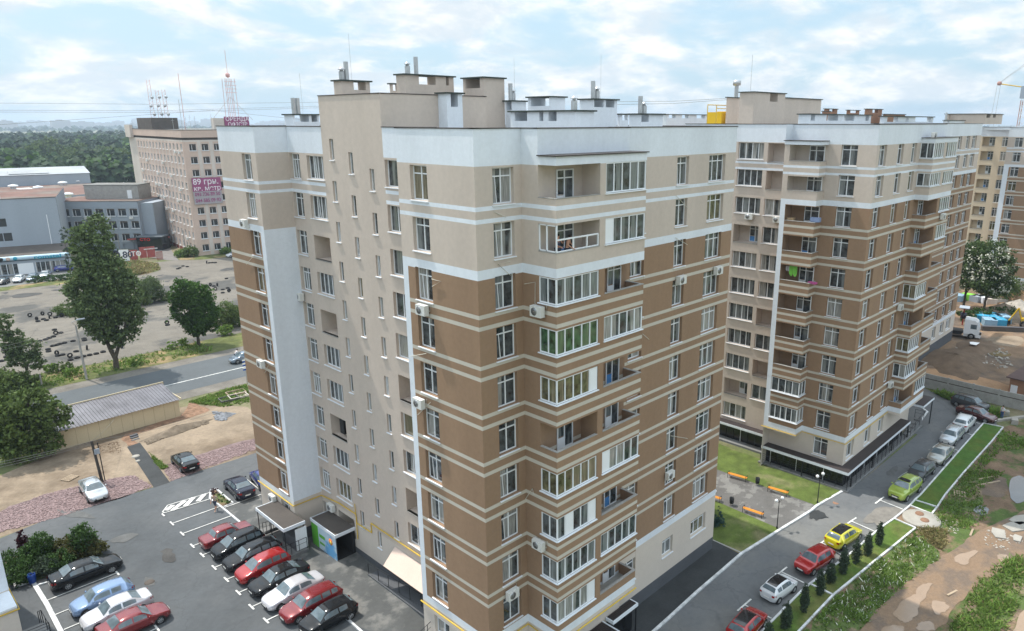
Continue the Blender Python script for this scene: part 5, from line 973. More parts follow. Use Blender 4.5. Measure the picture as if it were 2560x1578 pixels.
lob = [(-.9, 1.1, 8.4, 2.0, 2.0, 2.4), (.7, -.7, 7.6, 2.2, 2.2, 2.4), (-1.2, 1.2, 6.0, 2.0, 2.0, 2.4), (1.1, -1.0, 5.4, 2.2, 2.2, 2.6), (.1, 0, 3.8, 2.2, 2.2, 2.0), (1.9, -1.8, 3.4, 1.1, 1.1, 1.2), (.2, -.3, 2.4, 1.3, 1.3, .9)]
lob = [(x*.88, y*.88, z, a*.88, b*.88, c*.97) for x, y, z, a, b, c in lob]
tree('chestnut_tree', g, lob, 15000, .42, LC, [([(0, 0, 0), (0, 0, 2), (0, 0, 6)], .28), ([(0, 0, 1.4), (-.8, .9, 6)], .16)], 'round dense dark green tree right of the tall poplar', seed=5, shell=.7)
g = gr('b', 290, 1520)
lob = [(-1.2, .9, 8.2, 1.0, 1.0, 1.9), (-.8, .6, 6.2, 1.4, 1.4, 1.6), (.1, 0, 5.0, 1.8, 1.6, 1.5), (-.9, .8, 3.6, 1.2, 1.2, 1.2), (.5, -.5, 3.2, 1.5, 1.4, 1.2)]
tree('birch_tree', g, lob, 5200, .36, LB_, [([(0, 0, 0), (-.2, .1, 3), (-1.1, .8, 9)], .14), ([(-.1, 0, 2), (.8, -.6, 5)], .08)], 'thin pale birch near the left edge on the road verge', seed=9, clump=18)
# big drooping willows at the left edge
for (k, x, y, s_, sd, lab) in (('c', 330, 900, .88, 11, 'broad drooping willow beside the corrugated shed'), ('c', 60, 800, .66, 12, 'second drooping willow cut by the left edge')):
    g = gr(k, x, y); lob = [(.6*s_, 0, 6.6*s_, 2.6*s_, 2.6*s_, 1.9*s_), (-2.0*s_, 1, 6.2*s_, 2.6*s_, 2.4*s_, 2.0*s_), (2.2*s_, -.6, 5.0*s_, 2.0*s_, 2.0*s_, 1.8*s_), (-.4, .4, 4.2*s_, 2.8*s_, 2.6*s_, 2.2*s_), (-2.6*s_, .8, 3.4*s_, 2.0*s_, 2.0*s_, 2.0*s_), (1.4*s_, -.6, 2.4*s_, 1.7*s_, 1.7*s_, 1.8*s_), (-.8*s_, 0, 1.6*s_, 2.4*s_, 2.2*s_, 1.3*s_)]
    tree('willow_tree', g, lob, 13000, .40, LWl, [([(0, 0, 0), (.1, 0, 2), (.3, 0, 6)], .3), ([(0, 0, 1.5), (-1.6, .8, 5.5)], .2)], lab, seed=sd, droop=1.0)
g = gr('c', -60, 330); tree('willow_tree', g, [(0, 0, 1.6, 3.2, 3.2, 1.7), (2.4, -.5, 1.2, 2, 2, 1.3), (3.8, .5, .9, 1.6, 1.6, .9)], 7000, .4, LWl, [([(0, 0, 0), (0, 0, 3)], .2)], 'low leafy willow thicket at the left edge above the sheds', seed=14)
# bushes
def bush(px, h, w_, m, lab, seed, group='roadside bushes', n=900, size=.22, name='bush', cat='bush'):
    g = gr(*px); return tree(name, g, [(0, 0, h*.55, w_, w_, h*.5), (w_*.5, -w_*.3, h*.4, w_*.6, w_*.6, h*.38), (-w_*.5, w_*.3, h*.42, w_*.6, w_*.6, h*.4)], n, size, m, [], lab, group, seed, cat)
bs = [(('b', 1440, 740), 5.0, 2.0, LB_, 'tall pale bush right of the poplar crown'), (('b', 1330, 770), 2.8, 1.8, LWl, 'low bush against the right side of the poplar'), (('b', 1550, 730), 1.8, 1.5, LWl, 'short spreading bush between poplar and round tree'), (('b', 2170, 975), 4.2, 2.2, LWl, 'tall yellow-green bush beside the edge of the nearest block'), (('b', 2250, 960), 3.4, 1.6, LWl, 'smaller bush touching the edge of the nearest block'), (('b', 640, 860), 2.0, 2.0, LWl, 'bush on the lot beside the tyre stacks'), (('b', 1390, 620), 2.0, 1.6, LB_, 'pale bush on the lot above the tall one'), (('b', 1740, 1150), 1.3, .8, LWd, 'small verge bush left of the round tree'), (('b', 1630, 1180), 1.2, .7, LWd, 'spiky verge bush between poplar and round tree'), (('b', 1290, 1330), 1.2, .9, LWd, 'verge bush just right of the poplar trunk'), (('b', 690, 1440), 1.3, 1.0, LWd, 'verge bush left of the street lamp pole'), (('b', 620, 1400), 1.5, 1.0, LWl, 'pale verge bush between birch and lamp pole'), (('b', 480, 1400), 1.2, 1.0, LWd, 'verge bush beside the birch'), (('b', 2140, 1050), 1.6, 1.2, LWd, 'verge bush at the foot of the round tree'), (('t', 1340, 620), 2.6, 1.8, LWl, 'reddish green bush at the corner of the office tower'), (('t', 1190, 620), 1.8, 1.8, LWd, 'weeds at the yard gate by the tower'), (('t', 2050, 560), 1.6, 2.0, LWd, 'weedy bush along the tower wall')]
for i, (px, h, w_, m, lab) in enumerate(bs): bush(px, h, w_, m, lab, 30+i, n=int(650*h*w_), size=.26 if px[0] != 't' else .35)
g = gr('b', 600, 530); tree('hedge', g, [(x, -x*.28, .7, 1.6, 1.2, .8) for x in range(-5, 6, 1)], 3000, .3, LSh, [], 'long low dark hedge beside the silver off-roader', None, 51, 'hedge')
g = gr('b', 670, 480); tree('cypress', g, [(0, 0, 3+i*2.2, .8, .8, 1.6) for i in range(4)], 1200, .3, LTh, [([(0, 0, 0), (0, 0, 8)], .12)], 'slim dark green column tree at the end of the shop hall', None, 52)
# shrub bed left of the car park
sb_ = [(('d', 250, 900), 1.4, 1.1, LSh, 'dark low shrub at the near corner of the shrub bed'), (('d', 420, 760), 2.6, .9, LSh, 'upright feathery shrub in the middle of the bed'), (('d', 620, 740), 1.7, 1.1, leafm('olive_leaves', (.085, .085, .025)), 'brownish green shrub in the bed'), (('d', 800, 700), 2.7, .85, LSh, 'tallest round-topped shrub at the right of the bed'), (('d', 130, 830), 1.5, 1.1, LSh, 'dark shrub beside the white block corner'), (('d', 880, 700), 1.4, .9, MC['olive_leaves'], 'low shrub at the right tip of the bed'), (('d', 240, 720), 2.3, .35, LRed, 'slender purple-leaved sapling in the bed'), (('d', 430, 880), 1.3, 1.0, LTh, 'dark needle shrub near the black saloon'), (('d', 560, 830), 1.4, 1.0, LSh, 'low shrub between the bed middle and the black saloon'), (('d', 200, 960), 1.1, .8, LSh, 'shrub at the white kerb by the blue bin'), (('d', 330, 800), 1.9, 1.0, LSh, 'bushy shrub left of the feathery one')]
for i, (px, h, w_, m, lab) in enumerate(sb_): bush(px, h, w_, m, lab, 60+i, 'shrubs in the left planting bed', int(1900*h*w_), .17, 'shrub', 'shrub')
for i, (x, y, m, lab) in enumerate(((2000, 130, LRed, 'reddish plant at the tip of the small flower bed'), (2060, 190, LSh, 'green plant in the middle of the small flower bed'), (2110, 225, LSh, 'green plant at the wide end of the small flower bed'))): bush(('d', x, y), .7, .35, m, lab, 80+i, 'plants in the small flower bed', 260, .12, 'flower_plant', 'plant')
# thujas and the little fir
th = [(1365, 555, 370), (1280, 632, 450), (1193, 690, 505), (1100, 770, 565), (1005, 840, 680), (922, 928, 725), (805, 1060, 835), (668, 1180, 975), (540, 1290, 1130)]
tn = ['farthest', 'second farthest', 'third from the far end', 'fourth from the far end', 'middle', 'sixth from the far end', 'third nearest', 'second nearest', 'nearest']
for i, (x, yb, yt) in enumerate(th):
    g = gr('o', x, yb); h = hz('o', x, yt, g).z-g.z; s_ = rnd.uniform(.85, 1.15)
    tree('thuja', g, [(0, 0, h*.20, .32*s_, .32*s_, h*.2), (0.02, 0, h*.42, .37*s_, .37*s_, h*.26), (-.02, .03, h*.66, .30*s_, .30*s_, h*.22), (0, 0, h*.87, .18*s_, .18*s_, h*.14)], 4200, .10, LTh, [([(0, 0, 0), (0, 0, h*.8)], .04)], tn[i]+' of the nine slim thujas on the lawn strip', 'thujas on the lawn strip', 90+i, 'shrub', shell=.3, clump=16)
g = gr('o', 165, 412); tree('fir_tree', g, [(0, 0, .25+i*.32, .62-.1*i, .62-.1*i, .28) for i in range(6)], 1700, .12, leafm('blue_fir_needles', (.035, .075, .07), .3, .1), [([(0, 0, 0), (0, 0, 2)], .05)], 'small bluish fir on the lawn beside the nearest block', None, 101)
# white-flowering acacias by the construction yard
for (x, y, sd, lab, sc_) in ((400, 430, 111, 'white-flowering acacia beside the second block end', 1.0), (820, 560, 112, 'larger white-flowering acacia right of its twin behind the truck', 1.05)):
    g = gr('s', x, y); lob = [(0, 0, 11*sc_, 2.6, 3.0, 2.4), (-1, -1.6, 9*sc_, 2.6, 2.8, 2.6), (.5, 1.4, 8.6*sc_, 2.6, 2.8, 2.6), (-.4, -.5, 6.2*sc_, 2.8, 3.2, 2.4), (0, -2.2, 5.4*sc_, 2, 2, 1.8)]
    o = tree('acacia_tree', g, lob, 9000, .45, LAc, [([(0, 0, 0), (.2, 0, 4), (0, 0, 11)], .25), ([(0, 0, 2.5), (-.5, -2, 8)], .14)], lab, 'acacias', sd); f_ = MB(); leaves(f_, lob, 1700, .40, FLW, sd+5, 14, shell=.85); f_.build('blossom', o)
g = gr('s', 1180, 300); tree('bush', g, [(0, 0, 3, 3.4, 3.4, 3.0)], 3000, .45, LWl, [], 'yellow-green bushy tree right of the acacias', 'roadside bushes', 115)
g = gr('s', 560, 620); tree('bush', g, [(i*1.5-4, -i*.8, 1.0, 1.6, 1.6, 1.0) for i in range(7)], 2600, .35, LSh, [], 'dark undergrowth beneath the acacias', 'roadside bushes', 116)
# grass and weeds: blades scattered over the rough ground (nobody could count them)
def inpoly(p, poly):
    c = False; n = len(poly)
    for i in range(n):
        a, b = poly[i], poly[(i+1) % n]
        if (a[1] > p[1]) != (b[1] > p[1]) and p[0] < (b[0]-a[0])*(p[1]-a[1])/(b[1]-a[1])+a[0]: c = not c
    return c
def tufts(name, poly, n, h, sz, m, seed, label, m2=None, clumps=40, cr_=1.6, uni=.35):
    R_ = random.Random(seed); xs_ = [p[0] for p in poly]; ys_ = [p[1] for p in poly]; s = MB(); k = 0; cs = []
    while len(cs) < clumps:
        p = (R_.uniform(min(xs_), max(xs_)), R_.uniform(min(ys_), max(ys_)))
        if inpoly(p, poly): cs.append((p, R_.uniform(.5, 1.3)*cr_, R_.uniform(.6, 1.5)))
    t = 0
    while k < n and t < n*8:
        t += 1
        if R_.random() < uni: p = (R_.uniform(min(xs_), max(xs_)), R_.uniform(min(ys_), max(ys_))); hh = .7
        else: c, r_, hh = R_.choice(cs); p = (c[0]+R_.gauss(0, r_*.6), c[1]+R_.gauss(0, r_*.6))
        if not inpoly(p, poly): continue
        z = hT(*p); k += 1
        for q in range(3):
            a = R_.uniform(0, 2*PI); H_ = h*hh*R_.uniform(.5, 1.3); w_ = sz*R_.uniform(.6, 1.3); dx, dy_ = math.cos(a)*w_, math.sin(a)*w_; lx, ly = R_.gauss(0, .7)*H_, R_.gauss(0, .7)*H_; mm = m2 if (m2 and R_.random() < .07) else m
            s.face([(p[0]-dx, p[1]-dy_, z), (p[0]+dx, p[1]+dy_, z), (p[0]+dx*.5+lx, p[1]+dy_*.5+ly, z+H_), (p[0]-dx*.5+lx, p[1]-dy_*.5+ly, z+H_)], mm)
    o = s.build(name); return tag(o, label, 'grass', None, 'stuff')
wp = P('o', (1640, 440), (1850, 640), (1720, 730), (1550, 860), (1350, 1050), (1180, 1240), (760, 1240), (1050, 950), (1340, 700))
tufts('weeds', wp, 1900, .2, .045, LWd, 5, 'tall green weeds with white flowers between the thuja lawn and the mud track', FLW, 55, .9, .15)
wp = P('o', (2050, 0), (1830, 290), (1900, 430), (2050, 420), (2200, 350), (2350, 20)); wp2 = P('p', (590, 1120), (700, 1150), (709, 1230), (430, 1400), (300, 1512), (270, 1512))
tufts('weeds', P('o', (2035, -10), (1815, 280), (1790, 400), (2060, 440), (2180, 360), (2120, 150), (2330, 0)), 1200, .2, .05, LWd, 6, 'patchy green weeds beside the outer kerb of the far lawn strip', LDry, 45, 1.4, .25)
tufts('weeds', P('p', (590, 1125), (700, 1160), (720, 1230), (560, 1260), (420, 1400), (330, 1440)), 500, .24, .06, LWd, 7, 'weeds at the far end of the lawn strip', None, 22, 1.4)
tufts('weeds', P('o', (2453, 620), (2100, 780), (2060, 900), (1980, 1040), (1850, 1240), (2300, 1240), (2460, 900)), 1500, .24, .05, LWd, 8, 'green and greyish weeds along the right bank of the mud track', LDry, 45, 1.1, .2)
tufts('weeds', P('o', (1640, 420), (1800, 440), (1900, 420), (1850, 600), (1700, 520)), 900, .2, .05, LDry, 18, 'dry grass near the round concrete cover', LWd, 14, .8)
tufts('verge_grass', [(-60, 112), (41, 112.6), (41, 118.6), (-60, 120)], 4500, .36, .09, LWd, 9, 'long grass on the verge between main road and old lot', LDry, 70, 2.4, .4)
tufts('verge_grass', P('t', (300, 700), (700, 770), (790, 870), (300, 980), (-60, 990), (-60, 720)), 2600, .5, .16, LDry, 10, 'dry grass patch behind the poplar', LWd, 20, 3); tufts('verge_grass', P('c', (1730, 395), (2290, 235), (2330, 400), (2080, 440)), 2200, .22, .07, LWd, 11, 'grass edge between main road and sand', LDry, 20, 1.5)
tufts('verge_grass', P('c', (1380, 850), (1560, 1010), (1500, 1020), (1440, 960)), 350, .14, .05, LWd, 12, 'thin grass beside the asphalt footpath', LDry, 8, .6); tufts('verge_grass', P('n', (1850, 470), (2453, 640), (2453, 720), (2330, 660), (2000, 540)), 1900, .4, .09, LWd, 13, 'grass growing along the concrete fence', LDry, 30, .8)
# woods beyond the sheds: the nearest crowns one by one, the rest as one mass
fp = [(60, 900, 16), (170, 900, 15), (250, 905, 13), (420, 880, 17), (330, 800, 18), (560, 860, 16), (640, 840, 18), (760, 860, 16), (880, 870, 15), (960, 880, 15), (1110, 900, 17), (1010, 780, 18), (1180, 820, 16), (780, 760, 19), (130, 800, 18), (500, 780, 19), (1070, 760, 18)]
fl = ['leftmost in the front row', 'second in the front row', 'small', 'pale round', 'broad', 'dark', 'light-topped', 'plain', 'dense', 'round', 'nearest, beside the tower', 'taller', 'rightmost', 'high-crowned', 'wide-spreading', 'lime-green', 'bluish']
protos = []
for i, (x, y, h) in enumerate(fp):
    g = onZ('a', x, y+60, 1.9); d_ = max(0, 330-g.length)/330; lab = fl[i]+' tree at the edge of the woods behind the warehouses'
    if i < 4:
        o = tree('woodland_tree', g, [(0, 0, h*.62, h*.28, h*.28, h*.32), (h*.2, -h*.1, h*.5, h*.2, h*.2, h*.26), (-h*.2, h*.1, h*.52, h*.2, h*.2, h*.26), (0, 0, h*.3, h*.2, h*.2, h*.2)], 3400, .95, [LWl, LP, LB_, LP][i], [([(0, 0, 0), (0, 0, h*.6)], .3)], lab, 'trees at the edge of the woods', 130+i, clump=22); protos.append(o)
    else: o = copytree(protos[i % 4]); o.location = g; o['label'] = lab; o.rotation_euler.z = i*1.3; sc_ = h/14*rnd.uniform(.9, 1.15); o.scale = (sc_*1.1, sc_*1.1, sc_)
R_ = random.Random(77); s = MB()
def crown(x, y, z, r_, h, n, m, pine):
    for i in range(n):
        u = R_.random(); a = R_.uniform(0, 2*PI); rad = r_*(1-u*.8 if pine else math.sqrt(max(0, 1-(u*1.6-.75)**2)))*R_.uniform(.6, 1.0); p = Vector((x+math.cos(a)*rad, y+math.sin(a)*rad, z+h*(.35+.65*u))); q = r_*R_.uniform(.35, .7)
        nn = Vector((math.cos(a)*.6, math.sin(a)*.6, R_.uniform(.2, 1))).normalized(); t = nn.cross(Vector((0, 0, 1))).normalized(); b = nn.cross(t); s.face([p-t*q, p-b*q*.8, p+t*q, p+b*q*.8], m)
for (ra, rb, nt_, nq, r1, hh, aa) in ((395, 620, 1100, 34, 3.6, 17, 57), (620, 1100, 2300, 18, 4.4, 19, 57), (1100, 1450, 3600, 9, 6.5, 18, 10), (2600, 4600, 1400, 6, 17, 13, 10)):
    for i in range(nt_):
        rr = math.sqrt(R_.uniform(ra*ra, rb*rb)); an = math.radians(R_.uniform(aa, 92)); x, y = rr*math.cos(an), rr*math.sin(an)
        pine = R_.random() < (.35 if rr < 620 else .8); crown(x, y, 1.9, r1*R_.uniform(.7, 1.2), hh*R_.uniform(.75, 1.15), nq, LPi if pine else (LF if R_.random() < .7 else LC), pine)
o = s.build('forest'); tag(o, 'dark pine and broadleaf forest reaching to the hazy city on the left horizon', 'forest', None, 'stuff')
# the city on the horizon
CITY = mat('distant_city_wall', (.42, .40, .40), .9, var=.1, sc=.01); R_ = random.Random(4)
for i in range(96):
    an = math.radians(57+i*.27+R_.uniform(-.2, .2)); rr = R_.uniform(3600, 6200); x, y = rr*math.cos(an), rr*math.sin(an); s = MB(); h = R_.choice([22, 26, 30, 34, 38, 50, 30])*R_.uniform(.7, 1.2); w_ = R_.uniform(28, 95)
    s.box(-w_/2, w_/2, -10, 10, 0, h, CITY); s.box(-w_*.2, w_*.1, -6, 6, h, h+4, CITY); o = s.build('distant_apartment_block', None, (x, y, 0), an-PI/2+R_.uniform(-.5, .5)); tag(o, 'faint grey-blue apartment block in the haze on the left horizon', 'building', 'city blocks on the horizon')
# ---------------------------------------------------------------- fittings on the blocks
def ac_unit(root, k, x, y, plane, v, w=.85, fan=True):
    p = onX(k, x, y, v) if plane == 'X' else onY(k, x, y, v); s = MB()
    if plane == 'X': ang = -PI/2
    else: ang = 0
    s.box(-w/2, w/2, -.42, -.10, -.3, .3, ACM)
    s.box(-w/2+.05, -w/2+.09, -.1, 0, -.33, -.28, STEEL); s.box(w/2-.09, w/2-.05, -.1, 0, -.33, -.28, STEEL)
    o = s.build('air_conditioner', root, p, ang); f = MB(); f.lathe([(0, -.425), (.23, -.43), (.23, -.415)], STEEL, 16, (-.1, 0, 0), 'y')
    for r_ in (.07, .13, .19): f.lathe([(r_, -.437), (r_+.02, -.437)], TRIM, 16, (-.1, 0, 0), 'y')
    f.build('fan_grille', o); h = MB(); h.tube([(w/2-.02, -.2, 0), (w/2+.12, -.12, -.05), (w/2+.1, -.04, .35)], .02, CABLE, 5); h.build('hose', o); return o
for a in (('j', 235, 370, 'X', XA), ('j', 212, 1018, 'X', XA), ('j', 1035, 380, 'X', 27.25), ('k', 1042, 780, 'X', 27.25), ('k', 820, 1122, 'Y', YA), ('j', 1996, 163, 'Y', YA), ('j', 2254, 97, 'Y', YA), ('k', 1918, 298, 'Y', YA), ('f', 425, 1000, 'X', XA), ('g', 447, 582, 'X', XA), ('g', 718, 112, 'X', XR), ('e', 1078, 220, 'X', XA), ('e', 1592, 300, 'X', XR)): ac_unit(A, *a)
for a in (('m', 335, 213, 'X', XW), ('m', 582, 240, 'X', XW), ('m', 2002, 212, 'Y', 23.15), ('m', 1630, 1008, 'Y', YB), ('n', 1502, 410, 'Y', YB), ('l', 1885, 341, 'Y', 24.0)): ac_unit(B, *a)
def duct(root, k, pts, plane, v):
    q = [(onX if plane == 'X' else onY)(k, x, y, v) for x, y in pts]; n = Vector((-.02, 0, 0)) if plane == 'X' else Vector((0, -.02, 0)); s = MB(); s.tube([p+n for p in q], .018, CABLE, 4); s.build('cable_duct', root)
for a in (('j', ((278, 160), (340, 178), (282, 212)), 'X', XA-.05), ('j', ((240, 680), (130, 700)), 'X', XA-.05), ('j', ((270, 1020), (180, 1108)), 'X', XA-.05), ('j', ((925, 195), (1000, 182), (998, 330), (1012, 345)), 'X', 27.2), ('i', ((785, 612), (865, 648)), 'Y', YA-.05), ('i', ((895, 942), (812, 962), (895, 1035)), 'Y', YA-.05), ('i', ((1995, 500), (2080, 590)), 'Y', YA-.05), ('i', ((1995, 785), (2075, 832)), 'Y', YA-.05), ('j', ((1940, 1253), (2058, 1272)), 'Y', YA-.05), ('j', ((1745, 543), (1790, 582)), 'Y', YA-.05), ('k', ((920, 490), (980, 400), (990, 440), (1045, 462)), 'X', 27.2), ('f', ((470, 1310), (420, 1372)), 'X', XA-.05), ('g', ((480, 600), (455, 652)), 'X', XA-.05)): duct(A, *a)
def gas(root, pts, r=.05): s = MB(); s.tube(pts, r, YELP, 6, False); return s.build('gas_pipe', root)
E_ = lambda x, y, v: onX('e', x, y, v)
gas(A, [Vector((XA-.1, 59.7, 5.3)), Vector((XA-.1, 53.2, 5.3)), Vector((XR-.1, 53.2, 5.3)), E_(1640, 275, XR-.1), E_(1785, 370, XR-.1), E_(1795, 450, XR-.1), E_(1925, 532, XR-.1), E_(1918, 450, XR-.1), E_(2360, 745, XR-.1)])
gas(A, [E_(1787, 385, XR-.1), E_(1803, 590, XR-.1)], .04); gas(A, [E_(1775, 280, XR-.1), E_(1785, 375, XR-.1)], .03)
gas(A, [Vector((XA-.1, 35.6, 5.15)), Vector((XA-.1, YA-.1, 5.15)), Vector((27.15, YA-.1, 5.15)), Vector((27.15, 26.1, 4.95)), Vector((35, 26.1, 4.95))])
gas(B, [Vector((64.4, 32.6, 5.75)), Vector((64.4, 28.8, 5.75)), Vector((XB-.1, 28.8, 5.75)), Vector((XB-.1, YB-.1, 5.75)), Vector((77, YB-.1, 5.75))], .035)
# entrances of block A on the car park side
CORR = mat('brown_grey_corrugated', (.13, .115, .105), .6, var=.12); PKS = mat('pale_pink_sheet', (.66, .52, .44), .6, var=.05)
def canopy(label, x0, x1, y0, y1, z, drop=0, posts=(), top=None):
    o = empty('entrance_canopy', ((x0+x1)/2, (y0+y1)/2, 1.9), label=label, cat='canopy'); cx_, cy_ = (x0+x1)/2, (y0+y1)/2; s = MB()
    for (a, b, c, d) in ((x0, x1, y0, y0+.06), (x0, x1, y1-.06, y1), (x0, x0+.06, y0+.06, y1-.06)): s.box(a-cx_, b-cx_, c-cy_, d-cy_, z-1.9-.28, z-1.9, WHITE)
    s.build('fascia', o); s = MB(); n = int((y1-y0)/.12)
    for i in range(n): s.box(x0-cx_+.07, x1-cx_, y0-cy_+.07+i*.12, y0-cy_+.14+i*.12, z-1.9-.07, z-1.9-.03, top or CORR)
    s.box(x0-cx_+.07, x1-cx_, y0-cy_+.07, y1-cy_-.07, z-1.9-.12, z-1.9-.072, top or CORR); s.build('roof_sheet', o)
    for (px, py, zb) in posts: s = MB(); s.box(px-cx_-.03, px-cx_+.03, py-cy_-.03, py-cy_+.03, zb-1.9, z-2.18, BLACKM); s.build('post', o)
    return o
c1_ = onZ('e', 1150, 505, 4.6); c2_ = onZ('e', 918, 308, 4.6)
canopy('grey ribbed canopy with white edge over the wing entrance steps', c1_.x, XA-.02, c1_.y, c2_.y, 4.6, posts=[(c1_.x+.1, c1_.y+.1, 2.1), (c1_.x+.1, c2_.y-.1, 2.1), (c1_.x+.1, (c1_.y+c2_.y)/2, 2.1), (XA-.15, c1_.y+.12, 2.1)])
st = empty('entrance_stairs', (c1_.x, c1_.y, 1.9), label='grey terrace with black open steps and railings under the wing canopy', cat='stairs'); s = MB(); wdt = XA-c1_.x; hgt = c2_.y-c1_.y
s.box(-.35, wdt-.01, -.2, hgt+.5, -.1, .25, SLAB); 
for i in range(6): s.box(.35, 1.5, hgt-.3-i*.36-.3, hgt-.3-i*.36, .3+i*.2, .36+i*.2, BLACKM)
s.box(.9, wdt-.01, .1, hgt-2.6, .25, 1.35, PLINTH); s.build('steps', st)
for pts in ([(-.25, -.1, .25), (wdt-.1, -.1, .25)], [(.3, hgt-.3, .25), (.3, hgt-2.5, 1.4)], [(-.25, -.1, .25), (-.25, hgt*.35, .25)]): q = railing(st, pts, 1.0, 2, step=.8)
s = MB(); s.box(.95, 1.9, -.02+hgt*.0+.04, .09, .3, 2.2, PVC); s.build('door', st)
c3 = onZ('e', 1602, 560, 4.3); c4 = onZ('e', 1397, 395, 4.3)
canopy('dark canopy over the shop porch beside the stair tower', c3.x, XR-.02, c3.y, c4.y, 4.3)
po = empty('shop_porch', (c3.x, c3.y, 1.9), label='porch wall with a green and blue poster facing the parked cars', cat='porch'); s = MB(); hh = c4.y-c3.y
POSB = mat('pale_blue_poster', (.50, .62, .70), .5, var=.03, col2=(.12, .35, .62), c2sc=.6, c2lo=.52, c2hi=.62); POSG = mat('green_poster', (.12, .42, .05), .5, var=.05); ORG = mat('orange_print', (.75, .22, .06), .5, var=.05)
s.box(.06, .12, .05, hh-.05, -.1, 2.1, PLINTH); s.build('porch_wall', po)
q = MB(); q.box(.045, .055, .05, hh*.72, -.05, 2.08, POSB); q.box(.04, .056, hh*.72, hh-.06, -.05, 2.08, POSG); q.box(.037, .044, hh*.45, hh*.68, 1.15, 1.45, POSG); q.box(.037, .044, hh*.48, hh*.68, .55, .75, POSG); pq = q.build('poster', po)
q = MB(); q.lathe([(0, .034), (.3, .036), (.3, .043)], ORG, 16, (0, hh*.22, 1.45), 'x'); q.lathe([(0, .030), (.15, .032), (.15, .036)], mat('yellow_print', (.8, .6, .1), .5), 12, (0, hh*.22, 1.35), 'x'); q.build('printed_sun', pq)
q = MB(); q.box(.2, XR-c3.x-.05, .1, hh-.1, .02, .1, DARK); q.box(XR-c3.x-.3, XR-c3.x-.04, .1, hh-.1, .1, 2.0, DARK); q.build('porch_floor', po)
# pink awning over the ramp and basement stairs
a1, a2 = onX('e', 2260, 700, XR-.05), onX('e', 2380, 790, XR-.05); a3 = onZ('e', 2025, 822, 3.9); a4 = onZ('e', 2370, 1062, 3.9)
aw = empty('ramp_awning', (a3.x, a3.y, 1.9), label='pale pinkish sloping awning above the ramp, left of the white frame strip', cat='awning'); s = MB(); o3 = Vector((a3.x, a3.y, 1.9))
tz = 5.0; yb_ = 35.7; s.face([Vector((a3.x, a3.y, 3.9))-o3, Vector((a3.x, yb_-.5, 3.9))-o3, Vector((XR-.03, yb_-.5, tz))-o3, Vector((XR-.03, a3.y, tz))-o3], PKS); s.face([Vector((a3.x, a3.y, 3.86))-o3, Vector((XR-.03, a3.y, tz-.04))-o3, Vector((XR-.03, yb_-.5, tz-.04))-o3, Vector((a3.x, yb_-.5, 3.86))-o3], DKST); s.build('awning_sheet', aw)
s = MB(); s.box(-.05, 0, 0, yb_-.5-a3.y, 1.93, 2.0, BLACKM); s.build('gutter', aw)
ra = empty('access_ramp', (0, 0, 0), label='grey ramp and steps with black railing at the foot of the white frame strip', cat='ramp'); r1, r2 = gr('e', 1900, 905), gr('e', 2360, 1240); s = MB()
s.face([(r1.x, r1.y, 1.95), (r1.x, 34.5, 2.9), (XR-.02, 34.5, 2.9), (XR-.02, r1.y, 1.95)][::-1], PLINTH); s.box(r1.x-.1, r1.x, 34.5, r1.y, 1.8, 2.05, PLINTH); s.face([(r1.x, r1.y, 1.9), (r1.x, 34.5, 1.9), (r1.x, 34.5, 2.9)], PLINTH)
for i in range(7): s.box(21.9, XA-.05, 33.9-i*.34, 34.24-i*.34, 1.8, 2.85-i*.14, SLAB)
s.build('ramp', ra); railing(ra, [(r1.x, r1.y, 1.95), (r1.x, 35.2, 2.85)], 1.0, 1, step=1.4); railing(ra, [(r1.x, 35.2, 2.85), (21.85, 34.2, 2.85), (21.85, 31.9, 1.95)], 1.0, 2, step=.9)
s = MB(); s.box(21.5, 21.8, 33.0, 33.35, 2.5, 3.0, BLACKM); tag(s.build('waste_bin'), 'small black bin fixed to the stair railing by the white frame strip', 'bin', 'litter bins')
# flower balcony
fb = onX('e', 1700, 470, XR-.02); q = tree('flower_box', (XR-.05, fb.y, 3.25), [(0, 0, .1, .15, 1.2, .15)], 260, .12, LSh, [], 'flower boxes on the low balcony beside the shop porch', None, 140, 'flowers'); f_ = MB(); leaves(f_, [(-.05, 0, .15, .15, 1.1, .12)], 120, .11, mat('red_petals', (.6, .05, .05), .7, isl=.2), 4); f_.build('blossom', q)
# canopies on the access road side
for lab, (x0, x1, y0, y1, z) in (('dark ribbed canopy over the far shop door below the balcony stack', (33.4, 36.2, 26.75, 27.45, 2.75)), ('dark ribbed canopy over the near shop door below the balcony stack', (29.6, 33.1, 25.9, 27.45, 2.65))):
    o = empty('shop_door_canopy', ((x0+x1)/2, (y0+y1)/2, 0), label=lab, cat='canopy'); s = MB(); a, b = (x1-x0)/2, (y1-y0)/2; s.box(-a, a, -b, -b+.08, z-.25, z, WHITE); s.box(-a, -a+.08, -b+.08, b, z-.25, z, WHITE); s.box(a-.08, a, -b+.08, b, z-.25, z, WHITE); s.build('fascia', o)
    s = MB(); s.box(-a+.08, a-.08, -b+.08, b, z-.12, z-.05, CANR)
    for i in range(int((x1-x0)/.16)): s.box(-a+.1+i*.16, -a+.16+i*.16, -b+.08, b, z-.049, z-.02, CANR)
    s.build('roof_sheet', o); s = MB(); s.box(-a, -a+.08, -b+.1, -b+.18, 0, z-.25, BLACKM); s.box(a-.1, a-.02, -b+.1, -b+.18, 0, z-.25, BLACKM); s.build('post', o)
s = MB(); s.box(29.5, 36.4, 27.42, 27.49, -.2, 2.3, SHOP); s.build('shop_glazing', A)
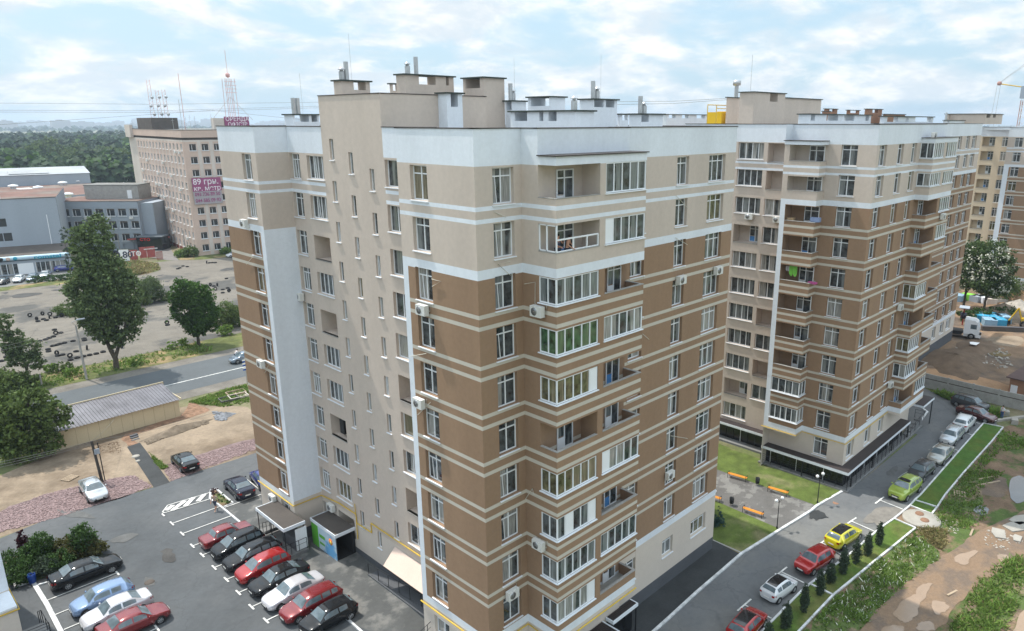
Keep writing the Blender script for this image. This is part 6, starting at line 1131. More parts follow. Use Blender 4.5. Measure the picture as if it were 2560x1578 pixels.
# ---------------------------------------------------------------- street furniture
ORW = mat('orange_slats', (.72, .27, .04), .55, var=.06)
def bench(k, a, b, lab):
    p, q = gr(k, *a), gr(k, *b); c = (p+q)/2; d = (q-p); o = empty('park_bench', c, math.atan2(d.y, d.x), lab, 'bench', 'orange benches on the patio'); Lb = max(1.5, d.length)
    s = MB(); 
    for i in range(4): s.box(-Lb/2, Lb/2, -.2+i*.1, -.12+i*.1, .42, .45, ORW)
    s.build('seat', o); s = MB()
    for x in (-Lb/2+.05, Lb/2-.05):
        s = MB()
        for y in (-.2, .2): s.tube([(x, y, 0), (x, y, .62)], .025, BLACKM, 5)
        s.tube([(x, -.2, .62), (x, .2, .62)], .025, BLACKM, 5); s.tube([(x, -.2, .41), (x, .2, .41)], .02, BLACKM, 5); s.build('leg', o)
bench('o', (238, 42), (378, 80), 'orange bench at the far edge of the patio, left of a black bin'); bench('o', (537, 148), (686, 190), 'orange bench at the far edge of the patio, near the lamp'); bench('o', (350, 302), (500, 352), 'orange bench at the near edge of the patio'); bench('o', (40, 190), (184, 235), 'orange bench half hidden by the nearest block corner')
for x, y, lab in ((458, 108, 'black litter bin between the two far benches'), (265, 258, 'black litter bin at the near patio edge')):
    g = gr('o', x, y); o = empty('litter_bin', g, 0, lab, 'bin', 'litter bins'); s = MB(); s.lathe([(.16, .25), (.2, .3), (.22, .85), (.2, .85), (.16, .4)], BLACKM, 12); s.build('bucket', o); s = MB(); s.tube([(-.25, 0, 0), (-.25, 0, .9)], .02, BLACKM, 5); s.tube([(.25, 0, 0), (.25, 0, .9)], .02, BLACKM, 5); s.tube([(-.25, 0, .7), (.25, 0, .7)], .02, BLACKM, 5); s.build('frame', o)
GLOBE = mat('white_globe', (.85, .85, .86), .3, .5, var=0)
def lamp(g, lab, ang):
    o = empty('street_lamp', g, ang, lab, 'lamp', 'twin globe lamps'); s = MB(); s.tube([(0, 0, 0), (0, 0, 2.85)], [.05, .03], BLACKM, 8); s.tube([(-.28, 0, 2.75), (0, 0, 2.6), (.28, 0, 2.95)], .018, BLACKM, 5); s.lathe([(.09, 0), (.09, .15), (.05, .25)], BLACKM, 8); s.build('pole', o)
    for x, z in ((-.28, 2.85), (.28, 3.05)): s = MB(); s.lathe([(.155*math.sin(a*PI/8)+.001, -.155*math.cos(a*PI/8)) for a in range(9)], GLOBE, 14, (x, 0, z)); s.build('globe', o)
lamp(gr('o', 605, 430), 'twin globe lamp at the corner of patio and kerb, nearer one', -.6); lamp(gr('o', 908, 240), 'twin globe lamp beside the kerb nearer the second block', -.6)
g = gr('j', 2288, 1400); lamp(Vector((53.2, 31.3, .3)), 'globe lamp just showing behind the edge of the nearest block', 2.4)
s = MB(); g = gr('o', 1046, 238); s.lathe([(0, .03), (.28, .03), (.3, 0)], mat('rusty_cover', (.25, .14, .09), .8), 14, g); tag(s.build('manhole_cover'), 'rusty round cover in the access road by the kerb', 'manhole cover')
g = gr('o', 1685, 365); o = empty('concrete_well_cover', g, 0, 'big round pale concrete slab with two rusty lids beside the lawn strip', 'well cover'); s = MB(); s.lathe([(0, .2), (1.55, .2), (1.6, .15), (1.6, -.1)], mat('pale_concrete', (.34, .32, .285), .9, var=.12, sc=1), 26); s.build('slab', o)
for k_, x, y in (('o', 1668, 330), ('o', 1712, 385)): q = gr(k_, x, y)-g; s = MB(); s.lathe([(0, .29), (.35, .28), (.38, .2)], MC['rusty_cover'], 14, (q.x*.9, q.y*.9, 0)); s.build('lid', o)
s = MB(); g = gr('d', 308, 965); s.lathe([(.2, 0), (.27, .5), (.27, .85), (.22, .85), (.2, .3), (0, .3)], mat('blue_bin_plastic', (.01, .05, .25), .4), 14, g); tag(s.build('litter_bin'), 'blue round bin at the kerb corner by the shrub bed', 'bin', 'litter bins')
# concrete fence
def fence(pts, h, step, lab):
    o = empty('concrete_fence', pts[0], 0, lab, 'fence'); P0 = Vector(pts[0])
    for a, b in zip(pts[:-1], pts[1:]):
        a, b = Vector(a), Vector(b); n = max(1, round((b-a).length/step)); d = (b-a)/n; an = math.atan2(d.y, d.x)
        for i in range(n):
            p = a+d*i-P0; s = MB(); s.box(.1, d.length-.1, -.07, .07, -.2, h-.75, CONC); s.box(.1, d.length-.1, -.05, .05, h-.75, h-.62, DKST); s.box(.1, d.length-.1, -.07, .07, h-.62, h, CONC); s.build('panel', o, p, an); s = MB(); s.box(-.1, .1, -.1, .1, -.2, h+.08, CONC); s.build('post', o, p, an)
fp_ = gr('p', 112, 868), gr('p', 400, 938), gr('p', 709, 1010); ext = fp_[2]+(fp_[2]-fp_[1])*1.5
fence([fp_[0], fp_[1], fp_[2], ext], 2.0, 3.9, 'grey panel fence of concrete between the access road and building yard')
for x, y, sx in ((600, 1035, .8), (650, 1085, 1.0)): g = gr('p', x, y); s = MB(); s.box(-sx/2, sx/2, -.35, .35, 0, .6, MC['pale_concrete']); tag(s.build('concrete_block', None, g, .3), 'pale concrete block '+('standing by the woman' if x == 600 else 'at the frame edge right of the woman'), 'concrete block', 'concrete blocks')
s = MB(); g = gr('p', 600, 1065); s.box(-2.2, 3.5, -.2, .2, 0, .25, MC['pale_concrete']); tag(s.build('concrete_beam', None, g, -.55), 'long pale concrete beam lying past the maroon saloon', 'beam')
# dark-roofed site hut
g = gr('p', 612, 915); o = empty('site_hut', g, -1.45, 'brown-roofed site hut behind the concrete fence at the right edge', 'hut'); s = MB(); s.box(0, 7, -5, 0, -.1, 2.4, BRK); s.box(-.02, 0, -1, -.2, 0, 1.5, WHITE); s.build('wall', o); s = MB(); s.box(-.4, 7.4, -5.4, .4, 2.4, 2.55, mat('brown_flat_roof', (.10, .065, .06), .8, var=.15)); s.build('roof', o); o.rotation_euler.z = -.1
# white truck
g = gr('s', 500, 1040); TW = mat('truck_white', (.75, .76, .78), .3, var=.03, coat=.6); o = empty('truck', (g.x, g.y-.4, 1.2), math.radians(-80), 'white cab-over truck with bare chassis beside the end of the second block', 'truck')
s = MB(); prof = [(0, .9), (0, 1.6), (.15, 2.2), (.35, 2.95), (.8, 3.25), (2.1, 3.35), (2.3, 3.3), (2.3, .9)]
s.grid([[(1.2-x, y, z) for x, z in prof] for y in (-1.2, -1.14, 1.14, 1.2)], TW, False, False); s.face([(1.2-x, -1.2, z) for x, z in prof], TW); s.face([(1.2-x, 1.2, z) for x, z in prof][::-1], TW); s.box(-1.1, 1.45, -1.0, 1.0, .45, .9, TW); s.box(.75, 1.45, -1.2, 1.2, .45, .9, TW); s.build('cab', o)
s = MB(); s.face([(1.2-.17, -1.05, 2.1), (1.2-.17, 1.05, 2.1), (1.2-.36, .98, 2.85), (1.2-.36, -.98, 2.85)], CGL); o2 = s.build('windscreen', o); o2.location.x = .03
for sd in (-1, 1): s = MB(); s.box(-.15, .75, sd*1.2-.01, sd*1.2+.01, 1.85, 2.6, CGL); s.build('side_window', o)
s = MB(); s.box(-7.5, -1.1, -.45, .45, .75, 1.05, TRIM); s.box(-3, -1.3, -1.1, 1.1, .6, 1.2, TRIM); s.box(-7.4, -4.4, -1.15, 1.15, 1.05, 1.15, TRIM); s.build('chassis', o)
for x in (.1, -4.9, -6.3):
    for sd in (-1, 1): s = MB(); s.lathe([(.25, sd*.8), (.52, sd*.82), (.54, sd*1.2), (.5, sd*1.26), (.3, sd*1.26), (.28, sd*1.18), (0, sd*1.18)], TYRE, 16, (x, 0, .54), 'y'); w1 = s.build('wheel', o); s = MB(); s.lathe([(0, sd*1.2), (.24, sd*1.22), (.27, sd*1.2)], RIM, 12, (x, 0, .54), 'y'); s.build('rim', w1)
# backhoe, containers, sheds and heaps in the yard
g = gr('s', 1640, 815); YL = mat('machine_yellow', (.62, .40, .03), .5, var=.1); o = empty('backhoe_loader', (g.x, g.y-1.5, 1.2), math.radians(100), 'yellow backhoe with folded arm cut by the right edge', 'backhoe'); s = MB(); s.box(-1.8, 1.8, -.6, .6, .8, 1.6, YL); s.build('chassis', o); s = MB(); s.box(-.7, .9, -.7, .7, 1.6, 2.8, CGL); s.box(-.75, .95, -.75, .75, 2.8, 2.9, YL); s.build('cab', o)
for x in (-1.2, 1.3):
    for sd in (-1, 1): s = MB(); s.lathe([(.2, sd*.6), (.62, sd*.62), (.64, sd*.95), (.35, sd*1.0), (.3, sd*.95), (0, sd*.95)], TYRE, 16, (x, 0, .64), 'y'); w1 = s.build('wheel', o); s = MB(); s.lathe([(0, sd*.97), (.3, sd*.98)], RIM, 12, (x, 0, .64), 'y'); s.build('rim', w1)
s = MB(); s.tube([(1.7, 0, 1.2), (2.4, 0, 3.3)], .16, YL, 6); s.tube([(2.4, 0, 3.3), (3.6, 0, .9)], .13, YL, 6); s.build('boom', o); s = MB(); s.box(3.3, 3.9, -.35, .35, .2, .9, TRIM); s.build('bucket', o)
CB = mat('blue_tarp', (.05, .30, .48), .6, var=.15); CB2 = mat('pale_blue_tarp', (.26, .40, .52), .6, var=.15)
for i, (x, y, m, lab, w_) in enumerate(((790, 690, CB, 'dark blue flat container nearest the truck cab', 3.0), (940, 790, CB2, 'pale blue-grey container in front of the bright blue ones', 2.4), (1120, 780, CB, 'bright blue skip in the middle of the group', 2.8), (1220, 720, CB2, 'grey-blue container at the right of the group', 2.6), (1010, 690, CB, 'bright blue container behind the group', 2.6))):
    g = gr('s', x, y); o = empty('skip_container', g, .35+i*.1, lab, 'container', 'blue containers in the yard'); s = MB(); s.prism([(-w_/2, -1.0), (w_/2, -1.0), (w_/2, 1.0), (-w_/2, 1.0)], 0, 1.2, m); s.build('box', o); s = MB(); s.box(-w_/2-.05, w_/2+.05, -1.05, 1.05, 1.2, 1.28, m); s.box(-w_/2, w_/2, -.05, .05, 1.28, 1.33, CB2); s.build('lid', o)
a, b = gr('s', 780, 890), gr('s', 1680, 925); b = a+(b-a)*1.6; s = MB(); d = b-a; s.box(0, d.length, -.3, .3, 0, .75, DKST); s.box(0, d.length, -.36, .36, .75, .82, mat('slate_top', (.09, .09, .1), .7)); tag(s.build('long_pipe_duct', None, a, math.atan2(d.y, d.x)), 'long dark low duct lying across the yard right of the truck', 'duct')
g = gr('s', 380, 780); o = empty('fuel_kiosk', g, .2, 'small red post with canopy and dark tank behind the truck', 'kiosk'); s = MB(); s.box(-.1, .1, -.1, .1, 0, 3.2, mat('red_post', (.35, .03, .02), .5)); s.build('post', o); s = MB(); s.box(-1, 1.2, -.8, .8, 3.2, 3.3, GREYP); s.build('roof', o); s = MB(); s.lathe([(0, 1.2), (.5, 1.25), (.5, 2.3), (0, 2.35)], NV, 12); s.build('tank', o)
def heap(lab, g, rx, ry, h, m, sd, name='sand_heap', cat='heap', grp='heaps in the building yard', rot=0):
    R_ = random.Random(sd); rows = []
    for i in range(9):
        t = i/8; row = []
        for j in range(26):
            a = 2*PI*j/26; k = 1+.12*math.sin(3*a+sd)+.09*math.sin(7*a+sd*2)+R_.uniform(-.05, .05); z = h*(1-t)**1.1*(1+R_.uniform(-.07, .07))-(.08 if t == 1 else 0); row.append((rx*t*k*math.cos(a), ry*t*k*math.sin(a), z))
        rows.append(row[::-1])
    s = MB(); s.grid(rows, m, True); o = s.build(name, None, g, rot); return tag(o, lab, cat, grp)
ORS = MC['orange_sand_ground']
heap('large pale sand heap behind the blue containers', gr('s', 1230, 560), 7, 5, 2.2, SAND, 1); heap('orange sand heap near the concrete base at the right edge', gr('s', 1600, 330), 7, 6, 2.6, ORS, 2); heap('pale rubble heap with white sheets on top', gr('s', 1560, 430), 5, 4, 1.8, mat('pale_rubble', (.36, .33, .29), .95, var=.3, sc=1), 3); heap('brown earth mound beside the end of the second block', gr('p', 300, 720), 8, 5, 1.3, mat('brown_earth', (.15, .105, .072), .95, var=.25, sc=.6, bump=.8, bsc=6), 4, rot=.3); heap('low grey-brown mound in the middle of the yard', gr('p', 420, 640), 7, 3, .8, MC['brown_earth'], 5)
s = MB(); g = gr('p', 410, 645); R_ = random.Random(2); s.face([(-.9, -.5, .9), (.8, -.6, .95), (1.0, .4, .85), (.1, .7, 1.0), (-.8, .4, .9)], WROOF); tag(s.build('plastic_sheet', None, g+Vector((0, 0, .05))), 'crumpled white plastic sheet on the grey-brown mound', 'sheet')
for i in range(6): x, y = ((300, 260), (830, 300), (520, 250), (1130, 340), (700, 280), (980, 330))[i]; g = gr('s', x, y); s = MB(); s.box(-1.4, 1.4, -.9, .9, 0, 1.2, [CB2, WHITE, mat('green_plastic', (.25, .65, .08), .6), PALE, GREYP, PALE][i]); tag(s.build('stacked_material', None, g, i*.7), ['grey-blue', 'white', 'bright green', 'pale', 'slate', 'cream'][i]+' wrapped building material behind the acacias', 'building material', 'wrapped materials in the yard')
# rubble and planks on the rough ground
def debris(name, poly, n, smin, smax, m, sd, lab, grp=None):
    R_ = random.Random(sd); xs_ = [p[0] for p in poly]; ys_ = [p[1] for p in poly]; s = MB(); k = 0
    while k < n:
        p = (R_.uniform(min(xs_), max(xs_)), R_.uniform(min(ys_), max(ys_)))
        if not inpoly(p, poly): continue
        a, b, c = [R_.uniform(smin, smax) for _ in range(3)]; T = Matrix.Translation((p[0], p[1], hT(*p)+.02)) @ Matrix.Rotation(R_.uniform(0, 6), 4, 'Z') @ Matrix.Rotation(R_.uniform(-.4, .4), 4, 'X'); s.box(-a, a, -b, b, 0, c*.6, m, T); k += 1
    return tag(s.build(name), lab, 'rubble', None, 'stuff')
PRB = MC.get('pale_rubble')
debris('rubble', P('o', (1600, 300), (1640, 430), (1950, 480), (2000, 400), (1800, 330)), 110, .02, .09, PRB, 1, 'pale rubble scattered round the concrete cover'); debris('rubble', P('o', (2180, 440), (2320, 440), (2453, 520), (2350, 600), (2150, 560)), 70, .02, .12, PRB, 2, 'broken pale concrete bits on the mud track')
debris('rubble', P('c', (1980, 480), (2140, 500), (2100, 570), (2000, 560)), 160, .04, .16, mat('grey_rubble', (.2, .21, .23), .9, var=.3, sc=2), 3, 'grey broken stone pile on the sand'); debris('rubble', P('c', (900, 800), (1100, 760), (1130, 860), (900, 880)), 120, .02, .07, MC['brown_earth'], 4, 'crumbling earth bank near the cable pole'); debris('rubble', P('c', (1350, 760), (1480, 690), (1900, 560), (1950, 590), (1500, 740), (1380, 790)), 520, .03, .15, mat('grey_brown_earth', (.17, .135, .10), .95, var=.3, sc=1.5), 5, 'ragged grey-brown earth bank below the shed')
debris('rubble', P('p', (300, 640), (600, 640), (640, 760), (300, 760)), 160, .06, .25, PRB, 6, 'litter and rubble on the yard mounds'); debris('pebbles', P('c', (-50, 1430), (420, 1250), (1000, 1110), (1250, 1075), (1420, 1180), (560, 1460), (-50, 1620)), 4200, .03, .09, mat('pink_stone', (.25, .18, .178), .9, var=.3, sc=3), 7, 'loose pink stones of the gravel strip, left part'); debris('pebbles', P('c', (1510, 985), (1850, 890), (2375, 730), (2400, 830), (1590, 1130)), 1900, .03, .09, MC['pink_stone'], 8, 'loose pink stones of the gravel strip, right part')
heap('grey-brown earth bank on the sand below the shed', gr('c', 1650, 660), 4.2, 1.0, .7, MC['grey_brown_earth'], 7, 'earth_bank', 'bank', None, .12); heap('small grey gravel pile on the sand by the block edge', gr('c', 2100, 520), 1.1, .8, .5, MC['grey_rubble'], 8, 'gravel_pile', 'pile', None)
WOOD = mat('weathered_wood', (.36, .28, .20), .85, var=.2, sc=2)
for x, y, l_, a, lab in ((2190, 50, 2.6, -.5, 'pale plank lying flat on bare earth, upper one'), (2180, 95, 3.2, -.5, 'longer pale plank lying flat on bare earth, lower one'), (2060, 462, 1.4, .1, 'short plank at the edge of the mud track'), (1915, 915, 1.2, -.3, 'short board in the mud track between puddles')): g = gr('o', x, y); s = MB(); s.box(-l_/2, l_/2, -.08, .08, .02, .09, WOOD); tag(s.build('plank', None, g, a), lab, 'plank', 'planks on the ground')
for x, y, w_, d_, lab in ((2260, 470, 1.6, 1.0, 'cracked pale slab at the bend of the mud track'), (2400, 420, 2.2, 1.3, 'big broken grey slab at the right edge, nearer one'), (2430, 370, 2.0, 1.2, 'big broken grey slab at the right edge, farther one'), (2400, 508, 1.1, .6, 'small pale slab left of the right edge')): g = gr('o', x, y); s = MB(); s.prism([(-w_/2, -d_/2), (w_/2*.9, -d_/2*1.1), (w_/2, d_/2*.8), (0, d_/2*1.1), (-w_/2*1.1, d_/2*.6)], 0, .14, MC['pale_concrete']); tag(s.build('broken_slab', None, g, rnd.uniform(-.6, .6)), lab, 'slab', 'broken slabs')
def pallet(g, a, lab, m=WOOD):
    o = empty('wooden_pallet', g, a, lab, 'pallet', 'pallets and timber trays'); s = MB()
    for i in range(5): s.box(-.6, .6, -.5+i*.22, -.38+i*.22, .1, .13, m)
    s.build('deck_boards', o); s = MB()
    for x in (-.55, 0, .5): s.box(x, x+.08, -.5, .5, 0, .1, m)
    s.build('bearer', o)
pallet(gr('c', 650, 1105), .5, 'pale pallet lying on bare soil left of the cable pole'); pallet(gr('o', 1970, 175), .3, 'grey pallet among the weeds beyond the far lawn strip')
for x, y, m, lab in ((2195, 320, WOOD, 'tan wooden pallet stack beside the road verge'), (2130, 375, mat('dark_wet_wood', (.12, .12, .11), .9), 'dark shallow trough beside the tan pallet stack'), (2215, 350, PALE, 'pale empty tray between trough and pallet stack')): g = gr('c', x, y); s = MB(); s.box(-1.1, 1.1, -.8, .8, .05, .12, m); s.box(-1.1, 1.1, -.8, -.72, .12, .35, m); s.box(-1.1, 1.1, .72, .8, .12, .35, m); s.box(-1.1, -1.02, -.72, .72, .12, .35, m); s.box(1.02, 1.1, -.72, .72, .12, .35, m); tag(s.build('timber_tray', None, g, -.1), lab, 'timber tray', 'pallets and timber trays')
# steps in the path, well lids
for i, (x, y) in enumerate(((1245, 710), (1250, 725), (1258, 742))): g = gr('c', x, y); s = MB(); s.box(-.4, .4, -.13, .13, -.1, .2-.07*i, PLINTH); tag(s.build('path_step', None, g, .1), ['top', 'middle', 'lowest'][i]+' concrete step at the head of the asphalt footpath', 'step', 'path steps')
for x, y, r_, lab in ((1262, 900, .38, 'larger round pale lid on the asphalt footpath'), (1283, 943, .22, 'smaller round pale lid on the asphalt footpath')): s = MB(); s.lathe([(0, .1), (r_, .1), (r_, 0)], MC['pale_concrete'], 14, gr('c', x, y)); tag(s.build('well_lid'), lab, 'lid')
# shed with ribbed roof
s1, s2 = gr('c', 500, 855), gr('c', 1680, 522); d = s2-s1; Ls = d.length; o = empty('long_shed', s1, math.atan2(d.y, d.x), 'long cream panel shed with a ribbed dark metal roof beside the main road', 'shed'); hb = 2.25; dp = 4.6
SHC = mat('cream_panels', (.56, .48, .33), .8, var=.04); s = MB(); s.box(0, Ls, 0, dp, -.1, hb, SHC)
s.face([(0, dp, hb), (0, 0, hb), (0, dp, hb+.75)][::-1], SHC); s.face([(Ls, 0, hb), (Ls, dp, hb), (Ls, dp, hb+.75)], SHC)
for i in range(1, 12): x = Ls*i/11.5; s.box(x-.015, x+.015, -.012, 0, 0, hb, mat('panel_seam', (.38, .32, .22), .8, var=0))
s.build('wall', o); RS = mat('dark_ribbed_metal', (.15, .145, .16), .38, .5, var=.3, sc=.5, metal=.35); s = MB(); pr_ = []
n = int(Ls/.34)
for i in range(n+1):
    for (u, hh_) in ((0, 0), (.12, 0), (.14, .06), (.22, .06), (.24, 0)): pr_.append((min(Ls+.15, -.15+i*.34+u), hh_))
s.grid([[(x, -.35, hb-.06+h_) for x, h_ in pr_], [(x, dp+.1, hb+.8+h_) for x, h_ in pr_]], RS, False, False); s.build('roof', o); s = MB(); s.box(-.2, Ls+.2, dp+.1, dp+.2, hb+.6, hb+.95, SHC); s.box(Ls+.15, Ls+.23, -.35, dp+.1, hb-.1, hb+.1, SHC); s.build('roof_edge', o)
# cable pole and wires, street lamps
WIRE = mat('overhead_wire', (.16, .16, .16), .6, var=0)
g = gr('c', 950, 1135); t_ = hz('c', 850, 755, g); o = empty('cable_pole', g, 0, 'dark wooden cable pole with a box, behind the silver saloon on the gravel', 'pole'); s = MB(); s.tube([(0, 0, 0), Vector((t_.x-g.x, t_.y-g.y, t_.z-g.z))], [.14, .11], mat('dark_pole', (.06, .055, .05), .9, var=.2), 8); s.tube([(.25, 0, 0), (.2, 0, t_.z-g.z-.2)], .05, BLACKM, 6); s.build('pole', o); s = MB(); s.box(-.22, .22, -.2, -.1, (t_.z-g.z)*.7, (t_.z-g.z)*.82, GREYP); s.build('sign_box', o)
def wire(a, b, sag, lab, grp='overhead wires', r=.014):
    a, b = Vector(a), Vector(b); s = MB(); s.tube([a.lerp(b, i/14)-Vector((0, 0, sag*4*(i/14)*(1-i/14))) for i in range(15)], r, WIRE, 4); tag(s.build('overhead_wire'), lab, 'wire', grp)
for i, (y, zz) in enumerate(((685, 0), (740, .5), (790, .9))):
    e = hz('c', -300, y+90, g+Vector((-6, 2, 0))); wire(t_-Vector((0, 0, .15*i)), (e.x-6, e.y+1, 5.5-i*.4), .3, ['upper', 'middle', 'lower'][i]+' wire from the cable pole to the left edge')
q = hz('c', 1095, 500, s1+d*.5); wire(t_, q, .25, 'sagging wire from the cable pole to the shed wall'); wire(t_, hz('c', 2300, 370, s2+Vector((12, -2, 0))), .6, 'long wire from the cable pole toward the block edge')
g = gr('b', 820, 1470); t_ = hz('b', 715, 960, g); o = empty('street_lamp', g, 0, 'tall grey concrete street lamp on the verge left of the poplar', 'lamp'); s = MB(); dt = t_-g; s.tube([(0, 0, 0), dt], [.16, .1], CONC, 8); s.build('pole', o); s = MB(); s.tube([dt, dt+Vector((-.4, 0, .5)), dt+Vector((.3, -.3, .8))], .04, STEEL, 5); s.box(dt.x+.1, dt.x+1.1, dt.y-.45, dt.y-.2, dt.z+.75, dt.z+.9, GREYP); s.build('lamp_head', o)
lamp_top = t_
e = hz('b', 1660, 975, gr('b', 1880, 1150)+Vector((-3, 0, 0))); wire(t_, (52, 118.5, 8.2), .7, 'upper street wire right of the concrete lamp'); wire(t_-Vector((0, 0, .5)), (-10, 116, 7.2), .5, 'street wire left of the concrete lamp'); wire(t_-Vector((0, 0, .9)), (-10, 116, 6.5), .5, 'second street wire left of the concrete lamp')
for (k, x, y, yt, lab) in (('t', 1255, 600, 120, 'grey pole standing before the narrow-windowed side of the tower'), ('b', 1135, 260, 90, 'grey pole before the office wing'), ('c', 390, 240, 130, 'short grey post beside the left birch')): g = gr(k, x, y); h_ = hz(k, x, yt, g).z-g.z; s = MB(); s.tube([(0, 0, 0), (0, 0, h_)], [.14, .09], CONC, 7); tag(s.build('utility_pole', None, g), lab, 'pole', 'utility poles')
for i, (ya, yb_) in enumerate(((143, 155), (210, 216), (228, 232), (350, 262))):
    a = onY('a', -40, ya, 150); b = onY('a', 1500+500*(i == 3), yb_-(0 if i < 3 else 50), 150); c = onY('a', 2420, (143, 190, 205, 255)[i], 150); s = MB(); s.tube([a, b, c, c+(c-b)*1.2], .022, WIRE, 4); tag(s.build('overhead_wire'), ['topmost', 'second', 'third', 'lowest, slanting'][i]+' thin cable crossing the sky left of the nearest block', 'wire', 'cables across the sky')
a = onX('l', -700, 130, 60); b = onX('l', 630, 115, 60)
for i in range(2): s = MB(); s.tube([onX('l', -40, 133+i*18, 80), onX('l', 300, 131+i*14, 82), onX('l', 640, 113+i*8, 84)], .02, WIRE, 4); tag(s.build('overhead_wire'), ['upper', 'lower'][i]+' thin cable in the sky reaching the second block roof', 'wire', 'cables across the sky')
# road sign, billboards and gate at the service yard
g = gr('c', 2300, 232); h_ = 2.6; o = empty('road_sign', g, 0, 'blue and white route signs on a post beside the block edge', 'sign'); s = MB(); s.tube([(0, 0, 0), (0, 0, h_+1.2)], .04, STEEL, 6); s.build('post', o)
BLS = mat('sign_blue', (.02, .09, .4), .5, var=0)
for z in (h_+.1, h_+.6, h_-.5): s = MB(); s.box(-.35, .35, -.06, -.04, z, z+.22, BLS); s.box(-.35, .35, -.06, -.04, z+.22, z+.42, WROOF); s.build('sign_plate', o)
def board(k, xa, ya, xb, yb, h, m, lab, lines_, tm=None, sz=.6):
    a, b = gr(k, xa, ya), gr(k, xb, yb); d = b-a; o = empty('billboard', a, math.atan2(d.y, d.x), lab, 'billboard', 'boards on the yard fence'); s = MB(); s.box(0, d.length, 0, .06, .25, .25+h, m); bo = s.build('board', o)
    for i, (tx, fs, fz) in enumerate(lines_): loc_text(tx, fs, tm or WROOF, d.length/2, -.02, .25+h*fz, bo, 1)
    s = MB(); s.box(.1, .2, .07, .15, 0, 1.2, BLACKM); s.build('post', o)
RB = mat('red_board', (.36, .09, .08), .6, var=.15, sc=1.5); 
board('t', 5, 735, 190, 725, 3.0, WROOF, 'white board with big black digits at the left of the fence', [('0.80', 2.2, .55)], mat('dark_digits', (.05, .05, .08), .6)); board('t', 205, 710, 350, 700, 2.6, RB, 'red board reading CTO in white', [('СТО', 1.6, .6)]); board('t', 385, 665, 520, 655, 2.8, RB, 'plain faded red board, middle of the fence', []); board('t', 530, 655, 680, 640, 2.8, RB, 'red and white board nearest the yard gate', [('шиномонтаж', .5, .8)])
a, b = gr('t', 700, 690), gr('t', 815, 672); d = b-a; s = MB(); 
for i in range(10): s.tube([a+d*i/9, a+d*i/9+Vector((0, 0, 2.2))], .05, BRICK, 4)
s.tube([a+Vector((0, 0, 2.1)), b+Vector((0, 0, 2.1))], .05, BRICK, 4); s.tube([a+Vector((0, 0, .4)), b+Vector((0, 0, .4))], .05, BRICK, 4); tag(s.build('yard_gate'), 'rust-red barred gate right of the boards', 'gate')
g = gr('t', 290, 480); o = empty('tyre_kiosk', g, -.35, 'small grey kiosk with a red-edged canopy beside the office wing', 'kiosk'); s = MB(); s.box(0, 8, 0, 4, -.1, 2.7, GREYP); s.build('wall', o); s = MB(); s.box(-1.4, 8.8, -1.6, 4.2, 2.9, 3.1, BLACKM); s.box(-1.45, 8.85, -1.7, -1.6, 2.85, 3.25, RB); s.build('roof', o)
# tyres scattered over the old lot
proto = None
TP = [(285, 880, 1), (405, 865, 1), (475, 870, 1), (350, 915, 1), (410, 905, 0), (470, 895, 1), (525, 890, 0), (585, 880, 1), (630, 850, 1), (360, 925, 0), (440, 915, 0), (515, 1005, 0), (575, 1035, 0), (530, 1050, 1), (505, 1070, 0), (465, 1085, 0), (430, 1098, 0), (375, 1112, 0), (335, 1118, 0), (690, 1112, 0), (610, 1130, 0), (565, 1140, 0), (535, 1150, 0), (500, 1158, 0), (795, 1090, 0), (800, 1105, 0), (455, 1190, 0), (460, 1210, 0), (40, 1195, 0), (90, 1190, 1), (50, 1220, 0), (75, 1240, 0), (60, 1262, 0), (15, 1302, 0), (75, 1290, 0), (540, 1240, 1), (548, 1250, 0), (592, 1242, 0), (665, 1265, 1), (668, 1290, 0), (730, 1270, 0), (790, 1257, 0), (848, 1245, 0), (910, 1232, 0), (975, 1215, 0), (720, 1210, 0), (825, 1190, 1), (1155, 1175, 1), (1580, 950, 1), (1583, 960, 0), (1055, 1205, 0), (1990, 588, 1), (2020, 592, 0), (2055, 590, 1), (2037, 630, 1), (2105, 625, 0), (2105, 655, 0), (2152, 610, 0), (2165, 645, 1), (2165, 632, 0), (1680, 428, 0), (1700, 420, 0), (1770, 408, 0), (1730, 402, 0), (1955, 375, 1), (1980, 372, 0), (2010, 370, 0), (2035, 370, 0), (1375, 533, 0), (2140, 520, 0)]
for i, (x, y, up) in enumerate(TP):
    g = gr('b', x, y)
    if proto is None: s = MB(); s.lathe([(.2, -.1), (.36, -.12), (.40, -.06), (.40, .06), (.36, .12), (.2, .1), (.2, -.1)], TYRE, 16); o = proto = s.build('old_tyre')
    else: o = proto.copy(); COL.objects.link(o)
    o.location = g+Vector((0, 0, .4 if up else .13)); o.rotation_euler = (PI/2+.15, 0, rnd.uniform(0, 3)) if up else (rnd.uniform(-.06, .06), 0, 0); o.scale = (.95,)*3
    tag(o, 'old tyre standing upright on the old lot' if up else 'old tyre lying flat on the old lot', 'tyre', 'upright tyres' if up else 'flat tyres')
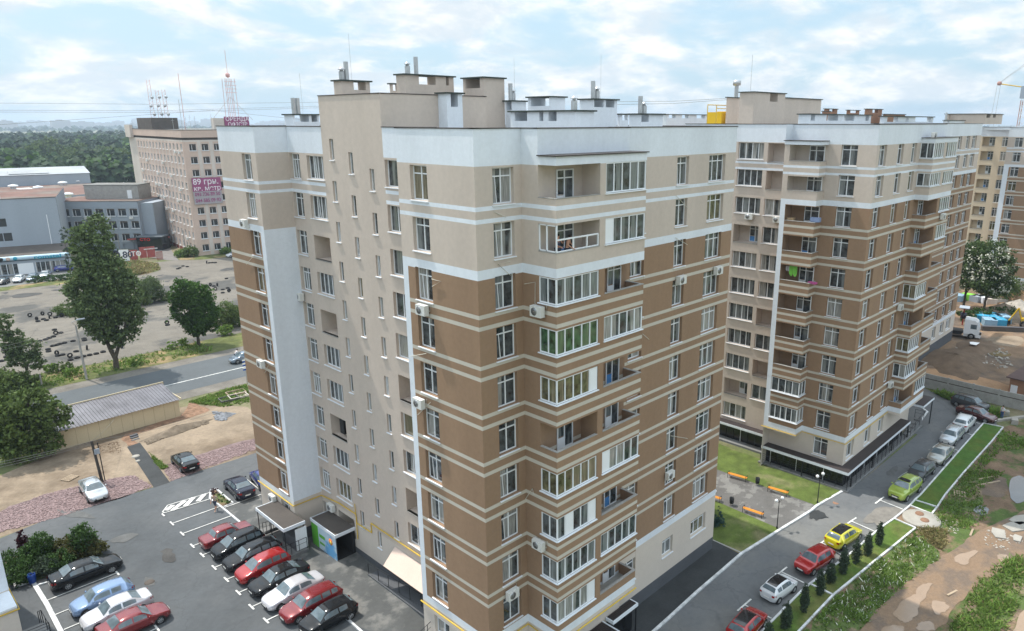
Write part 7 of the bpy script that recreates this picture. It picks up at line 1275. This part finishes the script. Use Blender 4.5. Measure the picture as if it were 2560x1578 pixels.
# tower crane at the right edge
g = Vector((205, 41, 1.2)); cb_ = onX('q', 1545, 1300, 205); o = empty('tower_crane', (205, cb_.y-1.2, 1.2), 0, 'red and white lattice tower crane cut by the right edge', 'crane'); s = MB(); ct = onX('q', 1560, 850, 205).z-1.2; RW = mat('red_lattice', (.45, .26, .22), .6, var=.2)
for x, y in ((-1, -1), (1, -1), (1, 1), (-1, 1)): s.tube([(x, y, 0), (x, y, ct)], .09, RW, 4)
n = 26
for i in range(n):
    z0, z1 = ct*i/n, ct*(i+1)/n
    for (a, b) in (((-1, -1), (1, -1)), ((-1, -1), (-1, 1)), ((1, 1), (-1, 1))): s.tube([(a[0], a[1], z0), (b[0], b[1], z1)], .04, PVC, 3, cap=False); s.tube([(b[0], b[1], z0), (a[0], a[1], z1)], .04, PVC, 3, cap=False)
s.build('mast', o); s = MB(); s.box(-1.3, 1.3, -1.6, 1.3, ct+.4, ct+3.2, GREYP); s.box(-1.32, -1.25, -1.2, 0, ct+1.4, ct+2.6, CGL); s.build('cab', o)
s = MB(); s.tube([(0, 1.2, ct+3.0), (0, 6.2, ct+3.9)], .14, YL, 6); s.lathe([(0, -.2), (.5, -.2), (.5, .2), (0, .2)], RW, 12, (0, 6.3, ct+4), 'x'); s.build('jib', o)
s = MB(); s.tube([(0, 6.3, ct+4.2), (0, -4, ct+13)], .04, STEEL, 4); s.tube([(0, 6.0, ct+4.3), (0, -4.4, ct+12.6)], .04, STEEL, 4); s.tube([(0, 6.7, ct+4), (0, 7.2, ct-8)], .035, STEEL, 4); s.tube([(0, 6.0, ct+4), (0, 6.3, ct-8)], .035, STEEL, 4); s.build('cable', o); s = MB()
for x, y in ((-.8, -.8), (.8, -.8), (.8, .5), (-.8, .5)): s.tube([(x, y, ct+3.2), (x*.4, y-1.8, ct+14)], .09, RW, 4)
s.box(-.7, .7, -2.2, -1.0, ct+4.2, ct+6.4, ORW); s.build('top_frame', o)
s = MB(); g = onY('l', 775, 70, 40); s.tube([g, g+Vector((0, 0, 3.6))], .02, STEEL, 4); tag(s.build('lightning_rod', B), None, None)
# laundry and boxes on the balconies of the second block
def cloth(k, x, y, w_, h_, m, lab): p = onX(k, x, y, 64.9); s = MB(); s.grid([[(0, -w_/2+w_*i/6, -h_*j/4+.03*math.sin(i*2+j)) for i in range(7)] for j in range(5)] and [[(.05*math.sin(i*1.7), -w_/2+w_*i/6, -h_*j/4*(1-.25*(i % 3 == 0)))  for i in range(7)] for j in range(5)], m, False); tag(s.build('laundry', None, p), lab, 'laundry', 'laundry')
cloth('m', 715, 650, .8, 1.0, mat('lime_cloth', (.20, .55, .08), .8, var=.05), 'lime green cloth hanging in a balcony of the second block'); cloth('m', 668, 650, .45, .5, mat('grey_cloth', (.45, .45, .46), .8, var=.05), 'small grey cloth left of the lime green one')
p = onX('m', 880, 800, 65.0); s = MB(); s.box(-.2, .2, -.4, .4, -.05, .12, mat('pink_cloth', (.5, .1, .28), .8)); tag(s.build('laundry', None, p), 'pink cloth bundle on a balcony edge below the lime green cloth', 'laundry', 'laundry')
for x, w_, m, lab in ((905, .9, mat('blue_white_box', (.25, .32, .5), .6, var=.1), 'blue and white box on the highest brown balcony of the second block'), (690, .7, mat('tan_box', (.4, .28, .16), .8), 'tan box at the left of the highest brown balcony')): p = onX('m', x, 262, 65.0); s = MB(); s.box(-.2, .2, -w_/2, w_/2, 0, .4, m); tag(s.build('box', None, p), lab, 'box', 'boxes on the balcony')
p = onX('g', 1015, 1045, XR+.5); s = MB(); s.box(-.25, .25, -.3, .3, -.3, .9, BLACKM); tag(s.build('black_bag', None, p), 'tall black bag standing in a small loggia of the nearest block', 'bag')
# ---------------------------------------------------------------- people
SKIN = mat('skin', (.50, .27, .18), .6, var=.04); HAIR = mat('dark_hair', (.02, .015, .012), .8, var=0); SHO = mat('dark_shorts', (.06, .07, .10), .85); WSH = mat('white_shirt', (.70, .70, .72), .85); NSH = mat('navy_vest', (.05, .07, .12), .85); JEAN = mat('blue_jeans', (.06, .11, .22), .85); TSH = mat('beige_shirt', (.45, .36, .28), .85)
def person(loc, rz, lab, pose, torso, legs, shirt=None, low=None, group=None):
    """joints -> skin modifier body; head with face, hands with five fingers; clothes as children"""
    J = dict(pel=(0, 0, .95), wai=(0, 0, 1.10), che=(0, .0, 1.35), nec=(0, 0, 1.50), hd0=(0, .01, 1.56), hd1=(0, .02, 1.66), hdt=(0, .0, 1.75), nose=(0, .115, 1.655),
        shl=(-.18, 0, 1.43), ell=(-.25, .0, 1.15), wrl=(-.27, .05, .90), shr=(.18, 0, 1.43), elr=(.25, 0, 1.15), wrr=(.27, .05, .90), hil=(-.09, 0, .92), knl=(-.10, .02, .50), anl=(-.10, -.02, .09), tol=(-.11, .16, .03), hir=(.09, 0, .92), knr=(.10, .02, .50), anr=(.10, -.02, .09), tor=(.11, .16, .03))
    J.update(pose); Rr = dict(pel=.135, wai=.125, che=.15, nec=.055, hd0=.075, hd1=.095, hdt=.06, nose=.014, shl=.06, ell=.042, wrl=.028, shr=.06, elr=.042, wrr=.028, hil=.085, knl=.058, anl=.04, tol=.033, hir=.085, knr=.058, anr=.04, tor=.033)
    Ed = [('pel', 'wai'), ('wai', 'che'), ('che', 'nec'), ('nec', 'hd0'), ('hd0', 'hd1'), ('hd1', 'hdt'), ('hd1', 'nose'), ('che', 'shl'), ('shl', 'ell'), ('ell', 'wrl'), ('che', 'shr'), ('shr', 'elr'), ('elr', 'wrr'), ('pel', 'hil'), ('hil', 'knl'), ('knl', 'anl'), ('anl', 'tol'), ('pel', 'hir'), ('hir', 'knr'), ('knr', 'anr'), ('anr', 'tor')]
    V = {k: Vector(v) for k, v in J.items()}
    for s_, e_, w_ in (('l', 'ell', 'wrl'), ('r', 'elr', 'wrr')):
        d = (V[w_]-V[e_]).normalized(); sd = d.cross(Vector((0, 1, .2))).normalized(); pm_ = V[w_]+d*.07; V['pm'+s_] = pm_; Rr['pm'+s_] = .032; Ed.append((w_, 'pm'+s_))
        for i, (o_, l_) in enumerate(((-.03, .075), (-.01, .085), (.01, .08), (.03, .065))):
            a = pm_+sd*o_+d*.03; b = a+d*l_*.6+Vector((0, .01, 0)); c = b+d*l_*.4+Vector((0, .02, 0)); V['f%s%d' % (s_, i)] = b; V['g%s%d' % (s_, i)] = c; Rr['f%s%d' % (s_, i)] = .010; Rr['g%s%d' % (s_, i)] = .008; Ed += [('pm'+s_, 'f%s%d' % (s_, i)), ('f%s%d' % (s_, i), 'g%s%d' % (s_, i))]
        V['t'+s_] = V[w_]+d*.05+sd*-.06+Vector((0, .02, 0)); Rr['t'+s_] = .011; Ed.append((w_, 't'+s_))
    ks = list(V); root = empty('person', loc, rz, lab, 'person', group); root.scale = (.98,)*3
    def skin(name, keys, edges, rr, m, grow=0, par=root):
        me = bpy.data.meshes.new(name); ix = {k: i for i, k in enumerate(keys)}; me.from_pydata([V[k] for k in keys], [(ix[a], ix[b]) for a, b in edges], []); me.materials.append(m); o = link(name, me, par); md = o.modifiers.new('s', 'SKIN'); md.use_smooth_shade = True
        for k in keys: sv_ = me.skin_vertices[0].data[ix[k]]; sv_.radius = (rr[k]+grow, (rr[k]+grow)*(.72 if k in ('che', 'wai', 'pel') else 1)); sv_.use_root = k == keys[0]
        o.modifiers.new('d', 'SUBSURF').levels = 1; o.modifiers['d'].render_levels = 1; return o
    skin('body', ks, Ed, Rr, SKIN)
    h = MB(); h.lathe([(.001, .115), (.06, .10), (.095, .05), (.098, -.0), (.09, -.04)], HAIR, 10, (V['hd1'].x, V['hd1'].y-.015, V['hd1'].z+.015)); h.build('hair', root)
    for sd in (-1, 1): e = MB(); e.box(-.012, .012, 0, .008, -.006, .006, HAIR); e.build('eye', root, V['hd1']+Vector((sd*.035, .088, .01)))
    e = MB(); e.box(-.025, .025, 0, .008, -.005, .005, RB); e.build('mouth', root, V['hd1']+Vector((0, .088, -.055)))
    if shirt: skin('shirt', ['pel', 'wai', 'che', 'nec', 'shl', 'shr', 'ell', 'elr'] if shirt[1] else ['pel', 'wai', 'che', 'nec', 'shl', 'shr'], [('pel', 'wai'), ('wai', 'che'), ('che', 'nec'), ('che', 'shl'), ('che', 'shr')]+([('shl', 'ell'), ('shr', 'elr')] if shirt[1] else []), Rr, shirt[0], .014)
    if low: skin('trousers' if low[1] else 'shorts', ['pel', 'hil', 'hir', 'knl', 'knr']+(['anl', 'anr'] if low[1] else []), [('pel', 'hil'), ('pel', 'hir'), ('hil', 'knl'), ('hir', 'knr')]+([('knl', 'anl'), ('knr', 'anr')] if low[1] else []), Rr, low[0], .018)
    return root
arms_rail = dict(ell=(-.30, .12, 1.20), wrl=(-.22, .34, 1.05), elr=(.30, .12, 1.20), wrr=(.22, .34, 1.05), che=(0, .07, 1.34), nec=(0, .12, 1.48), hd0=(0, .14, 1.54), hd1=(0, .16, 1.64), hdt=(0, .14, 1.73), nose=(0, .255, 1.63), shl=(-.18, .08, 1.42), shr=(.18, .08, 1.42))
zf = mk(1)+.06
q = onY('i', 1290, 840, 26.45); person((q.x, 26.62, zf-.12), PI+.5, 'bare-chested man leaning on the balcony rail of the nearest block', arms_rail, None, None, None, (SHO, False), 'men on the balcony'); q = onY('i', 1225, 830, 26.8); person((q.x, 26.95, zf-.1), PI+.1, 'man in a dark vest standing behind the bare-chested one', dict(ell=(-.32, .1, 1.2), wrl=(-.2, .25, 1.32), elr=(.30, .1, 1.2), wrr=(.2, .3, 1.1)), None, None, (NSH, False), (SHO, False), 'men on the balcony')
walk = dict(knl=(-.09, .2, .54), anl=(-.09, .3, .12), tol=(-.1, .46, .08), knr=(.09, -.08, .50), anr=(.09, -.36, .16), tor=(.1, -.22, .05), ell=(-.25, -.12, 1.17), wrl=(-.25, -.05, .93), elr=(.25, .1, 1.17), wrr=(.24, .24, .98))
g = gr('c', 2008, 1400); person((g.x, g.y, 1.92), 2.3, 'person in beige walking past the small flower bed', walk, None, None, (TSH, True), (SHO, False)); g = gr('p', 575, 1058); person((g.x, g.y, 1.22), 1.2, 'woman in a white top and jeans beside the pale concrete block', dict(), None, None, (WSH, True), (JEAN, True))
# cyclist
g = gr('b', 2245, 1285); o = empty('bicycle', g, 0, 'dark mountain bicycle ridden on the main road shoulder', 'bicycle')
for x in (-.55, .55): s = MB(); s.lathe([(.31, -.02), (.345, -.02), (.345, .02), (.31, .02), (.31, -.02)], TYRE, 20, (x, 0, .345), 'y'); w1 = s.build('wheel', o); s = MB(); [s.tube([(x, 0, .345), (x+.31*math.cos(k*PI/6), 0, .345+.31*math.sin(k*PI/6))], .004, STEEL, 3) for k in range(12)]; s.build('spokes', w1)
s = MB(); 
for a, b in (((-.55, .345), (-.15, .40)), ((-.15, .40), (-.25, .85)), ((-.25, .85), (-.55, .345)), ((-.15, .40), (.35, .85)), ((-.24, .80), (.35, .85)), ((.35, .90), (.55, .345))): s.tube([(a[0], 0, a[1]), (b[0], 0, b[1])], .022, BLACKM, 6)
s.build('frame', o); s = MB(); s.tube([(.33, -.3, 1.0), (.36, 0, .98), (.33, .3, 1.0)], .016, BLACKM, 5); s.build('handlebar', o); s = MB(); s.box(-.36, -.14, -.06, .06, .88, .93, BLACKM); s.build('saddle', o)
person((g.x-.25, g.y, g.z+.02), -PI/2, 'cyclist in a white shirt on the main road shoulder', dict(wai=(0, .06, 1.08), che=(0, .22, 1.28), nec=(0, .32, 1.42), hd0=(0, .36, 1.48), hd1=(0, .39, 1.58), hdt=(0, .37, 1.67), nose=(0, .49, 1.56), shl=(-.17, .25, 1.36), shr=(.17, .25, 1.36), ell=(-.24, .42, 1.16), wrl=(-.24, .56, 1.03), elr=(.24, .42, 1.16), wrr=(.24, .56, 1.03), knl=(-.1, .36, .72), anl=(-.1, .14, .35), tol=(-.1, .28, .30), knr=(.1, .30, .60), anr=(.1, .12, .16), tor=(.1, .26, .12)), None, None, (WSH, True), (SHO, False))
# ---------------------------------------------------------------- haze
hm = bpy.data.materials.new('haze_air'); hm.use_nodes = True; t = hm.node_tree; t.nodes.clear(); ho = t.nodes.new('ShaderNodeOutputMaterial'); hv = t.nodes.new('ShaderNodeVolumePrincipled')
hv.inputs['Color'].default_value = (.70, .84, 1, 1); hv.inputs['Density'].default_value = 2.0e-4; hv.inputs['Anisotropy'].default_value = .3; t.links.new(hv.outputs[0], ho.inputs['Volume'])
s = MB(); s.box(-9500, 9500, -9500, 9500, -1.0, 95, hm); o = s.build('haze'); tag(o, 'pale blue air haze over the whole district', 'haze', None, 'stuff')
